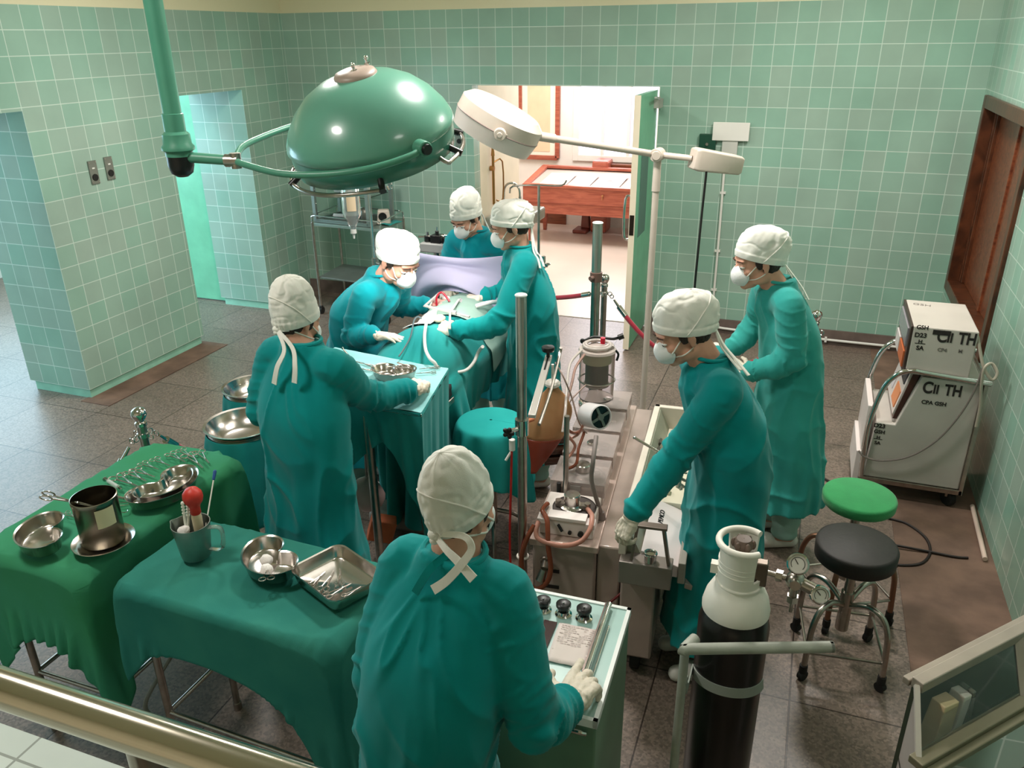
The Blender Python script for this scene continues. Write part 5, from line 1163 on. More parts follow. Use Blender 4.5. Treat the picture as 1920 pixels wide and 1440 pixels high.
# ---------------------------------------------------------------- tray table over the patient's legs
MZ = 1.035
fl, fr, nr = Z(628, 660, MZ), Z(842, 690, MZ), Z(790, 775, MZ)
nl = fl+(nr-fr)
mt = thing('overbed_table', 'tray table with pale teal cloth reaching over the patient from the scrub nurse', 'table', ((fl.x+nr.x)/2, (fl.y+nr.y)/2, 0))
m = MB(); m.hexa([tuple(p-V((0, 0, 0.02))) for p in (nl, nr, fr, fl)]+[tuple(p-V((0, 0, 0.004))) for p in (nl, nr, fr, fl)]); m.build('tray_plate', steel, mt, False, world=True, bevel=0.003)
px_ = nl.lerp(nr, 0.55); m = MB(); m.cyl((px_.x, px_.y+0.03, 0.04), (px_.x, px_.y+0.03, MZ-0.02), 0.02, None, 16); m.build('post', chrome_w, mt, world=True)
m = MB(); m.bar((px_.x-0.28, px_.y+0.03, 0.03), (px_.x+0.28, px_.y+0.03, 0.03), 0.04, 0.04); m.build('foot', chrome_w, mt, world=True, bevel=0.006)
mc = thing('tray_cloth', 'pale teal cloth lying on the tray table with a long hanging side', 'cloth', ((fl.x+nr.x)/2, (fl.y+nr.y)/2, MZ))
rows = []
for j in range(25):
    v = j/24; row = []
    for i in range(41):
        u = i/40; p = fl.lerp(fr, u).lerp(nl.lerp(nr, u), v); hump = 0.030*math.exp(-((v-0.02)/0.07)**2)*max(0, 1-u*1.25)
        p.z = MZ+hump+0.003*fbm((u*5, v*5, 1), 2); row.append(p)
    rows.append(row)
cloth_obj('top_cloth', [[tuple(q) for q in r] for r in rows], dr_mayo, mc)
edge = [fr.lerp(nr, k/30) for k in range(31)]+[nr.lerp(nl, k/50) for k in range(1, 51)]
edge = [p+V((0, 0, 0)) for p in edge]
drop = [0.62+0.12*math.sin(k*0.11)+(0.08 if k < 34 else 0.0) - (0.32 if k > 46 else max(0, 0.32*(k-34)/12) if k > 34 else 0) for k in range(len(edge))]
cloth_obj('hanging_cloth', [list(r) for r in skirt(edge, drop, 11, 0.016, 0.03, 22, False, 5)], dr_teal, mc)  # same pale cloth as the top; its shade is put in as teal
edge2 = [nl.lerp(fl, k/24) for k in range(25)]
cloth_obj('hanging_cloth', [list(r) for r in skirt(edge2, 0.35, 4, 0.014, 0.03, 14, False, 7)], dr_teal, mc)  # shade of this hanging side also put into the darker colour
q = Z(740, 716, MZ+0.012)
kidney('steel dish on the tray table under the nurse hand', tuple(Z(738, 708, MZ+0.008)), R(10), 0.105, 0.055, 0.02, 0.04)
for (h, t, lb) in (((822, 688), (786, 692), 'forceps at the right end of the tray table, farther pair'), ((815, 698), (780, 700), 'forceps at the right end of the tray table, nearer pair'), ((708, 689), (668, 678), 'forceps at the left of the tray table behind the nurse arm'), ((712, 696), (664, 690), 'second forceps at the left of the tray table behind the nurse arm')):
    lay(PROTO, Z(*h, MZ+0.012), Z(*t, MZ+0.012), 0, lb, 'forceps on the tray table')
m = MB(); m.cyl(Z(664, 679, MZ+0.012), Z(643, 654, MZ+0.07), 0.0045, None, 8); m.cyl(Z(643, 654, MZ+0.07), Z(641, 651, MZ+0.078), 0.006, None, 8); tag(m.build('steel_probe', chrome), 'steel rod sticking up at the left of the tray table', 'instrument')
m = MB(); m.bar(Z(722, 686, MZ+0.05), Z(765, 690, MZ+0.055), 0.006, 0.004); m.bar(Z(745, 680, MZ+0.06), Z(770, 688, MZ+0.055), 0.006, 0.004); tag(m.build('tissue_forceps', steel), 'flat tweezers held over the dish on the tray table', 'tweezers')
# clutter under the tray table
m = MB(); q = Z(716, 990, 0.16); m.box((0, 0, 0), (0.13, 0.09, 0.12), MX.Translation(q) @ MX.Rotation(0.5, 4, 'Z') @ MX.Rotation(0.3, 4, 'Y')); tag(m.build('foam_block', mat('orange foam', srgb(216, 116, 78), 0.9, var=0.1, vs=20), None, False, bevel=0.006), 'orange foam block on the foot of the operating table in the shadow', 'block')
m = MB(); q = Z(690, 925, 0.42); m.ell(tuple(q), (0.085, 0.06, 0.1)); m.v = [tuple(V(p)+V((0.02*NZ.noise(V(p)*12), 0.02*NZ.noise(V(p)*12+V((4, 0, 0))), 0.0))) for p in m.v]; m.cyl(q+V((0, 0, 0.08)), q+V((0, 0.02, 0.35)), 0.006); tag(m.build('collection_bag', mat('pinkish plastic bag', srgb(206, 172, 168), 0.3), None, True, 180), 'pinkish plastic bag hanging in the shadow below the tray table', 'bag')
# ---------------------------------------------------------------- coil of hose under the front table
m = MB(); q = Z(480, 1230, 0.30); pts = [q+V((0.17*math.cos(a), 0.10*math.sin(a), 0.012*math.sin(a*1.5)-0.0)) for a in [PI*0.75+2*PI*1.05*k/24 for k in range(25)]]; pts = [V((p.x, p.y, 0.295)) for p in pts]; m.tube(pts, 0.011, 10, 3); tag(m.build('hose_coil', mat('olive rubber hose', srgb(132, 128, 96), 0.5)), 'loop of olive rubber hose on the rails under the front table', 'hose')
m = MB(); a, b = Z(275, 1310, 0.12), Z(340, 1200, 0.28); m.tube([a+V((0, 0, -0.09)), a, b], 0.009, 8, 5); tag(m.build('drain_hose', mat('grey hose', srgb(150, 146, 134), 0.5)), 'grey hose hanging at the left leg of the front table', 'hose')
# ---------------------------------------------------------------- rope stanchions
velvet = mat('red velvet rope', srgb(150, 22, 44), 0.85, var=0.15, vs=30, sheen=0.5)
def stanchion(label, x, y, proto=[None]):
    if proto[0] is None:
        t = thing('rope_stanchion', label, 'stanchion', (x, y, 0), 0, 'rope stanchions'); proto[0] = t
        m = MB(); m.lathe([(0.155, 0.0), (0.158, 0.012), (0.15, 0.02), (0.135, 0.024), (0.133, 0.034), (0.115, 0.040), (0.113, 0.05), (0.09, 0.056), (0.06, 0.06), (0.035, 0.075), (0.03, 0.10), (0.021, 0.105)], 48); m.build('base', chrome, t)
        m = MB(); m.cyl((0, 0, 0.09), (0, 0, 0.90), 0.021, None, 24); m.build('post', chrome_w, t)
        m = MB(); m.lathe([(0.021, 0.885), (0.026, 0.89), (0.026, 0.905), (0.018, 0.912), (0.024, 0.92), (0.033, 0.94), (0.034, 0.952), (0.028, 0.968), (0.012, 0.978), (0.001, 0.98)], 28); m.build('finial', chrome, t)
        m = MB(); m.lathe([(0.0215, 0.83), (0.027, 0.833), (0.027, 0.852), (0.0215, 0.855)], 24)
        for a in (0, PI/2, PI, -PI/2): m.torus((0.042*math.cos(a), 0.042*math.sin(a), 0.84), 0.014, 0.0028, MX.Identity(4), 18, 6, 1 if abs(math.cos(a)) > 0.5 else 0)
        m.build('ring_collar', chrome, t)
        return t
    return dup(proto[0], (x, y, 0), None, label)
def rope(label, a, b, sag, d0=0.07):
    a, b = V(a), V(b); t = thing('velvet_rope', label, 'rope', tuple(a), 0, 'red velvet ropes')
    pt = lambda u: a.lerp(b, u)+V((0, 0, -4*sag*u*(1-u)))
    L = (b-a).length; u0 = d0/L
    m = MB(); m.tube([pt(u0*1.6+(1-3.2*u0)*k/30) for k in range(31)], 0.0165, 14); m.build('velvet_cord', velvet, t, world=True)
    for u, w in ((u0, 1), (1-u0, -1)):
        m = MB(); p, q = pt(u+w*u0*0.05), pt(u+w*u0*0.9); m.cyl(p, q, 0.0185, 0.0185, 16); m.cyl(pt(u-w*u0*0.5), p, 0.007, 0.010, 10); e = pt(u-w*u0*0.75); m.torus(tuple(e), 0.013, 0.003, None, 16, 6, 1); m.build('end_hook', chrome, t, world=True)
    return t
s1 = Z(260, 775, 0.95); s2 = V((-1.245, 5.22, 0)); s3 = Z(1531, 590, 0.95)
stanchion('chrome rope stanchion beside the far left corner of the emerald table', s1.x, s1.y)
stanchion('chrome rope stanchion in front of the open doorway', s2.x, s2.y)
stanchion('chrome rope stanchion behind the person in the faded gown', s3.x, s3.y)
hz = 0.845
rope('red velvet rope from the doorway stanchion running right behind the lamp pole', (s2.x+0.04, s2.y, hz), (s3.x-0.05, s3.y, hz), 0.40)
rope('red velvet rope from the doorway stanchion running left behind the right surgeon', (s2.x-0.04, s2.y, hz), (-2.9, 5.75, hz), 0.16)
rope('red velvet rope hanging left from the stanchion by the emerald table', (s1.x-0.03, s1.y-0.02, hz), (-3.15, 1.5, hz), 0.37)
rope('red velvet rope hanging right from the stanchion by the emerald table', (s1.x+0.02, s1.y+0.04, hz), (-2.78, 3.55, hz-0.4), 0.22)
# ================================================================ heart-lung pump
grey_e = mat('warm grey enamel', srgb(204, 194, 188), 0.38, var=0.06, vs=6)
grey_p = mat('pump grey', srgb(216, 206, 200), 0.35, var=0.06, vs=8)
grey_d = mat('pump disc grey', srgb(140, 134, 130), 0.4, var=0.1, vs=14)
cab_m = mat('mottled grey steel cabinet', srgb(182, 164, 156), 0.3, 0.3, var=0.14, vs=5, bump=0.05)
ivory2 = mat('ivory console enamel', srgb(216, 206, 192), 0.38, var=0.05, vs=8)
olive = mat('olive inner panel', srgb(148, 150, 132), 0.45, var=0.08, vs=10)
clear = mat('clear acrylic', srgb(236, 230, 228), 0.06, trans=0.92, ior=1.12)
amber_t = mat('brown stained tube', srgb(150, 84, 60), 0.2, trans=0.35, ior=1.3, var=0.2, vs=9)
pink_t = mat('pink stained tube', srgb(206, 150, 132), 0.25, trans=0.35, ior=1.3)
white_t = mat('milky tube', srgb(222, 212, 206), 0.22, trans=0.45, ior=1.3)
red_t = mat('red tube', srgb(186, 34, 34), 0.3)
dz = 0.60
FL = V((-0.885, 2.605, 0)); ang = R(5.5)
PM = MX.Translation(FL) @ MX.Rotation(ang, 4, 'Z')       # pump frame: x across the deck, y along it to the back
def pp_(x, y, z): return PM @ V((x, y, z))
hl = thing('heart_lung_machine', 'grey heart-lung machine with a row of five roller pumps', 'medical machine', tuple(FL))
IW = lambda o: world_of(o).inverted()
L_ = 1.36
m = MB(PM); bx(m, 0.0, 0.265, 0.0, L_, 0.13, dz-0.03); m.build('pump_cabinet', cab_m, hl, world=True, bevel=0.012)
m = MB(PM); bx(m, -0.01, 0.275, -0.015, L_+0.01, dz-0.03, dz); m.build('deck', mat('pinkish steel deck', srgb(196, 174, 164), 0.3, 0.3, var=0.12, vs=6), hl, world=True, bevel=0.004)
m = MB(PM); bx(m, 0.267, 0.362, 0.02, L_, 0.13, dz-0.012); m.build('middle_cabinet', cab_m, hl, world=True, bevel=0.008)
for k in range(4):
    m = MB(PM); bx(m, 0.055, 0.115, -0.004, 0.0, 0.44-k*0.08, 0.455-k*0.08); m.build('vent_slot', black_p, hl, False, world=True)
m = MB(PM); m.cyl((0.06, -0.001, 0.50), (0.06, -0.04, 0.48), 0.018); m.cyl((0.06, -0.04, 0.48), (0.045, -0.05, 0.43), 0.016, 0.02); m.torus((0.06, -0.02, 0.5), 0.022, 0.004, None, 20, 6, 1); m.build('drain_elbow', chrome_w, hl, world=True)
for x in (0.05, 0.40):
    for y in (0.12, L_-0.1):
        m = MB(PM); m.cyl((x-0.018, y, 0.055), (x+0.018, y, 0.055), 0.055, None, 24); cw = m.build('castor', rubber, hl, world=True, bevel=0.006)
        m = MB(PM); bx(m, x-0.025, x+0.025, y-0.02, y+0.02, 0.07, 0.135); m.v = [tuple(IW(hl) @ V(q)) for q in m.v]; m.build('castor_fork', chrome_w, cw, False)
ph = 0.075
for k in range(5):
    y0 = 0.035+k*0.262 + (0.0 if k else 0.0); y1 = y0+0.215; x0, x1 = 0.02, 0.245; cx, cy = (x0+x1)/2+0.015, (y0+y1)/2
    zt = dz+ph
    m = MB(PM); bx(m, x0, x1, y0, y1, dz, zt); pu = m.build('roller_pump', grey_p if k == 0 else grey_e, hl, world=True, bevel=0.006)
    def sub(mb, name, mm, **kw):
        mb.v = [tuple(IW(hl) @ V(q)) for q in mb.v]; return mb.build(name, mm, pu, **kw)
    m = MB(PM); m.lathe([(0.001, zt+0.001), (0.088, zt+0.001), (0.089, zt+0.004), (0.092, zt+0.004), (0.092, zt-0.001)], 48, (cx, cy, 0)); sub(m, 'rotor_disc', grey_d if k else mat('dark pump well', srgb(70, 62, 60), 0.4))
    m = MB(PM); hr = 0.034 if k < 2 else 0.026; hh = 0.062 if k < 2 else 0.04
    m.lathe([(0.05, zt+0.004), (0.05, zt+0.010), (hr+0.006, zt+0.014), (hr, zt+0.02), (hr, zt+hh), (hr-0.004, zt+hh+0.004), (0.001, zt+hh+0.005)], 32, (cx-0.01, cy, 0)); sub(m, 'hub_knob', steel)
    m = MB(PM); m.bar((cx-0.065, cy, zt+0.012), (cx+0.055, cy, zt+0.012), 0.03, 0.02); m.cyl((cx-0.068, cy, zt+0.004), (cx-0.068, cy, zt+0.03), 0.013); m.cyl((cx+0.055, cy, zt+0.004), (cx+0.055, cy, zt+0.03), 0.013); sub(m, 'roller_arm', chrome_w)
    if k:
        m = MB(PM); o, i_ = 0.006, 0.012; q0, q1 = zt+0.008, zt+0.030
        m.box((cx-0.015, cy, q1), (x1-x0+2*o, y1-y0+2*o, 0.004))
        bx(m, x0-o, x1+o, y0-o, y0-o+0.004, zt-0.03, q1); bx(m, x0-o, x0-o+0.004, y0, y1, zt-0.03, q1); bx(m, x1+o-0.004, x1+o, y0, y1, zt-0.03, q1)
        sub(m, 'clear_cover', mat('acrylic cover with painted sheen', srgb(232, 220, 216), 0.12, trans=0.72, ior=1.12), smooth=False)  # reflections on the clear acrylic put into the colour as a pale, part-opaque tint
        m = MB(PM); bx(m, cx-0.045, cx+0.0, y0-0.012, y0-0.004, zt-0.005, zt+0.018); sub(m, 'cover_latch', grey_d, smooth=False)
    else:
        m = MB(PM); bx(m, x0+0.035, x1-0.03, y0-0.006, y0+0.05, zt, zt+0.016); bx(m, x0-0.006, x0+0.03, y0-0.012, y0+0.04, zt-0.02, zt+0.004); bx(m, x1-0.03, x1+0.006, y0-0.012, y0+0.04, zt-0.02, zt+0.004); sub(m, 'front_block', mat('off white pump block', srgb(222, 212, 208), 0.4), smooth=False, bevel=0.003)
        m = MB(PM); m.cyl((x0+0.08, y0-0.001, zt-0.02), (x0+0.10, y0-0.012, zt-0.045), 0.006); m.cyl((x1-0.05, y0-0.001, zt-0.05), (x1-0.05, y0-0.012, zt-0.05), 0.012); m.cyl((x0+0.13, y0-0.001, zt-0.05), (x0+0.13, y0-0.01, zt-0.05), 0.008); sub(m, 'switches', black_p)
# tubing round the open pump
m = MB(PM); m.tube([(0.02, 0.10, dz+0.03), (0.02, 0.01, dz+0.06), (0.03, -0.03, dz+0.02), (0.12, -0.045, dz+0.01), (0.20, -0.035, dz+0.03), (0.235, 0.0, dz+0.07), (0.235, 0.06, dz+0.095), (0.22, 0.10, dz+0.09), (0.205, 0.13, dz+0.085)], 0.010, 12, 8); m.build('pump_tube', pink_t, hl, world=True)
m = MB(PM); m.tube([(0.035, 0.13, dz+0.085), (0.03, 0.06, dz+0.095), (0.06, 0.01, dz+0.08), (0.075, -0.04, dz+0.0), (0.09, -0.055, 0.50), (0.075, -0.06, 0.43), (0.03, -0.055, 0.385), (-0.02, -0.05, 0.42), (-0.035, -0.045, 0.52), (-0.015, -0.03, dz+0.01), (0.01, 0.0, dz+0.06)], 0.0105, 12, 8); m.build('blood_line_loop', amber_t, hl, world=True)
m = MB(PM); m.tube([(-0.03, -0.01, dz+0.02), (-0.045, -0.03, 0.48), (-0.03, -0.03, 0.36), (0.04, -0.035, 0.28), (0.15, -0.04, 0.26), (0.28, -0.03, 0.30), (0.40, 0.03, 0.40)], 0.0055, 10, 8); m.build('red_return_line', mat('dark red tube', srgb(120, 34, 36), 0.35), hl, world=True)
# gooseneck work light on the deck
m = MB(PM); m.cyl((0.255, 0.20, dz), (0.255, 0.20, dz+0.03), 0.018, 0.012)
gl = [PM @ V((0.255, 0.20, dz+0.02)), Z(1110, 905, 0.80), Z(1112, 865, 0.90), Z(1118, 818, 0.965)]
hd0, hd1 = Z(1106, 778, 0.99), Z(1144, 786, 1.035)
lg = thing('work_light', 'grey gooseneck work light curving over the pump row', 'lamp', tuple(gl[0]))
m2 = MB(); m2.cyl(gl[0]-V((0, 0, 0.02)), gl[0]+V((0, 0, 0.015)), 0.02, 0.012); m2.tube(gl, 0.0095, 12, 8); m2.build('gooseneck', mat('grey gooseneck', srgb(134, 122, 118), 0.45), lg, world=True)
d = (hd1-hd0).normalized(); hd0 = hd0-d*0.03; hd1 = hd0+d*0.150
m2 = MB(); q = MX.Translation(hd0) @ d.to_track_quat('Z', 'Y').to_matrix().to_4x4(); m2.lathe([(0.001, -0.012), (0.03, -0.008), (0.047, 0.004), (0.053, 0.02), (0.053, 0.118), (0.049, 0.122), (0.047, 0.119), (0.047, 0.09), (0.001, 0.088)], 40, (0, 0, 0), q); m2.build('lamp_head', mat('pale grey lamp enamel', srgb(202, 198, 198), 0.3, coat=0.2), lg, world=True)
m2 = MB(q); m2.lathe([(0.001, 0.108), (0.0465, 0.108), (0.0465, 0.112), (0.001, 0.112)], 36); gr = m2.build('grille_back', black_p, lg, world=True)
m2 = MB(q)
for k in range(4): a = k*PI/2+0.3; m2.bar((0, 0, 0.116), (0.046*math.cos(a), 0.046*math.sin(a), 0.116), 0.011, 0.005)
m2.cyl((0, 0, 0.112), (0, 0, 0.121), 0.014); m2.v = [tuple(IW(lg) @ V(p)) for p in m2.v]; m2.build('grille_cross', mat('grille grey', srgb(120, 124, 116), 0.45), gr)
# ---------------------------------------------------------------- control console beside the pumps
cf0, cf1 = Z(1163, 985, 0.76), Z(1228, 757, 0.76)
v_ = (cf1-cf0); CLn = v_.length; v_.normalize(); ua = V((v_.y, -v_.x, 0)); KM = MX((ua, v_, V((0, 0, 1)))).transposed().to_4x4(); KM.translation = V((cf0.x, cf0.y, 0))
cs = thing('pump_console', 'long grey control console sloping toward the perfusionist', 'medical machine', (cf0.x, cf0.y, 0))
zc = 0.76; Wc = 0.23
m = MB(KM); bx(m, 0.012, 0.15, 0.0, CLn, 0.13, zc-0.20); m.build('cabinet', cab_m, cs, world=True, bevel=0.01)
m = MB(KM); bx(m, 0.0, 0.03, -0.02, CLn, zc-0.12, zc); bx(m, 0.0, Wc, CLn-0.03, CLn, zc-0.12, zc); m.build('top_rail', ivory2, cs, world=True, bevel=0.004)
m = MB(KM); m.hexa([(0.03, 0.0, zc-0.13), (0.09, 0.0, zc-0.13), (0.09, CLn-0.03, zc-0.13), (0.03, CLn-0.03, zc-0.13), (0.03, 0.0, zc-0.012), (0.035, 0.0, zc-0.012), (0.035, CLn-0.03, zc-0.012), (0.03, CLn-0.03, zc-0.012)]); m.build('meter_panel', olive, cs, False, world=True)
for k in range(9):
    y = 0.16+k*0.085; m = MB(KM); s0 = V((0.058, y, zc-0.068)); Mq = MX.Translation(s0) @ MX.Rotation(R(-64), 4, 'Y')
    m.box((0, 0, 0), (0.042, 0.05, 0.012), Mq.inverted().inverted()); m.build('push_button', mat('dark push button', srgb(72, 68, 60), 0.35) if k % 3 else mat('pale push button', srgb(188, 180, 158), 0.4), cs, False, world=True, bevel=0.003)
m = MB(KM); bx(m, 0.07, Wc, 0.40, CLn-0.03, zc-0.145, zc-0.115); m.build('switch_ledge', mat('cream ledge', srgb(226, 216, 194), 0.45), cs, False, world=True, bevel=0.003)
for k in range(7):
    y = 0.46+k*0.085; m = MB(KM); bx(m, 0.115, 0.15, y, y+0.035, zc-0.118, zc-0.095 + (0.02 if k == 4 else 0)); m.build('rocker_switch', mat('tan switch', srgb(176, 154, 110), 0.45) if k % 2 else mat('cream switch', srgb(208, 198, 172), 0.45), cs, False, world=True, bevel=0.003)
m = MB(KM); bx(m, 0.13, 0.19, CLn-0.20, CLn-0.12, zc-0.115, zc-0.085); m.build('selector_block', mat('slate switch', srgb(70, 72, 78), 0.4), cs, False, world=True, bevel=0.004)
m = MB(KM); m.hexa([(0.085, 0.0, zc-0.20), (Wc, 0.0, zc-0.20), (Wc, 0.40, zc-0.20), (0.085, 0.40, zc-0.20), (0.085, 0.0, zc-0.10), (Wc, 0.0, zc-0.15), (Wc, 0.40, zc-0.15), (0.085, 0.40, zc-0.10)]); fp = m.build('name_plate', mat('white console plate', srgb(226, 214, 212), 0.35), cs, False, world=True, bevel=0.003)
m = MB(KM); bx(m, Wc, Wc+0.028, -0.01, CLn, zc-0.22, zc-0.125); m.build('side_rail', mat('grey side rail', srgb(158, 152, 142), 0.4), cs, False, world=True, bevel=0.004)
m = MB(KM); m.hexa([(Wc+0.028, 0.02, zc-0.26), (Wc+0.075, 0.02, zc-0.27), (Wc+0.075, CLn, zc-0.27), (Wc+0.028, CLn, zc-0.26), (Wc+0.028, 0.02, zc-0.235), (Wc+0.075, 0.02, zc-0.245), (Wc+0.075, CLn, zc-0.245), (Wc+0.028, CLn, zc-0.235)])
m.build('arm_shelf', mat('grey steel shelf', srgb(186, 174, 164), 0.28, 0.5, var=0.06, vs=6), cs, False, world=True, bevel=0.003)
m = MB(KM); bx(m, 0.01, Wc-0.02, -0.07, 0.005, zc-0.215, zc-0.115); m.build('front_box', mat('steel box', srgb(150, 140, 134), 0.35, 0.5), cs, False, world=True, bevel=0.004)
m = MB(KM); m.bar((0.055, -0.04, zc-0.115), (0.07, -0.03, zc+0.03), 0.032, 0.012); m.bar((0.195, -0.04, zc-0.115), (0.165, -0.025, zc+0.035), 0.032, 0.012); m.bar((0.05, -0.03, zc+0.035), (0.18, -0.025, zc+0.035), 0.036, 0.012, (0, 0, 1)); m.build('grab_handle', mat('dull steel handle', srgb(134, 120, 112), 0.35, 0.6), cs, False, world=True, bevel=0.003)
m = MB(KM); m.cyl((0.125, -0.04, zc-0.115), (0.125, -0.04, zc-0.08), 0.024); m.torus((0.125, -0.04, zc-0.078), 0.022, 0.005); m.build('chrome_socket', chrome, cs, world=True)
for y in (0.10, CLn-0.12):
    m = MB(KM); m.cyl((0.06, y, 0.058), (0.10, y, 0.058), 0.058, None, 24); m.build('castor', rubber, cs, world=True, bevel=0.006)
slp = math.atan2(-0.05, Wc-0.085); T0 = Z(1238, 986, zc-0.13); l0 = KM.inverted() @ T0
TMx = IW(cs) @ KM @ MX.Translation(V((l0.x+0.008, l0.y, zc-0.0985-0.05*(l0.x+0.008-0.085)/(Wc-0.085)))) @ MX.Rotation(-slp, 4, 'Y') @ MX.Rotation(R(90), 4, 'Z') @ MX.Scale(1.25, 4)
text_mesh('PEMCO', 0.0235, black_p, 'lettering', fp, TMx, 0.0012)
# lever held by the perfusionist
m = MB(); a, b = Z(1190, 821, 0.93), Z(1236, 848, 0.90); m.cyl(a, b+(b-a)*0.3, 0.006, None, 12); m.ell(tuple(a), 0.0075); tag(m.build('chrome_lever', chrome), 'chrome rod held out over the console from the perfusionist sleeve', 'rod')
# ---------------------------------------------------------------- telescopic poles of the pump
def tele(label, x, y, zb, z1, r, cap=True, knob=True):
    t = thing('telescopic_pole', label, 'pole', (x, y, 0))
    m = MB(); m.cyl((0, 0, zb), (0, 0, z1-0.27), r*0.94, None, 24); m.build('lower_tube', chrome_w, t)
    m = MB(); m.cyl((0, 0, z1-0.30), (0, 0, z1-0.27), r*0.86, None, 24); m.cyl((0, 0, z1-0.28), (0, 0, z1), r, None, 24); m.build('upper_tube', mat('pale steel tube', srgb(190, 184, 176), 0.28, 0.9, var=0.05), t)
    m = MB(); m.cyl((0, 0, z1), (0, 0, z1+0.004), r*0.98, None, 24); m.torus((0, 0, z1), r, 0.003, None, 24, 6); m.build('end_cap', mat('pale cap', srgb(226, 232, 230), 0.5), t)
    return t
tp1 = tele('thick chrome telescopic pole at the near corner of the pump row', -0.925, 2.60, 0.30, 1.63, 0.0205)
m = MB(); m.torus((0, 0, 0.50), 0.021, 0.006, None, 24, 8); m.build('foot_ring', mat('white foot ring', srgb(222, 214, 204), 0.5), tp1)
cz = 1.10
m = MB(); m.cyl((0, 0, cz-0.03), (0, 0, cz+0.035), 0.027, None, 20); m.cyl((-0.01, -0.02, cz), (-0.03, -0.045, cz), 0.009); m.build('clamp', chrome, tp1)
m = MB(); 
for k in range(5): a = k*2*PI/5; m.caps((-0.035, -0.05, cz-0.005), (-0.035+0.016*math.cos(a), -0.056, cz-0.005+0.016*math.sin(a)), 0.011, 0.009)
m.build('star_knob', black_p, tp1)
m = MB(); m.cyl((-0.03, -0.03, cz-0.09), (-0.03, -0.03, cz-0.045), 0.012); m.cyl((-0.03, -0.03, cz-0.09), (-0.05, -0.05, cz-0.13), 0.005); m.build('tap', mat('white tap', srgb(226, 222, 218), 0.4), tp1)
m = MB(); m.tube([(-0.03, -0.035, cz-0.09), (-0.035, -0.035, 0.85), (-0.045, -0.03, 0.60), (-0.04, -0.03, 0.40), (-0.02, -0.02, 0.36)], 0.005, 8, 8); m.build('red_line', red_t, tp1)
b2 = V((-1.015, 4.06, 0))
tp2 = tele('thick chrome telescopic pole behind the glass reservoir', b2.x, b2.y, 0.02, 1.585, 0.026)
m = MB(); m.cyl((0, 0, 1.27), (0, 0, 1.32), 0.033, None, 20); m.cyl((-0.01, -0.03, 1.295), (-0.02, -0.05, 1.295), 0.012); m.build('lock_collar', mat('taupe collar', srgb(120, 92, 84), 0.4), tp2)
# slotted bar reaching back from the near pole, holding the bag
ba, bb = V((-0.905, 2.66, cz+0.02)), Z(1029, 668, cz+0.06); bb = ba+(bb-ba)
br_ = thing('bag_bracket', 'slotted steel bar with a black knob reaching back from the near pole', 'bracket', tuple(ba))
m = MB(); m.bar(ba, bb, 0.030, 0.016); m.build('slotted_bar', mat('pale steel bar', srgb(200, 196, 190), 0.3, 0.6), br_, world=True, bevel=0.002)
m = MB(); m.bar(ba.lerp(bb, 0.72)+V((0, 0, 0.0085)), ba.lerp(bb, 0.99)+V((0, 0, 0.0085)), 0.008, 0.002); m.build('slot', black_p, br_, False, world=True)
m = MB(); q = ba.lerp(bb, 0.95); m.cyl(q+V((0, 0, 0.01)), q+V((0, 0, 0.04)), 0.008); m.lathe([(0.001, 0.06), (0.028, 0.058), (0.03, 0.05), (0.026, 0.038), (0.008, 0.036)], 24, tuple(q)); m.build('bar_knob', black_p, br_, world=True)
m = MB(); m.tube([ba+V((0.03, 0, -0.03)), ba.lerp(bb, 0.5)+V((0.045, 0, -0.02)), bb+V((0.05, 0, 0.01)), bb+V((0.05, 0.02, 0.04))], 0.007, 8, 5); m.build('side_rod', chrome_w, br_, world=True)
# bag
bgt, bgb = Y(1036, 722, 3.12), Y(1000, 888, 3.02)
amber = mat('amber plastic bag', srgb(206, 158, 116), 0.28, trans=0.25, ior=1.25, col2=srgb(190, 134, 92), vs=6, bump=0.15, bs=14)
amber_d = mat('dried red fluid', srgb(146, 62, 44), 0.3, trans=0.15, var=0.15, vs=8)
bg = thing('reservoir_bag', 'amber plastic reservoir bag with red dregs hanging from the slotted bar', 'bag', tuple(bgb))
def bag_rings(t0, t1, n=14):
    out = []
    for i in range(n+1):
        t = t0+(t1-t0)*i/n; w = spline([(0, 0.012), (0.12, 0.03), (0.32, 0.062), (0.5, 0.088), (0.72, 0.092), (0.88, 0.06), (0.96, 0.028), (1, 0.02)], t)[0]
        c = bgb.lerp(bgt, t); th = 0.25+0.22*math.sin(PI*min(1, t*1.1)); c = c+V((0.02*math.sin(t*3), 0, 0))
        out.append([c+CR*(w*math.cos(a)*(1+0.06*math.sin(5*a+t*9)))+V((0, 1, 0))*(w*th*math.sin(a)) for a in [2*PI*k/32 for k in range(32)]])
    return out
m = MB(); m.rings(bag_rings(0.42, 1.0)); m.build('bag_upper', amber, bg, True, 180, world=True)
m = MB(); m.rings(bag_rings(0.0, 0.42)); m.build('bag_dregs', amber_d, bg, True, 180, world=True)
m = MB(); m.lathe([(0.02, -0.01), (0.034, 0.0), (0.036, 0.012), (0.028, 0.02), (0.001, 0.022)], 24, tuple(bgt)); m.cyl(bgt+V((0, 0, 0.02)), bgt+V((0.0, 0, 0.10)), 0.006); m.build('bag_cap', mat('white bag cap', srgb(228, 220, 212), 0.4), bg, world=True)
m = MB(); q = Y(988, 790, 2.98); m.tube([q+V((0.02, 0.03, 0)), q, q+V((-0.02, -0.02, 0.0))], 0.009, 10, 4); m.build('bag_port', mat('orange port', srgb(206, 120, 84), 0.4), bg, world=True)
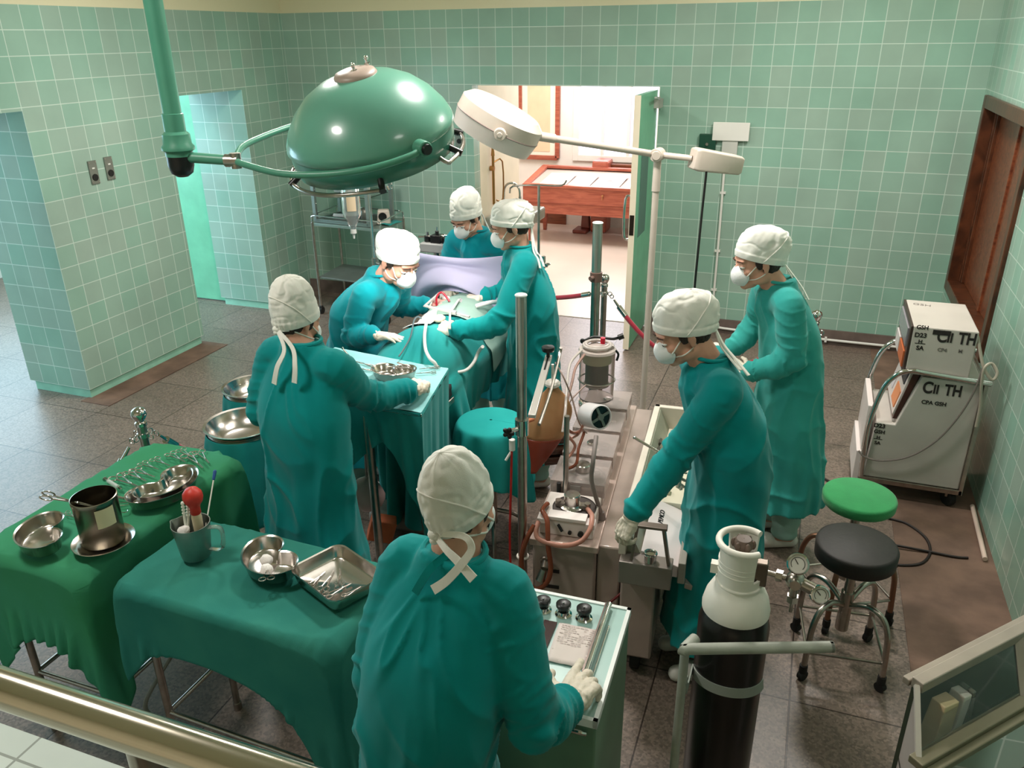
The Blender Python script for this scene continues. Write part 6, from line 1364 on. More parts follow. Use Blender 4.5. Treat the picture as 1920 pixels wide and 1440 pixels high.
# dark rollers and tube rack beside the bag
rk = thing('oxygenator_rack', 'rack of dark brown glass cylinders between the bag and the pumps', 'rack', tuple(Z(1055, 900, 0.55)))
for k, py in enumerate((826, 846, 864)):
    a, b = Z(1020, py, 0.74-k*0.05), Z(1060, py-4, 0.74-k*0.05); m = MB(); m.cyl(a, b, 0.024, None, 20); m.build('glass_cylinder', mat('dark brown glass', srgb(70, 42, 32), 0.15, var=0.2), rk, world=True, bevel=0.004)
m = MB(); a, b = Z(1063, 780, 1.03), Z(1060, 880, 0.72); m.cyl((a.x, a.y, a.z), (a.x, a.y, dz), 0.0115, None, 14); m.build('rack_post', chrome_w, rk, world=True)
m = MB(); a = Z(1048, 905, 0.70); m.cyl((a.x, a.y, a.z), (a.x, a.y, 0.35), 0.009); m.build('rack_rod', rubber, rk, world=True)
for (pts, r, mm, nm, lb) in (
    ((Z(1090, 657, 1.07), Z(1070, 680, 1.06), Z(1063, 720, 1.03), Z(1060, 770, 0.97), Z(1055, 810, 0.90)), 0.0065, white_t, 'clear_tube', 'outer clear tube arching left from the top of the glass reservoir'),
    ((Z(1096, 665, 1.07), Z(1080, 688, 1.05), Z(1073, 715, 1.02), Z(1066, 742, 0.98), Z(1058, 770, 0.95)), 0.0065, mat('rose tube', srgb(170, 136, 124), 0.3, trans=0.3, ior=1.3), 'clear_tube', 'inner rose tube arching left from the top of the glass reservoir'),
    ((Z(1041, 680, 1.14), Z(1056, 706, 1.10), Z(1072, 745, 1.0), Z(1085, 790, 0.90), Z(1100, 812, 0.80)), 0.0038, mat('thin mauve line', srgb(164, 138, 130), 0.4), 'thin_line', 'thin mauve line slanting from the slotted bar down to the pumps'),
    ((Z(1098, 722, 0.98), Z(1075, 745, 0.95), Z(1060, 768, 0.92)), 0.0035, mat('thin mauve line', srgb(164, 138, 130), 0.4), 'thin_line', 'short thin line crossing behind the amber bag'),
    ((Z(1058, 800, 0.95), Z(1075, 812, 0.88), Z(1095, 808, 0.82), Z(1085, 840, 0.78), Z(1080, 870, 0.74), Z(1060, 880, 0.72)), 0.007, amber_t, 'brown_tube', 'brown stained tube looping beside the second pump'),
    ((Z(1066, 818, 0.90), Z(1078, 835, 0.84), Z(1072, 850, 0.80), Z(1062, 862, 0.78)), 0.0065, pink_t, 'pink_tube', 'pink stained tube knotted beside the dark glass cylinders'),
    ((Z(1105, 770, 1.0), Z(1092, 800, 0.92), Z(1083, 815, 0.85), Z(1066, 824, 0.86)), 0.006, pink_t, 'pink_tube', 'pink stained tube bending behind the work light')):
    m = MB(); m.tube(pts, r, 10, 8); tag(m.build(nm, mm), lb, 'tube')
# ---------------------------------------------------------------- glass reservoir
oc = Z(1119, 700, 0.93); ocx, ocy = oc.x, min(oc.y, b2.y-0.135); z0, z1 = 0.80, 1.055
ox = thing('blood_reservoir', 'clear cylindrical blood reservoir with coiled tubing on top', 'reservoir', (ocx, ocy, z0))
h_ = z1-z0
m = MB(); m.lathe([(0.001, 0.0), (0.085, 0.0), (0.087, 0.005), (0.0885, h_), (0.085, h_), (0.083, 0.006), (0.001, 0.005)], 48); m.build('outer_cylinder', clear, ox)
m = MB(); m.lathe([(0.072, h_-0.005), (0.072, h_-0.06), (0.068, h_-0.06), (0.068, h_-0.005)], 40); m.build('cream_band', mat('cream filter band', srgb(214, 202, 172), 0.5), ox)
m = MB(); m.cyl((0, 0, 0.08), (0, 0, h_-0.055), 0.058, None, 36); m.build('filter_core', mat('dark mesh core', srgb(110, 100, 90), 0.35, 0.4), ox)
m = MB(); m.torus((0, 0, 0.075), 0.06, 0.006, None, 40, 8); m.build('core_ring', white_t, ox)
m = MB(); m.lathe([(0.001, h_+0.016), (0.06, h_+0.016), (0.09, h_+0.010), (0.095, h_), (0.09, h_-0.004)], 48); m.build('lid', mat('frosted lid', srgb(206, 192, 186), 0.25, trans=0.4, ior=1.2), ox)
m = MB(); pts = [V(((0.075-0.02*t/12.6)*math.cos(t), (0.075-0.02*t/12.6)*math.sin(t), h_+0.022+0.0009*t)) for t in [k*0.35 for k in range(37)]]; m.tube(pts, 0.0085, 10); m.build('coiled_tube', white_t, ox)
m = MB(); m.cyl((0.02, 0.02, h_+0.03), (0.02, 0.02, h_+0.06), 0.012); m.build('red_stopper', mat('red stopper', srgb(214, 24, 54), 0.3), ox)
m = MB(); m.tube([(-0.085, 0.05, h_+0.02), (-0.04, 0.085, h_+0.035), (0.05, 0.085, h_+0.035), (0.085, 0.07, h_+0.05)], 0.007, 10, 6); m.cyl((0.085, 0.07, h_+0.05), (0.11, 0.08, h_+0.06), 0.014); m.ell((-0.09, 0.048, h_+0.02), (0.014, 0.01, 0.014)); m.tube([(0.09, 0.0, h_+0.01), (0.105, 0.0, h_-0.01), (0.1, -0.01, h_-0.04)], 0.006, 8, 5); m.build('clamp_ring', black_p, ox)
m = MB(); m.cyl((0, 0.08, 0.10), (b2.x-ocx, b2.y-ocy-0.02, 0.10), 0.010); m.torus((0, 0, 0.10), 0.091, 0.004, None, 40, 6); m.build('pole_arm', chrome_w, ox)
# ---------------------------------------------------------------- draped stool between table and pump
sc_ = Z(922, 790, 0.70); stx, sty, stz = sc_.x-0.005, sc_.y, 0.70
st = thing('draped_stool', 'round stool draped in sea green cloth between table and pump', 'stool', (stx, sty, 0))
m = MB(); m.lathe([(0.001, stz-0.002), (0.15, stz-0.004), (0.165, stz-0.016), (0.165, stz-0.06), (0.001, stz-0.062)], 40); m.build('seat', rubber, st)
m = MB(); m.cyl((0, 0, 0.1), (0, 0, stz-0.06), 0.025); [m.tube([(0, 0, 0.18), (0.14*math.cos(a), 0.14*math.sin(a), 0.13), (0.2*math.cos(a), 0.2*math.sin(a), 0.0)], 0.012, 8, 4) for a in (0.4, 1.97, 3.54, 5.11)]; m.build('legs', chrome_w, st)
n_ = 96; ring = [V((0.172*math.cos(2*PI*k/n_), 0.172*math.sin(2*PI*k/n_), stz-0.004)) for k in range(n_)]
dr_ = [0.26+0.10*math.sin(2*PI*k/n_*2+0.8)+0.12*max(0, math.cos(2*PI*k/n_+0.7)) for k in range(n_)]
sk = skirt(ring, dr_, 7, 0.030, 0.05, 18, True, 11)
disc = [[V((r*math.cos(2*PI*k/n_), r*math.sin(2*PI*k/n_), stz+0.008*(1-(r/0.172)**3))) for k in list(range(n_))+[0]] for r in (0.002, 0.05, 0.10, 0.14, 0.162)]
cloth_obj('stool_cloth', [[tuple(q) for q in r] for r in disc+[list(r) for r in sk]], dr_stool).parent = st
# ================================================================ pale green console in front
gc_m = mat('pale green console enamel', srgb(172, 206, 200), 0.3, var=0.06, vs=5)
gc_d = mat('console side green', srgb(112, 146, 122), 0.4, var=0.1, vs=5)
kz = 0.865
kr, kl, kn = Z(1181, 1143, kz), Z(1003, 1107, kz), Z(1110, 1345, kz)
xa = (kr-kl).normalized(); KL = 0.52; yb_ = V((-xa.y, xa.x, 0)); kd_ = 0.46
GM_ = MX((xa, yb_, V((0, 0, 1)))).transposed().to_4x4(); GM_.translation = V((kr.x, kr.y, 0))   # origin at the far right corner, x to the right, y away
gk = thing('green_console', 'pale green console with black knobs and a typed sheet in front of the nurse', 'medical machine', (kr.x, kr.y, 0), math.atan2(xa.y, xa.x))
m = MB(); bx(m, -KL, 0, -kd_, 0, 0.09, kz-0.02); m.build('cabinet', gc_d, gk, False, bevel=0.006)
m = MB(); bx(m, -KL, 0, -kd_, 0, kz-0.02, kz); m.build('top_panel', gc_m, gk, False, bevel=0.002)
m = MB(); bx(m, -KL-0.004, 0.004, -0.008, 0.004, kz-0.022, kz+0.004); bx(m, -0.008, 0.004, -kd_-0.004, 0.004, kz-0.022, kz+0.004); bx(m, -KL-0.004, 0.004, -kd_-0.004, -kd_+0.008, kz-0.022, kz+0.004); m.build('white_edging', mat('white edge strip', srgb(240, 244, 242), 0.3), gk, False)
m = MB(); bx(m, -0.075, -0.062, -kd_+0.02, -0.008, kz, kz+0.016); m.build('dark_channel', mat('dark steel channel', srgb(96, 84, 78), 0.3, 0.7), gk, False)
m = MB(); m.cyl((-0.062, -kd_+0.05, kz+0.016), (-0.062, -0.012, kz+0.016), 0.0085, None, 16); m.cyl((-0.044, -kd_+0.05, kz+0.006), (-0.044, -0.10, kz+0.006), 0.003); m.build('chrome_tube', chrome, gk)
for k in range(4):
    x = -0.125-k*0.064; y = -0.082
    m = MB(); m.lathe([(0.026, 0), (0.026, 0.003), (0.02, 0.006), (0.017, 0.014), (0.001, 0.014)], 28, (x, y, kz)); c_ = m.build('valve_collar', chrome, gk)
    m = MB(); m.lathe([(0.008, 0.012), (0.012, 0.022), (0.02, 0.026), (0.023, 0.031), (0.023, 0.040), (0.019, 0.043), (0.010, 0.040), (0.001, 0.040)], 24, (x, y, kz)); m.build('valve_knob', black_p, gk)
    m = MB(); m.ell((x, y, kz+0.042), 0.003); m.build('knob_pin', chrome, gk)
m = MB(); bx(m, -0.235, -0.195, -0.30, -0.13, kz, kz+0.006); m.build('meter_window', mat('dark meter glass', srgb(70, 52, 52), 0.12), gk, False)
m = MB(); bx(m, -0.285, -0.237, -0.30, -0.13, kz, kz+0.004); m.build('mirror_plate', chrome, gk, False)
sheet = thing('typed_sheet', 'pale typed paper sheet lying on the green console', 'paper', (kr.x, kr.y, kz), math.atan2(xa.y, xa.x)+0.02)
m = MB(); m.sheet([[(-0.192+0.112*i/8+0.004*j/8, -0.125-0.165*j/8, 0.0045+0.0022*math.sin(i*0.9+j*0.5)**2) for i in range(9)] for j in range(9)], 0.0006); m.build('paper', mat('pinkish paper', srgb(228, 214, 208), 0.7), sheet, True, 180)
m = MB(); r_ = random.Random(3)
for k in range(10):
    x = -0.18; y = -0.136-k*0.0085
    while x < -0.088:
        w = r_.uniform(0.004, 0.012); 
        if r_.random() < (0.85 if k < 7 else 0.5): m.add([(x, y, 0.0078), (x+w, y, 0.0078), (x+w, y+0.0018, 0.0078), (x, y+0.0018, 0.0078)], [(0, 1, 2, 3)])
        x += w+0.002
m.build('typed_lines', mat('faded typewriter ink', srgb(166, 150, 146), 0.8), sheet, False)
m = MB(); bx(m, -0.16, -0.135, -0.395, -0.375, kz, kz+0.008); m.build('catch_plate', chrome, gk, False, bevel=0.002)
m = MB(); m.tube([(-0.09, -kd_-0.004, kz-0.05), (-0.09, -kd_-0.02, kz-0.03), (-0.03, -kd_-0.02, kz-0.03), (-0.03, -kd_-0.004, kz-0.05)], 0.006, 8, 4); m.build('front_handle', chrome, gk)
m = MB(); [m.cyl((x-0.02, y, 0.045), (x+0.02, y, 0.045), 0.045, None, 20) for x in (-KL+0.05, -0.06) for y in (-kd_+0.06, -0.06)]; m.build('castors', rubber, gk)
# ================================================================ instrument trolley by the right wall
cart_m = mat('worn white cart panel', srgb(196, 188, 180), 0.45, var=0.06, vs=5)
stencil = mat('black stencil ink', srgb(44, 38, 36), 0.7, var=0.3, vs=60)
fy = 4.47
xl, xr = Y(1618, 890, fy).x, Y(1795, 925, fy).x
zb, zt = 0.13, Y(1770, 712, fy).z
ct = thing('equipment_trolley', 'grey stencilled equipment trolley with chrome hoops by the right wall', 'trolley', ((xl+xr)/2, fy+0.26, 0))
cd_ = 0.50
m = MB(); m.add([(xl, fy, zb), (xr, fy, zb), (xr, fy, zt), (xl+0.20, fy, zt), (xl+0.115, fy, zt-0.30), (xl+0.02, fy, zt-0.30), (xl, fy+cd_, zb), (xr, fy+cd_, zb), (xr, fy+cd_, zt), (xl+0.20, fy+cd_, zt), (xl+0.115, fy+cd_, zt-0.30), (xl+0.02, fy+cd_, zt-0.30)], [(0, 1, 2, 3, 4, 5), (11, 10, 9, 8, 7, 6)]+[(k, 6+k, 6+(k+1) % 6, (k+1) % 6) for k in range(6)])
body = m.build('cabinet', cart_m, ct, False, world=True, bevel=0.006)
m = MB(); bx(m, xl-0.02, xr+0.02, fy-0.012, fy+0.0, zb-0.03, zb); bx(m, xr-0.0, xr+0.022, fy-0.012, fy+cd_, zb-0.03, zt); bx(m, xl-0.02, xr+0.02, fy+cd_, fy+cd_+0.012, zb-0.03, zb); m.build('base_frame', chrome_w, ct, False, world=True, bevel=0.003)
for y in (fy-0.012, fy+cd_):
    m = MB(); m.tube([(xl-0.012, y, zb), (xl-0.02, y, zt-0.34), (xl+0.015, y, zt-0.1), (xl+0.07, y, zt+0.0), (xl+0.14, y, zt+0.035), (xl+0.22, y, zt+0.03), (xr+0.03, y, zt+0.01)], 0.0145, 12, 8); m.build('chrome_hoop', chrome, ct, world=True)
m = MB(); m.hexa([(xl+0.10, fy+0.04, zt-0.28), (xl+0.125, fy+0.04, zt-0.28), (xl+0.125, fy+cd_-0.04, zt-0.28), (xl+0.10, fy+cd_-0.04, zt-0.28), (xl+0.17, fy+0.04, zt+0.05), (xl+0.205, fy+0.04, zt+0.05), (xl+0.205, fy+cd_-0.04, zt+0.05), (xl+0.17, fy+cd_-0.04, zt+0.05)]); ip = m.build('sloping_panel', mat('dark brown panel edge', srgb(84, 50, 42), 0.4), ct, False, world=True)
def onpanel(y, t, w, hgt, mm, nm, off=0.004):
    x0, z0, x1, z1 = xl+0.10, zt-0.28, xl+0.17, zt+0.05; d = V((x1-x0, 0, z1-z0)).normalized(); n = V((-d.z, 0, d.x)); c = V((x0, y, z0))+d*t+n*off
    q = MB(); q.bar(c-d*hgt/2, c+d*hgt/2, w, 0.010, n) if False else q.hexa([tuple(c+d*a*hgt/2+V((0, b*w/2, 0))+n*e) for e in (-0.005, 0.005) for a, b in ((-1, -1), (1, -1), (1, 1), (-1, 1))])
    q.v = [tuple(world_of(ct).inverted() @ V(p)) for p in q.v]; return q.build(nm, mm, ip, False)
onpanel(fy+cd_/2, 0.17, 0.40, 0.30, mat('white instrument face', srgb(220, 210, 206), 0.4), 'instrument_face')
onpanel(fy+0.16, 0.24, 0.15, 0.09, mat('dark screen glass', srgb(58, 60, 66), 0.12), 'screen', 0.010)
onpanel(fy+0.34, 0.24, 0.12, 0.07, mat('dark screen glass', srgb(58, 60, 66), 0.12), 'screen', 0.010)
onpanel(fy+0.16, 0.10, 0.16, 0.10, mat('painted orange reflection', srgb(222, 142, 96), 0.5), 'colour_field', 0.010)  # orange reflection in the screens, painted as a flat field
onpanel(fy+0.36, 0.11, 0.10, 0.08, mat('pale label field', srgb(206, 200, 204), 0.5), 'colour_field', 0.010)
m = MB(); bx(m, xl-0.035, xl-0.005, fy+0.04, fy+cd_-0.04, zt-0.50, zt-0.22); m.build('drawer_front', mat('white drawer', srgb(226, 214, 210), 0.4), ct, False, world=True, bevel=0.004)
m = MB(); bx(m, xl-0.055, xl-0.02, fy+0.02, fy+cd_-0.06, zt-0.70, zt-0.50); m.build('drawer_front', mat('white drawer', srgb(226, 214, 210), 0.4), ct, False, world=True, bevel=0.004)
for x in (xl+0.05, xr-0.03):
    for y in (fy+0.05, fy+cd_-0.05):
        m = MB(); m.cyl((x-0.016, y-0.01, 0.045), (x+0.016, y+0.01, 0.045), 0.045, None, 20); w_ = m.build('castor', rubber, ct, world=True, bevel=0.005)
        m = MB(); bx(m, x-0.022, x+0.022, y-0.02, y+0.02, 0.06, zb-0.02); m.v = [tuple(world_of(ct).inverted() @ V(q)) for q in m.v]; m.build('castor_fork', chrome_w, w_, False)
def stencil_on(txt, px, py, y, size, parent, name='stencil_lettering', tilt=0.0, mm=None, sx=1.0):
    p = Y(px, py, y); M = world_of(parent).inverted() @ MX.Translation(V((p.x, y-0.0015, p.z))) @ MX.Rotation(tilt, 4, 'Y') @ MX.Rotation(R(90), 4, 'X') @ MX.Diagonal((sx, 1, 1, 1))
    return text_mesh(txt, size, mm or stencil, name, parent, M, 0.0006, bold=0.03)
faint = mat('worn stencil ink', srgb(120, 112, 106), 0.8)
stencil_on('C', 1728, 735, fy, 0.092, body, sx=0.78); stencil_on('II', 1748, 737, fy, 0.072, body, sx=0.8); stencil_on('TH', 1769, 740, fy, 0.088, body, sx=0.72)
stencil_on('CPA GSH', 1727, 756, fy, 0.030, body); stencil_on('D23', 1638, 800, fy, 0.034, body); stencil_on('GSH', 1638, 811, fy, 0.030, body); stencil_on('H', 1643, 822, fy, 0.026, body); stencil_on('SA', 1639, 832, fy, 0.028, body)
p = Y(1646, 823, fy); m = MB(); m.box((p.x, fy-0.001, p.z), (0.045, 0.001, 0.003)); m.build('stencil_bar', stencil, body, False).data.transform(world_of(ct).inverted())
# cable on the cart face and the tangle at its corner
m = MB(); m.tube([Y(1843, 690, fy-0.03), Y(1826, 735, fy-0.03), Y(1796, 783, fy-0.03), Y(1755, 827, fy-0.03), Y(1705, 856, fy-0.03), Y(1655, 864, fy-0.03), Y(1622, 857, fy-0.03), Y(1610, 845, fy-0.02)], 0.0055, 8, 8); tag(m.build('grey_cable', mat('grey cable', srgb(122, 112, 106), 0.5)), 'grey cable swagged across the stencilled side of the trolley', 'cable')
m = MB(); q = Y(1850, 700, fy-0.02); pts = [Y(1833, 630, 4.5), Y(1838, 660, fy), Y(1845, 690, fy-0.03), Y(1860, 712, fy-0.04), Y(1870, 700, fy-0.03), Y(1860, 682, fy-0.01), Y(1846, 690, fy-0.035), Y(1840, 720, fy-0.03), Y(1838, 760, fy-0.02), Y(1830, 800, fy-0.02)]; m.tube([V((min(p.x, XR-0.02), p.y, p.z)) for p in pts], 0.008, 8, 8); tag(m.build('cable_knot', mat('pale grey cable', srgb(176, 166, 150), 0.5)), 'pale cable knotted at the right corner of the trolley', 'cable')
# ---------------------------------------------------------------- stencilled box on the trolley
by0 = fy+0.005; bz0 = zt+0.008
x0, x1 = Y(1699, 684, by0).x, Y(1820, 695, by0).x; bz1 = Y(1770, 617, by0).z
bdp = max(0.2, Z(1745, 565, bz1).y-by0)
eb = thing('monitor_box', 'grey stencilled monitor box standing on top of the trolley', 'monitor', ((x0+x1)/2, by0+bdp/2, bz0))
m = MB(); bx(m, x0, x1, by0, by0+bdp, bz0, bz1); bxo = m.build('case', mat('warm white case', srgb(200, 190, 182), 0.42, var=0.05, vs=5), eb, False, world=True, bevel=0.006)
m = MB(); bx(m, x0-0.012, x0, by0+0.0, by0+bdp, bz0, bz1); m.build('front_bezel', mat('dark bezel', srgb(64, 46, 42), 0.35), eb, False, world=True, bevel=0.003)
m = MB(); bx(m, x0-0.020, x0-0.010, by0+0.05, by0+bdp-0.04, bz0+0.14, bz1-0.03); m.build('display', mat('display glass', srgb(150, 146, 152), 0.15), eb, False, world=True)
m = MB(); bx(m, x0-0.020, x0-0.010, by0+0.05, by0+bdp*0.55, bz0+0.02, bz0+0.11); m.build('control_strip', mat('orange control strip', srgb(206, 110, 66), 0.4), eb, False, world=True)
m = MB(); bx(m, x0-0.022, x0-0.010, by0+bdp*0.58, by0+bdp-0.04, bz0+0.02, bz0+0.11); m.build('white_controls', mat('white control strip', srgb(214, 206, 204), 0.4), eb, False, world=True)
stencil_on('C', 1755, 640, by0, 0.088, bxo, sx=0.78); stencil_on('II', 1774, 641, by0, 0.072, bxo, sx=0.8); stencil_on('TH', 1795, 644, by0, 0.088, bxo, sx=0.72)
stencil_on('GSH', 1718, 616, by0, 0.030, bxo); stencil_on('D23', 1714, 631, by0, 0.034, bxo); stencil_on('H', 1721, 643, by0, 0.028, bxo); stencil_on('SA', 1717, 655, by0, 0.032, bxo); stencil_on('CP4', 1757, 658, by0, 0.026, bxo, mm=faint); stencil_on('M', 1796, 661, by0, 0.026, bxo, mm=faint)
p = Y(1725, 644, by0); m = MB(); m.box((p.x, by0-0.001, p.z), (0.05, 0.001, 0.0035)); m.build('stencil_bar', stencil, bxo, False).data.transform(world_of(eb).inverted())
p = Y(1766, 624, by0); m = MB(); m.box((p.x, by0-0.002, p.z), (0.085, 0.002, 0.026)); m.build('black_patch', stencil, bxo, False, bevel=0.0).data.transform(world_of(eb).inverted())
p = Z(1711, 571, bz1); text_mesh('GSH', 0.05, faint, 'stencil_lettering', bxo, world_of(eb).inverted() @ MX.Translation(V((p.x, p.y, bz1+0.0005))) @ MX.Rotation(R(-8), 4, 'Z'), 0.0006)
# ================================================================ two stools
def stool(label, c, z, r, seat_m, rot, leg_m, seat_h=0.055, name='round_stool'):
    t = thing('round_stool', label, 'stool', (c[0], c[1], 0), rot)
    m = MB(); m.lathe([(0.001, z-seat_h), (r-0.012, z-seat_h), (r-0.002, z-seat_h+0.010), (r, z-0.014), (r-0.004, z-0.005), (r-0.013, z-0.001), (0.001, z+0.001)], 48); m.build('seat', seat_m, t, True, 50)
    m = MB(); m.cyl((0, 0, 0.17), (0, 0, 0.36), 0.026, None, 20); m.cyl((0, 0, 0.36), (0, 0, z-seat_h), 0.019, None, 20); m.cyl((0, 0, z-seat_h-0.012), (0, 0, z-seat_h), 0.07, None, 24); m.build('column', chrome_w, t)
    for k in range(4):
        a = k*PI/2+PI/4; ca, sa = math.cos(a), math.sin(a)
        m = MB(); m.tube([(0.02*ca, 0.02*sa, 0.30), (0.10*ca, 0.10*sa, 0.345), (0.165*ca, 0.165*sa, 0.335), (0.20*ca, 0.20*sa, 0.27), (0.21*ca, 0.21*sa, 0.17), (0.215*ca, 0.215*sa, 0.055)], 0.0125, 12, 7); lg_ = m.build('leg', leg_m, t)
        m = MB(); m.cyl((0.215*ca, 0.215*sa, 0.04), (0.215*ca, 0.215*sa, 0.075), 0.017); m.cyl((0.215*ca-0.012*sa, 0.215*sa+0.012*ca, 0.022), (0.215*ca+0.012*sa, 0.215*sa-0.012*ca, 0.022), 0.022, None, 16); m.build('castor', rubber, lg_)
    m = MB(); q = [(0.212*math.cos(k*PI/2+PI/4), 0.212*math.sin(k*PI/2+PI/4), 0.14) for k in range(4)]
    for k in range(4): m.cyl(q[k], q[(k+1) % 4], 0.006, None, 8)
    m.build('foot_rails', chrome_w, t); return t
c_ = Z(1608, 1018, 0.60); stool('black topped steel stool on castors, the nearer of the two stools', (c_.x, c_.y), 0.60, 0.158, mat('black vinyl seat', srgb(40, 37, 35), 0.55, var=0.15, vs=10, bump=0.08, bs=60), 0.12, chrome_w, 0.08)
c2_ = Z(1613, 930, 0.62); stool('green cloth topped stool behind the black one', (c2_.x, c2_.y+0.02), 0.62, 0.155, mat('green felt seat cover', srgb(52, 150, 88), 0.92, var=0.1, vs=10, bump=0.2, bs=200, sheen=0.2), 0.5, mat('bronzed leg', srgb(140, 104, 84), 0.3, 0.8), 0.055)
cab = mat('black floor cable', srgb(40, 30, 28), 0.5)
m = MB(); m.tube([Z(1490, 880, 0.008), Z(1512, 886, 0.008), Z(1545, 897, 0.008), Z(1600, 930, 0.008), Z(1660, 968, 0.008), Z(1700, 982, 0.008), Z(1735, 1008, 0.008), Z(1744, 1035, 0.008), Z(1728, 1056, 0.008), Z(1690, 1060, 0.008), Z(1640, 1052, 0.008)], 0.0075, 8, 8); tag(m.build('floor_cable', cab), 'black cable looping over the floor behind the green stool', 'cable')
m = MB(); m.tube([Z(1640, 1015, 0.012), Z(1688, 1024, 0.018), Z(1740, 1034, 0.012), Z(1790, 1044, 0.010), Z(1815, 1046, 0.010)], 0.007, 8, 8); tag(m.build('plug_cable', cab), 'black cable running to the wall end of the floor strip', 'cable')
# ================================================================ gas cylinder on its trolley
cy = thing('gas_cylinder', 'black gas cylinder with a white guard cap in the foreground', 'gas cylinder', (-0.045, 1.94, 0))
m = MB(); m.lathe([(0.001, 0.06), (0.092, 0.06), (0.1, 0.075), (0.1, 0.93), (0.092, 0.965), (0.070, 1.01), (0.045, 1.05), (0.03, 1.06), (0.001, 1.06)], 56); m.build('bottle', mat('black cylinder paint', srgb(28, 24, 24), 0.3, var=0.2, vs=8, coat=0.2), cy, True, 60)
wc = mat('white guard plastic', srgb(250, 244, 234), 0.4, var=0.05, vs=8)
m = MB(); m.lathe([(0.088, 0.975), (0.094, 0.978), (0.0945, 0.992), (0.087, 1.025), (0.074, 1.052), (0.063, 1.064), (0.061, 1.078), (0.057, 1.082), (0.053, 1.07), (0.055, 1.056), (0.08, 1.02), (0.088, 0.982)], 56); m.build('guard_skirt', wc, cy, True, 60)
m = MB(); rowsx = []
n_ = 46; a0, a1 = R(52), R(312)
for j, (zz, r) in enumerate(((1.10, 0.057), (1.15, 0.0585), (1.195, 0.0625), (1.206, 0.065))):
    rowsx.append([(r*math.cos(a0+(a1-a0)*k/n_), r*math.sin(a0+(a1-a0)*k/n_), zz) for k in range(n_+1)])
m.sheet([[(r*math.cos(2*PI*k/48), r*math.sin(2*PI*k/48), zz) for k in range(49)] for zz, r in ((1.068, 0.056), (1.102, 0.057))], 0.007)
for k0, k1 in ((0, 14), (27, 46)): m.sheet([r[k0:k1+1] for r in rowsx], 0.007)
m.sheet([r[13:28] for r in rowsx[:2]], 0.007)
m.tube([(0.066*math.cos(a0+(a1-a0)*k/n_), 0.066*math.sin(a0+(a1-a0)*k/n_), 1.203) for k in range(n_+1)], 0.0095, 10); m.build('guard_collar', wc, cy, True, 50)
m = MB(); [m.tube([(0.0605*math.cos(R(180)+R(130)*k/20), 0.0605*math.sin(R(180)+R(130)*k/20), z) for k in range(21)], 0.0022, 6) for z in (1.115, 1.13, 1.145)]; m.torus((0, 0, 1.074), 0.061, 0.004, None, 48, 8); bx(m, -0.08, -0.057, -0.012, 0.012, 1.09, 1.12); m.build('guard_ribs', wc, cy)
m = MB(); m.lathe([(0.001, 1.215), (0.02, 1.214), (0.026, 1.206), (0.027, 1.19), (0.02, 1.178), (0.012, 1.175), (0.012, 1.06)], 20)
for k in range(6): a = k*PI/3; m.ell((0.026*math.cos(a), 0.026*math.sin(a), 1.198), (0.008, 0.008, 0.014))
m.build('valve_wheel', mat('brown bakelite wheel', srgb(104, 86, 76), 0.45, var=0.15), cy)
m = MB(); m.cyl((0.0, 0, 1.06), (0, 0, 1.14), 0.018, None, 16); m.box((0.045, -0.008, 1.12), (0.055, 0.03, 0.075)); m.build('valve_body', mat('dull brass valve', srgb(116, 104, 94), 0.35, 0.8), cy, bevel=0.004)
rg = V((0.145, -0.02, 1.125))
m = MB(); m.cyl((0.07, -0.010, 1.125), tuple(rg), 0.008, None, 14); m.cyl((0.095, -0.012, 1.125), (0.112, -0.014, 1.125), 0.016, None, 6); m.ell(tuple(rg), (0.026, 0.026, 0.026)); m.cyl(rg, rg+V((0.055, -0.012, -0.012)), 0.017, None, 18); m.cyl(rg, rg+V((0.0, -0.0, -0.055)), 0.011, None, 12); m.cyl(rg+V((0, 0, -0.05)), rg+V((0.0, 0, -0.07)), 0.016, None, 6); m.cyl(rg+V((0, 0, -0.07)), rg+V((0.0, 0, -0.105)), 0.005, None, 10); m.cyl(rg+V((0, -0.02, 0.004)), rg+V((0, -0.034, 0.006)), 0.014, None, 16); m.build('regulator', chrome_w, cy)
def gauge(c, nrm, r, nm='gauge'):
    q = MX.Translation(c) @ V(nrm).to_track_quat('Z', 'Y').to_matrix().to_4x4(); m = MB(q); m.lathe([(0.001, -0.014), (r, -0.014), (r+0.002, -0.004), (r+0.002, 0.006), (r-0.002, 0.008), (r-0.004, 0.004)], 32); g = m.build(nm, chrome, cy)
    m = MB(q); m.lathe([(0.001, 0.004), (r-0.003, 0.004)], 32); m.build('dial', mat('white dial', srgb(228, 222, 214), 0.5), g)
    m = MB(q); m.rings([[(rr*math.cos(a), rr*math.sin(a), 0.0046) for a in [R(-40+k*260/20) for k in range(21)]] for rr in (r*0.62, r*0.68)], False, False); m.bar((0, 0, 0.005), (-r*0.35, r*0.45, 0.005), 0.002, 0.0006); m.build('dial_marks', stencil, g, False)
gauge(rg+V((0.0, -0.012, 0.062)), (-0.1, -1, 0.5), 0.027); gauge(rg+V((0.065, -0.022, -0.015)), (0.35, -1, 0.45), 0.024)
m = MB(); m.cyl(rg, rg+V((0, -0.0, 0.05)), 0.007, None, 10); m.build('gauge_stem', chrome_w, cy)
tr = thing('cylinder_trolley', 'grey painted tube trolley strapped around the black gas cylinder', 'trolley', (-0.045, 1.90, 0))
gt = mat('chipped grey green paint', srgb(176, 178, 168), 0.45, var=0.16, vs=14, bump=0.08)
b0, b1 = Z(1284, 1217, 0.98), Z(1556, 1213, 0.98)
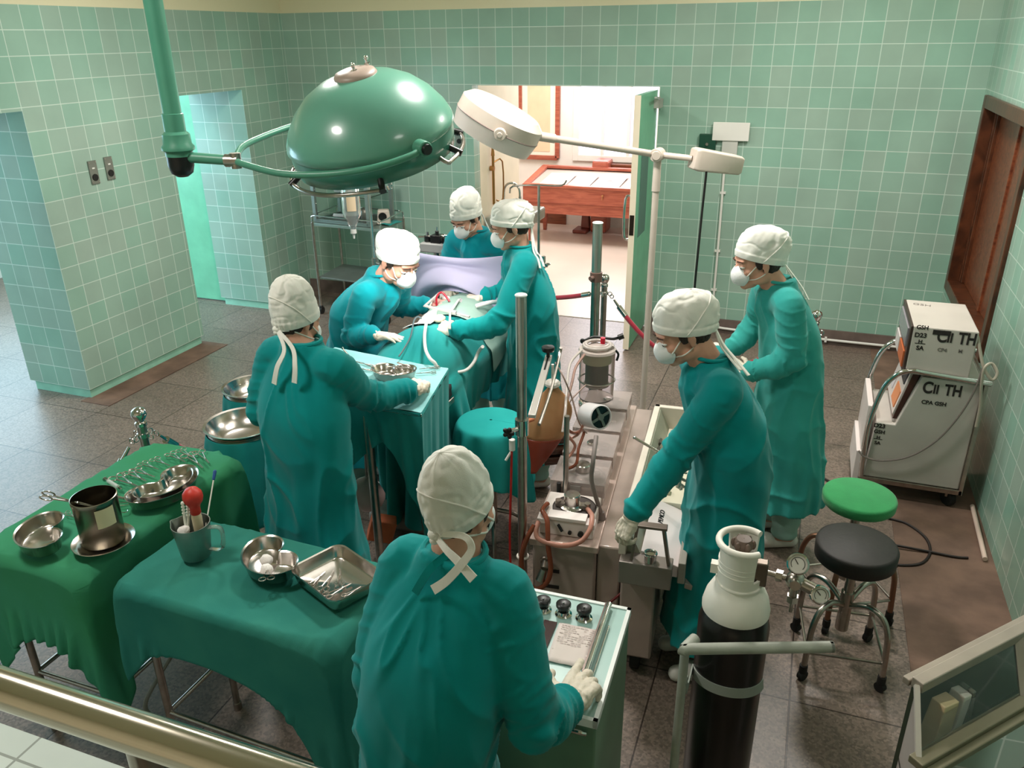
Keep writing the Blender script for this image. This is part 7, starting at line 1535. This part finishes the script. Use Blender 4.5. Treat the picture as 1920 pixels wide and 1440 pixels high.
m = MB(); m.tube([b0.lerp(b1, 0.0)+V((0.02, 0.05, -0.0)), b0, b0.lerp(b1, 0.03), b0.lerp(b1, 0.5), b0.lerp(b1, 0.98), b1], 0.0155, 14, 6); m.build('handle_bar', gt, tr, world=True)
for q in (b0,):
    m = MB(); m.cyl((q.x, q.y+0.012, 0.06), (q.x, q.y+0.012, 0.975), 0.0125, None, 14); m.build('upright', gt, tr, world=True)
m = MB(); bx(m, -0.19, 0.12, b0.y, 2.05, 0.03, 0.055); m.build('foot_plate', gt, tr, False, world=True, bevel=0.004)
m = MB(); [m.cyl((x-0.015, 1.82, 0.06), (x+0.015, 1.82, 0.06), 0.06, None, 24) for x in (-0.205, 0.135)]; m.build('wheels', rubber, tr, world=True, bevel=0.004)
sr = 0.1035; pts = [V((b0.x+0.01, b0.y+0.02, 0.86)), V((b0.x+0.012, b0.y+0.05, 0.80))]+[V((-0.045+sr*math.cos(a), 1.94+sr*math.sin(a), 0.74-0.02*math.sin(a))) for a in [R(195+k*12) for k in range(14)]]
m = MB(); m.ribbon(pts, 0.03, 0.004, lambda t: (math.cos(R(180+t*180)), math.sin(R(180+t*180)), 0.15), 4); m.build('strap', mat('grey webbing strap', srgb(150, 156, 148), 0.6), tr, world=True)
# ================================================================ glass display case in the lower right corner
fr_m = mat('grey case frame', srgb(176, 164, 152), 0.4, 0.3, var=0.1, vs=8)
za, zl = 1.0, 0.90
A0, A1 = Z(1719, 1285, za), Z(1935, 1173, za); C0, C1 = Z(1722, 1428, zl), Z(1940, 1335, zl)
dc = thing('display_case', 'grey framed glass display case in the lower right corner', 'display case', (A0.x+0.2, A0.y+0.05, 0))
dv = (A1-A0).normalized(); A2 = A0+dv*0.62; C2 = C0+dv*0.62; up_ = V((0, 0, 1)); bk = V((-dv.y, dv.x, 0))
m = MB(); m.bar(A0, A2, 0.032, 0.03, up_); m.bar(A0+bk*0.03-V((0, 0, 0.012)), A2+bk*0.03-V((0, 0, 0.012)), 0.02, 0.02, up_); m.build('top_frame', fr_m, dc, False, world=True, bevel=0.003)
m = MB(); m.bar(C0-dv*0.012, C2, 0.038, 0.022, up_); m.bar(C0-dv*0.012-bk*0.028-V((0, 0, 0.012)), C2-bk*0.028-V((0, 0, 0.012)), 0.022, 0.02, up_); m.build('front_ledge', mat('olive grey ledge', srgb(142, 134, 112), 0.4, 0.3, var=0.1), dc, False, world=True, bevel=0.003)
m = MB(); m.bar(A0, C0, 0.012, 0.014); m.build('left_stile', mat('white stile', srgb(206, 198, 188), 0.4), dc, False, world=True)
m = MB(); e_ = A0+dv*0.40; f_ = C0+dv*0.405; m.bar(e_, f_, 0.024, 0.016); m.build('mullion', fr_m, dc, False, world=True, bevel=0.002)
m = MB(); m.hexa([tuple(p+V((0, 0, d))) for d in (-0.002, 0.002) for p in (C0, C2, A2, A0)]); m.build('glass_front', glass, dc, False, world=True)
inn = mat('pale case lining', srgb(176, 166, 160), 0.6, var=0.08)
fz0 = 0.745
def down(p, z): return V((p.x, p.y, z))
m = MB(); m.hexa([tuple(q) for q in (down(C0, fz0), down(C2, fz0), down(A2, fz0), down(A0, fz0), down(C0, fz0+0.012), down(C2, fz0+0.012), down(A2, fz0+0.012), down(A0, fz0+0.012))]); m.build('shelf', mat('dark shelf', srgb(66, 66, 58), 0.3), dc, False, world=True)
m = MB(); t_ = dv*0.012; m.hexa([tuple(q) for q in (down(C0, 0.02), down(C0+t_, 0.02), down(A0+t_, 0.02), down(A0, 0.02), C0-V((0, 0, 0.012)), C0+t_-V((0, 0, 0.012)), A0+t_-V((0, 0, 0.015)), A0-V((0, 0, 0.015)))]); m.build('left_side', inn, dc, False, world=True)
m = MB(); b3 = bk*0.012; m.hexa([tuple(q) for q in (down(A0, 0.02), down(A2, 0.02), down(A2+b3, 0.02), down(A0+b3, 0.02), A0-V((0, 0, 0.015)), A2-V((0, 0, 0.015)), A2+b3-V((0, 0, 0.015)), A0+b3-V((0, 0, 0.015)))]); m.build('back_panel', mat('dark green case back', srgb(70, 78, 66), 0.4), dc, False, world=True)
m = MB(); b4 = -bk*0.004; m.hexa([tuple(q) for q in (down(C0+b4*5, 0.66), down(C2+b4*5, 0.66), down(C2+b4*6, 0.66), down(C0+b4*6, 0.66), C0+b4*5-V((0, 0, 0.02)), C2+b4*5-V((0, 0, 0.02)), C2+b4*6-V((0, 0, 0.02)), C0+b4*6-V((0, 0, 0.02)))]); m.build('lower_glass', glass, dc, False, world=True)
m = MB(); m.hexa([tuple(q) for q in (down(C0+b4*6, 0.02), down(C2+b4*6, 0.02), down(C2, 0.02), down(C0, 0.02), down(C0+b4*6, 0.62), down(C2+b4*6, 0.62), down(C2, 0.62), down(C0, 0.62))]); m.build('front_panel', fr_m, dc, False, world=True)
for k, (u, w_, mm, lb, tl) in enumerate(((0.085, 0.07, mat('cream folder', srgb(232, 208, 170), 0.7), 'cream folder standing inside the glass case, leftmost', 0.10), (0.135, 0.04, mat('white folder', srgb(226, 220, 214), 0.7), 'white folder standing inside the glass case beside the cream one', 0.16), (0.20, 0.018, mat('clear glass plate', srgb(200, 204, 196), 0.1, trans=0.7), 'glass plate standing inside the display case', -0.05))):
    base = down(C0.lerp(A0, 0.62), fz0+0.014)+dv*u; m = MB(); q = MX((dv, bk, up_)).transposed().to_4x4(); q.translation = base; q = q @ MX.Rotation(tl, 4, 'Y')
    m.box((0, 0, 0.10), (w_, 0.05, 0.20), q, 0.8); tag(m.build('folder' if k < 2 else 'glass_plate', mm, None, False, bevel=0.003), lb, 'folder' if k < 2 else 'glass plate')
# ================================================================ glass cabinet trolley at the back left
tz = 0.90
tfl, tfr, tbr = Z(585, 417, tz), Z(714, 430, tz), Z(756, 409, tz); tbr = tfr+(tbr-tfr); tbl = tfl+(tbr-tfr)
bt2 = thing('glass_trolley', 'steel trolley with a guard rail in the back left corner', 'trolley', ((tfl.x+tbr.x)/2, (tfl.y+tbr.y)/2, 0))
def slab(mb, z0, z1, k=0.0):
    c = (tfl+tbr)/2; P4 = [p.lerp(c, k) for p in (tfl, tfr, tbr, tbl)]
    return mb.hexa([(p.x, p.y, z0) for p in P4]+[(p.x, p.y, z1) for p in P4])
m = MB(); slab(m, tz-0.03, tz-0.005); m.build('top_shelf', mat('grey green steel shelf', srgb(142, 160, 152), 0.35, 0.5, var=0.1), bt2, False, world=True, bevel=0.003)
m = MB(); slab(m, 0.36, 0.375, 0.02); m.build('lower_shelf', mat('dull steel shelf', srgb(126, 130, 124), 0.4, 0.5, var=0.12), bt2, False, world=True, bevel=0.003)
for p in (tfl, tfr, tbr, tbl):
    m = MB(); m.cyl((p.x, p.y, 0.07), (p.x, p.y, tz), 0.0135, None, 12); lg_ = m.build('leg', chrome_w, bt2, world=True)
    m = MB(); m.cyl((p.x-0.014, p.y, 0.035), (p.x+0.014, p.y, 0.035), 0.035, None, 16); m.ell((p.x, p.y, 0.07), (0.02, 0.02, 0.02)); m.v = [tuple(world_of(bt2).inverted() @ V(q)) for q in m.v]; m.build('castor', rubber, lg_)
for a, b in ((tfl, tfr), (tfr, tbr), (tbr, tbl), (tbl, tfl)):
    m = MB(); o_ = V((0, 0, 0.0)); u_ = V((0, 0, 0.065)); m.tube([a+V((0, 0, -0.01)), a+V((0, 0, 0.03)), a.lerp(b, 0.03)+u_, a.lerp(b, 0.25)+u_, a.lerp(b, 0.75)+u_, a.lerp(b, 0.97)+u_, b+V((0, 0, 0.03)), b+V((0, 0, -0.01))], 0.006, 8, 5); m.build('guard_rail', chrome, bt2, world=True)
gcx = (tfl.lerp(tfr, 0.45)+tbl.lerp(tbr, 0.45))/2; ex = (tfr-tfl).normalized(); ey = (tbl-tfl).normalized(); gq = MX((ex, V((-ex.y, ex.x, 0)), up_)).transposed().to_4x4(); gq.translation = V((gcx.x, gcx.y, tz))
gw, gd, gh = (tfr-tfl).length*0.78, (tbl-tfl).length*0.78, 0.42
gc = thing('glass_cabinet', 'steel framed glass instrument cabinet standing on the back trolley', 'cabinet', tuple(gq.translation), math.atan2(ex.y, ex.x))
st_m = mat('cabinet steel', srgb(150, 158, 154), 0.35, 0.7)
m = MB()
for a in (-1, 1):
    for b in (-1, 1): m.box((a*gw/2, b*gd/2, gh/2), (0.035, 0.03, gh))
for z in (0.0125, gh): 
    for b in (-1, 1): m.box((0, b*gd/2, z), (gw, 0.03, 0.03))
    for a in (-1, 1): m.box((a*gw/2, 0, z), (0.03, gd, 0.03))
m.build('frame', st_m, gc, False, bevel=0.002)
m = MB(); m.box((0, 0, 0.012), (gw-0.02, gd-0.02, 0.01)); m.build('floor_plate', mat('dark cabinet floor', srgb(70, 72, 70), 0.3), gc, False)
m = MB(); m.box((0, 0, 0.25), (gw-0.04, gd-0.04, 0.006)); m.build('glass_shelf', glass, gc, False)
m = MB(); m.box((0, -gd/2, gh/2), (gw-0.04, 0.004, gh-0.03)); m.build('glass_door', glass, gc, False)
m = MB(); m.box((0, 0, gh+0.02), (gw+0.03, gd+0.03, 0.012)); m.build('roof_plate', st_m, gc, False, bevel=0.002)
r_ = random.Random(5); silver = mat('tarnished silver', srgb(150, 142, 138), 0.3, 0.7)
its = [('roll of white bandage in the back glass cabinet', (-0.16, -0.03, 0.035), 'roll'), ('steel pot in the back glass cabinet', (0.1, 0.02, 0.07), 'pot'), ('grey metal canister in the back glass cabinet', (-0.02, 0.02, 0.05), 'can'), ('flat steel box in the back glass cabinet', (-0.10, 0.05, 0.04), 'box'), ('white package on the upper glass shelf of the back cabinet', (-0.13, 0.0, 0.275), 'pack')]
for lb, (x, y, z), kd in its:
    w = gq @ V((x, y, 0)); m = MB()
    if kd == 'roll': m.cyl(w+V((-0.05, 0, z)), w+V((0.06, 0, z)), 0.018); mm = gauze_m; nm = 'bandage_roll'
    elif kd == 'pot': m.lathe([(0.001, 0.018), (0.035, 0.018), (0.04, 0.06), (0.03, 0.10), (0.012, 0.12), (0.001, 0.125)], 24, (w.x, w.y, tz)); mm = silver; nm = 'steel_pot'; w = V((0, 0, 0))
    elif kd == 'can': m.cyl(w+V((0, 0, 0.018)), w+V((0, 0, 0.09)), 0.035); m.cyl(w+V((0, 0, 0.09)), w+V((0, 0, 0.1)), 0.02); mm = silver; nm = 'canister'
    else: m.box(tuple(w+V((0, 0, z))), (0.11, 0.06, 0.035)); mm = silver if kd == 'box' else mat('white carton', srgb(222, 222, 214), 0.6); nm = 'steel_box' if kd == 'box' else 'carton'
    tag(m.build(nm, mm, None, True, 40), lb, {'roll': 'bandage', 'pot': 'pot', 'can': 'canister', 'box': 'box', 'pack': 'package'}[kd])
w = tfr.lerp(tbr, 0.45).lerp(tfl.lerp(tbl, 0.45), 0.10); m = MB(); q = MX.Translation(V((w.x, w.y, tz+0.065))) @ MX.Rotation(0.5, 4, 'Z'); m.box((0, 0, 0), (0.13, 0.10, 0.13), q, 0.8)
mt_ = thing('dial_meter', 'small cream meter with a round dark dial on the back trolley', 'meter', (w.x, w.y, tz)); m.build('meter_body', ivory, mt_, False, world=True, bevel=0.012)
m = MB(q); m.cyl((-0.01, -0.048, 0.01), (-0.01, -0.058, 0.008), 0.038, None, 28); m.build('meter_dial', black_p, mt_, world=True)
m = MB(); q = tfr.lerp(tbr, 0.5)+V((0, 0, 0.01)); m.sheet([[tuple(q+ex*(-0.06+0.11*i/6)+V((-ex.y, ex.x, 0))*(-0.10+0.2*j/6)+V((0, 0, 0.004*math.sin(i+j)))) for i in range(7)] for j in range(7)], 0.003); tag(m.build('folded_cloth', dr_teal, None, True, 180), 'teal cloth folded on the right end of the back trolley', 'cloth')
# ================================================================ the bright room: sink, display case, bench, poster
q = Z(925, 425, 0.86); sk_ = thing('scrub_sink', 'grey scrub sink with a swan neck tap inside the doorway', 'sink', (-2.72, 7.55, 0))
m = MB(); bx(m, -2.95, -2.55, 7.25, 7.95, 0.74, 0.86); m.build('basin_block', mat('grey stone sink', srgb(132, 134, 122), 0.4, var=0.1), sk_, False, world=True, bevel=0.02)
m = MB(); bx(m, -2.85, -2.65, 7.5, 7.7, 0.0, 0.74); m.build('pedestal', white_m, sk_, False, world=True, bevel=0.01)
m = MB(); m.tube([(-2.86, 7.55, 0.86), (-2.86, 7.55, 1.05), (-2.83, 7.55, 1.13), (-2.76, 7.55, 1.15), (-2.70, 7.55, 1.10), (-2.69, 7.55, 1.02)], 0.012, 12, 8); m.cyl((-2.69, 7.55, 0.98), (-2.69, 7.55, 1.02), 0.016); m.cyl((-2.86, 7.55, 0.86), (-2.86, 7.55, 0.90), 0.02); m.build('swan_neck_tap', chrome, sk_, world=True)
br = mat('brass', srgb(176, 132, 84), 0.3, 1.0); bf = thing('brass_fixture', 'brass wall fixture with a long lever on the cream wall above the sink', 'fixture', (-2.96, 7.45, 1.2))
m = MB(); m.cyl((-2.93, 7.45, 0.95), (-2.93, 7.45, 1.50), 0.014, None, 12); m.cyl((-2.93, 7.45, 1.42), (-2.93, 7.45, 1.56), 0.020, 0.006, 12); m.cyl((-2.96, 7.45, 1.3), (-2.92, 7.45, 1.3), 0.025); m.build('stem', br, bf, world=True)
m = MB(); m.tube([(-2.92, 7.46, 1.36), (-2.86, 7.52, 1.36), (-2.86, 7.52, 1.0), (-2.91, 7.47, 0.99)], 0.008, 8, 3); m.build('lever', br, bf, world=True)
dk = thing('specimen_case', 'red wooden display table with a sloping glass lid beyond the doorway', 'display table', tuple(Z(1080, 430, 0)))
dy = 9.75
xL0 = Y(980, 350, dy).x; zf = Y(980, 347, dy).z; zl0 = Y(985, 378, dy).z; zlo = Y(990, 396, dy).z; W2 = 2.0; dD = 0.85
ztb = Y(1012, 310, dy+dD).z
m = MB(); bx(m, xL0, xL0+W2, dy, dy+dD, zl0, zf); m.build('upper_apron', wood_case, dk, False, world=True, bevel=0.006)
m = MB(); bx(m, xL0+0.02, xL0+W2-0.02, dy+0.02, dy+dD-0.02, zlo-0.02, zl0); m.build('lower_apron', wood_case, dk, False, world=True, bevel=0.006)
def lid(x, t, dz_=0.0): return V((x, dy+dD*t, zf+(ztb-zf)*t+dz_))
m = MB()
for a, b in ((lid(xL0, 0.03), lid(xL0+W2, 0.03)), (lid(xL0, 0.96), lid(xL0+W2, 0.96)), (lid(xL0+0.04, 0), lid(xL0+0.04, 1)), (lid(xL0+W2-0.04, 0), lid(xL0+W2-0.04, 1))): m.bar(a, b, 0.085, 0.035, (0, 0, 1))
m.build('lid_frame', wood_case, dk, False, world=True, bevel=0.005)
m = MB(); m.hexa([tuple(q) for q in (V((xL0, dy, zf)), V((xL0+W2, dy, zf)), V((xL0+W2, dy+dD, zf)), V((xL0, dy+dD, zf)), lid(xL0, 0, 0.001), lid(xL0+W2, 0, 0.001), lid(xL0+W2, 1, -0.03), lid(xL0, 1, -0.03))]); m.build('lid_body', mat('grey lining cloth', srgb(176, 160, 150), 0.7), dk, False, world=True)
for x in (xL0+0.05, xL0+W2-0.05):
    for y in (dy+0.06, dy+dD-0.06): m = MB(); m.add([], []); m.hexa([(x-0.022, y-0.022, 0.006), (x+0.022, y-0.022, 0.006), (x+0.022, y+0.022, 0.006), (x-0.022, y+0.022, 0.006), (x-0.04, y-0.04, zlo), (x+0.04, y-0.04, zlo), (x+0.04, y+0.04, zlo), (x-0.04, y+0.04, zlo)]); m.build('leg', wood_case, dk, False, world=True, bevel=0.004)
m = MB(); q = Y(1130, 367, dy); m.cyl((q.x, dy-0.002, q.z), (q.x, dy-0.02, q.z), 0.012); m.bar((q.x, dy-0.018, q.z), (q.x, dy-0.018, q.z-0.05), 0.015, 0.006); m.build('lock', mat('pale brass lock', srgb(214, 160, 112), 0.3, 0.8), dk, world=True)
for k, (x0, x1, lb) in enumerate(((1000, 1052, 'left print in the wooden display table'), (1054, 1096, 'second print from the left in the wooden display table'), (1098, 1152, 'print with a small drawing in the wooden display table'), (1156, 1180, 'print beside the door leaf in the wooden display table'))):
    p0, p1 = Y(x0, 345, dy).x+0.06, Y(x1, 345, dy).x+0.04; m = MB(); m.hexa([tuple(lid(x, t, d)) for d in (0.004, 0.008) for x, t in ((p0, 0.08), (p1, 0.08), (p1+0.02, 0.62), (p0+0.02, 0.62))])
    pr_ = tag(m.build('print_sheet', mat('pinkish white print', srgb(240, 224, 222), 0.6), None, False), lb, 'print')
    if k == 2:
        m = MB(); a, b = (p0+p1)/2, 0.35
        for dx, dt, s_ in ((0, 0, 0.045), (-0.05, -0.06, 0.02), (0.05, -0.05, 0.02), (-0.1, 0.16, 0.015)): m.hexa([tuple(lid(a+dx+i, b+dt+j, d)) for d in (0.0085, 0.0095) for i, j in ((-s_, -s_*0.5), (s_, -s_*0.5), (s_*0.4, s_), (-s_*0.4, s_))])
        m.build('drawing', mat('faded red ink', srgb(196, 130, 126), 0.7), pr_, False)
bq = Y(1115, 298, 10.70); bn = thing('wooden_bench', 'red wooden bench back behind the display table', 'bench', (bq.x+0.8, 10.7, 0))
m = MB(); bx(m, bq.x, bq.x+0.22, 10.55, 10.85, 0.006, bq.z); m.build('end_post', wood_case, bn, False, world=True, bevel=0.03)
m = MB(); bx(m, bq.x+0.2, bq.x+1.9, 10.72, 10.78, 0.45, bq.z-0.06); m.build('back_board', wood_red, bn, False, world=True, bevel=0.01)
m = MB(); bx(m, bq.x+0.1, bq.x+1.9, 10.62, 10.75, 0.38, 0.45); m.build('bench_seat', wood_red, bn, False, world=True, bevel=0.01)
m = MB(); bx(m, bq.x+1.7, bq.x+1.9, 10.5, 10.85, 0.006, bq.z); m.build('end_post', wood_case, bn, False, world=True, bevel=0.03)
q = Z(1100, 428, 0.0); fs = thing('foot_pedal', 'small dark red wooden pedestal on the floor under the display table', 'pedestal', (q.x, q.y-0.25, 0.006))
m = MB(); m.box((0, 0, 0.025), (0.20, 0.28, 0.05)); m.box((0.04, 0.05, 0.15), (0.12, 0.12, 0.2), None, 0.8); m.build('pedestal_body', mat('dark red wood', srgb(120, 58, 48), 0.4, var=0.2), fs, False, bevel=0.015)
q = Y(1008, 205, BY-0.03); a = Y(975, 200, BY-0.03); b = Y(1046, 200, BY-0.03); zt_ = 2.65; zb_ = Y(1010, 246, BY-0.03).z-0.35
ps = thing('framed_poster', 'tan poster in a brown frame on the bright room wall', 'poster', ((a.x+b.x)/2, BY-0.03, zb_))
m = MB()
for x in (a.x, b.x): bx(m, x-0.03, x+0.03, BY-0.055, BY-0.002, zb_, zt_)
bx(m, a.x, b.x, BY-0.055, BY-0.002, zb_-0.03, zb_+0.03); bx(m, a.x, b.x, BY-0.055, BY-0.002, zt_-0.03, zt_+0.03); m.build('frame', wood_case, ps, False, world=True, bevel=0.005)
m = MB(); bx(m, a.x+0.03, b.x-0.03, BY-0.02, BY-0.012, zb_+0.03, zt_-0.03); m.build('mount', mat('cream mount', srgb(244, 236, 222), 0.6), ps, False, world=True)
m = MB(); bx(m, a.x+0.11, b.x-0.11, BY-0.026, BY-0.02, zb_+0.08, zt_-0.05); m.build('print', mat('tan print', srgb(240, 204, 172), 0.6, var=0.06, vs=5), ps, False, world=True)
m = MB(); r_ = random.Random(9)
for k in range(16): z = zt_-0.15-0.03*k; cx = (a.x+b.x)/2+0.1; bx(m, cx-0.02, cx+0.02, BY-0.029, BY-0.026, z, z+0.018); 
for k in range(10): z = zt_-0.22-0.028*k; cx = (a.x+b.x)/2+0.02; bx(m, cx-0.012, cx+0.012, BY-0.029, BY-0.026, z, z+0.012)
m.build('poster_marks', mat('brown print ink', srgb(176, 132, 104), 0.7), ps, False, world=True)
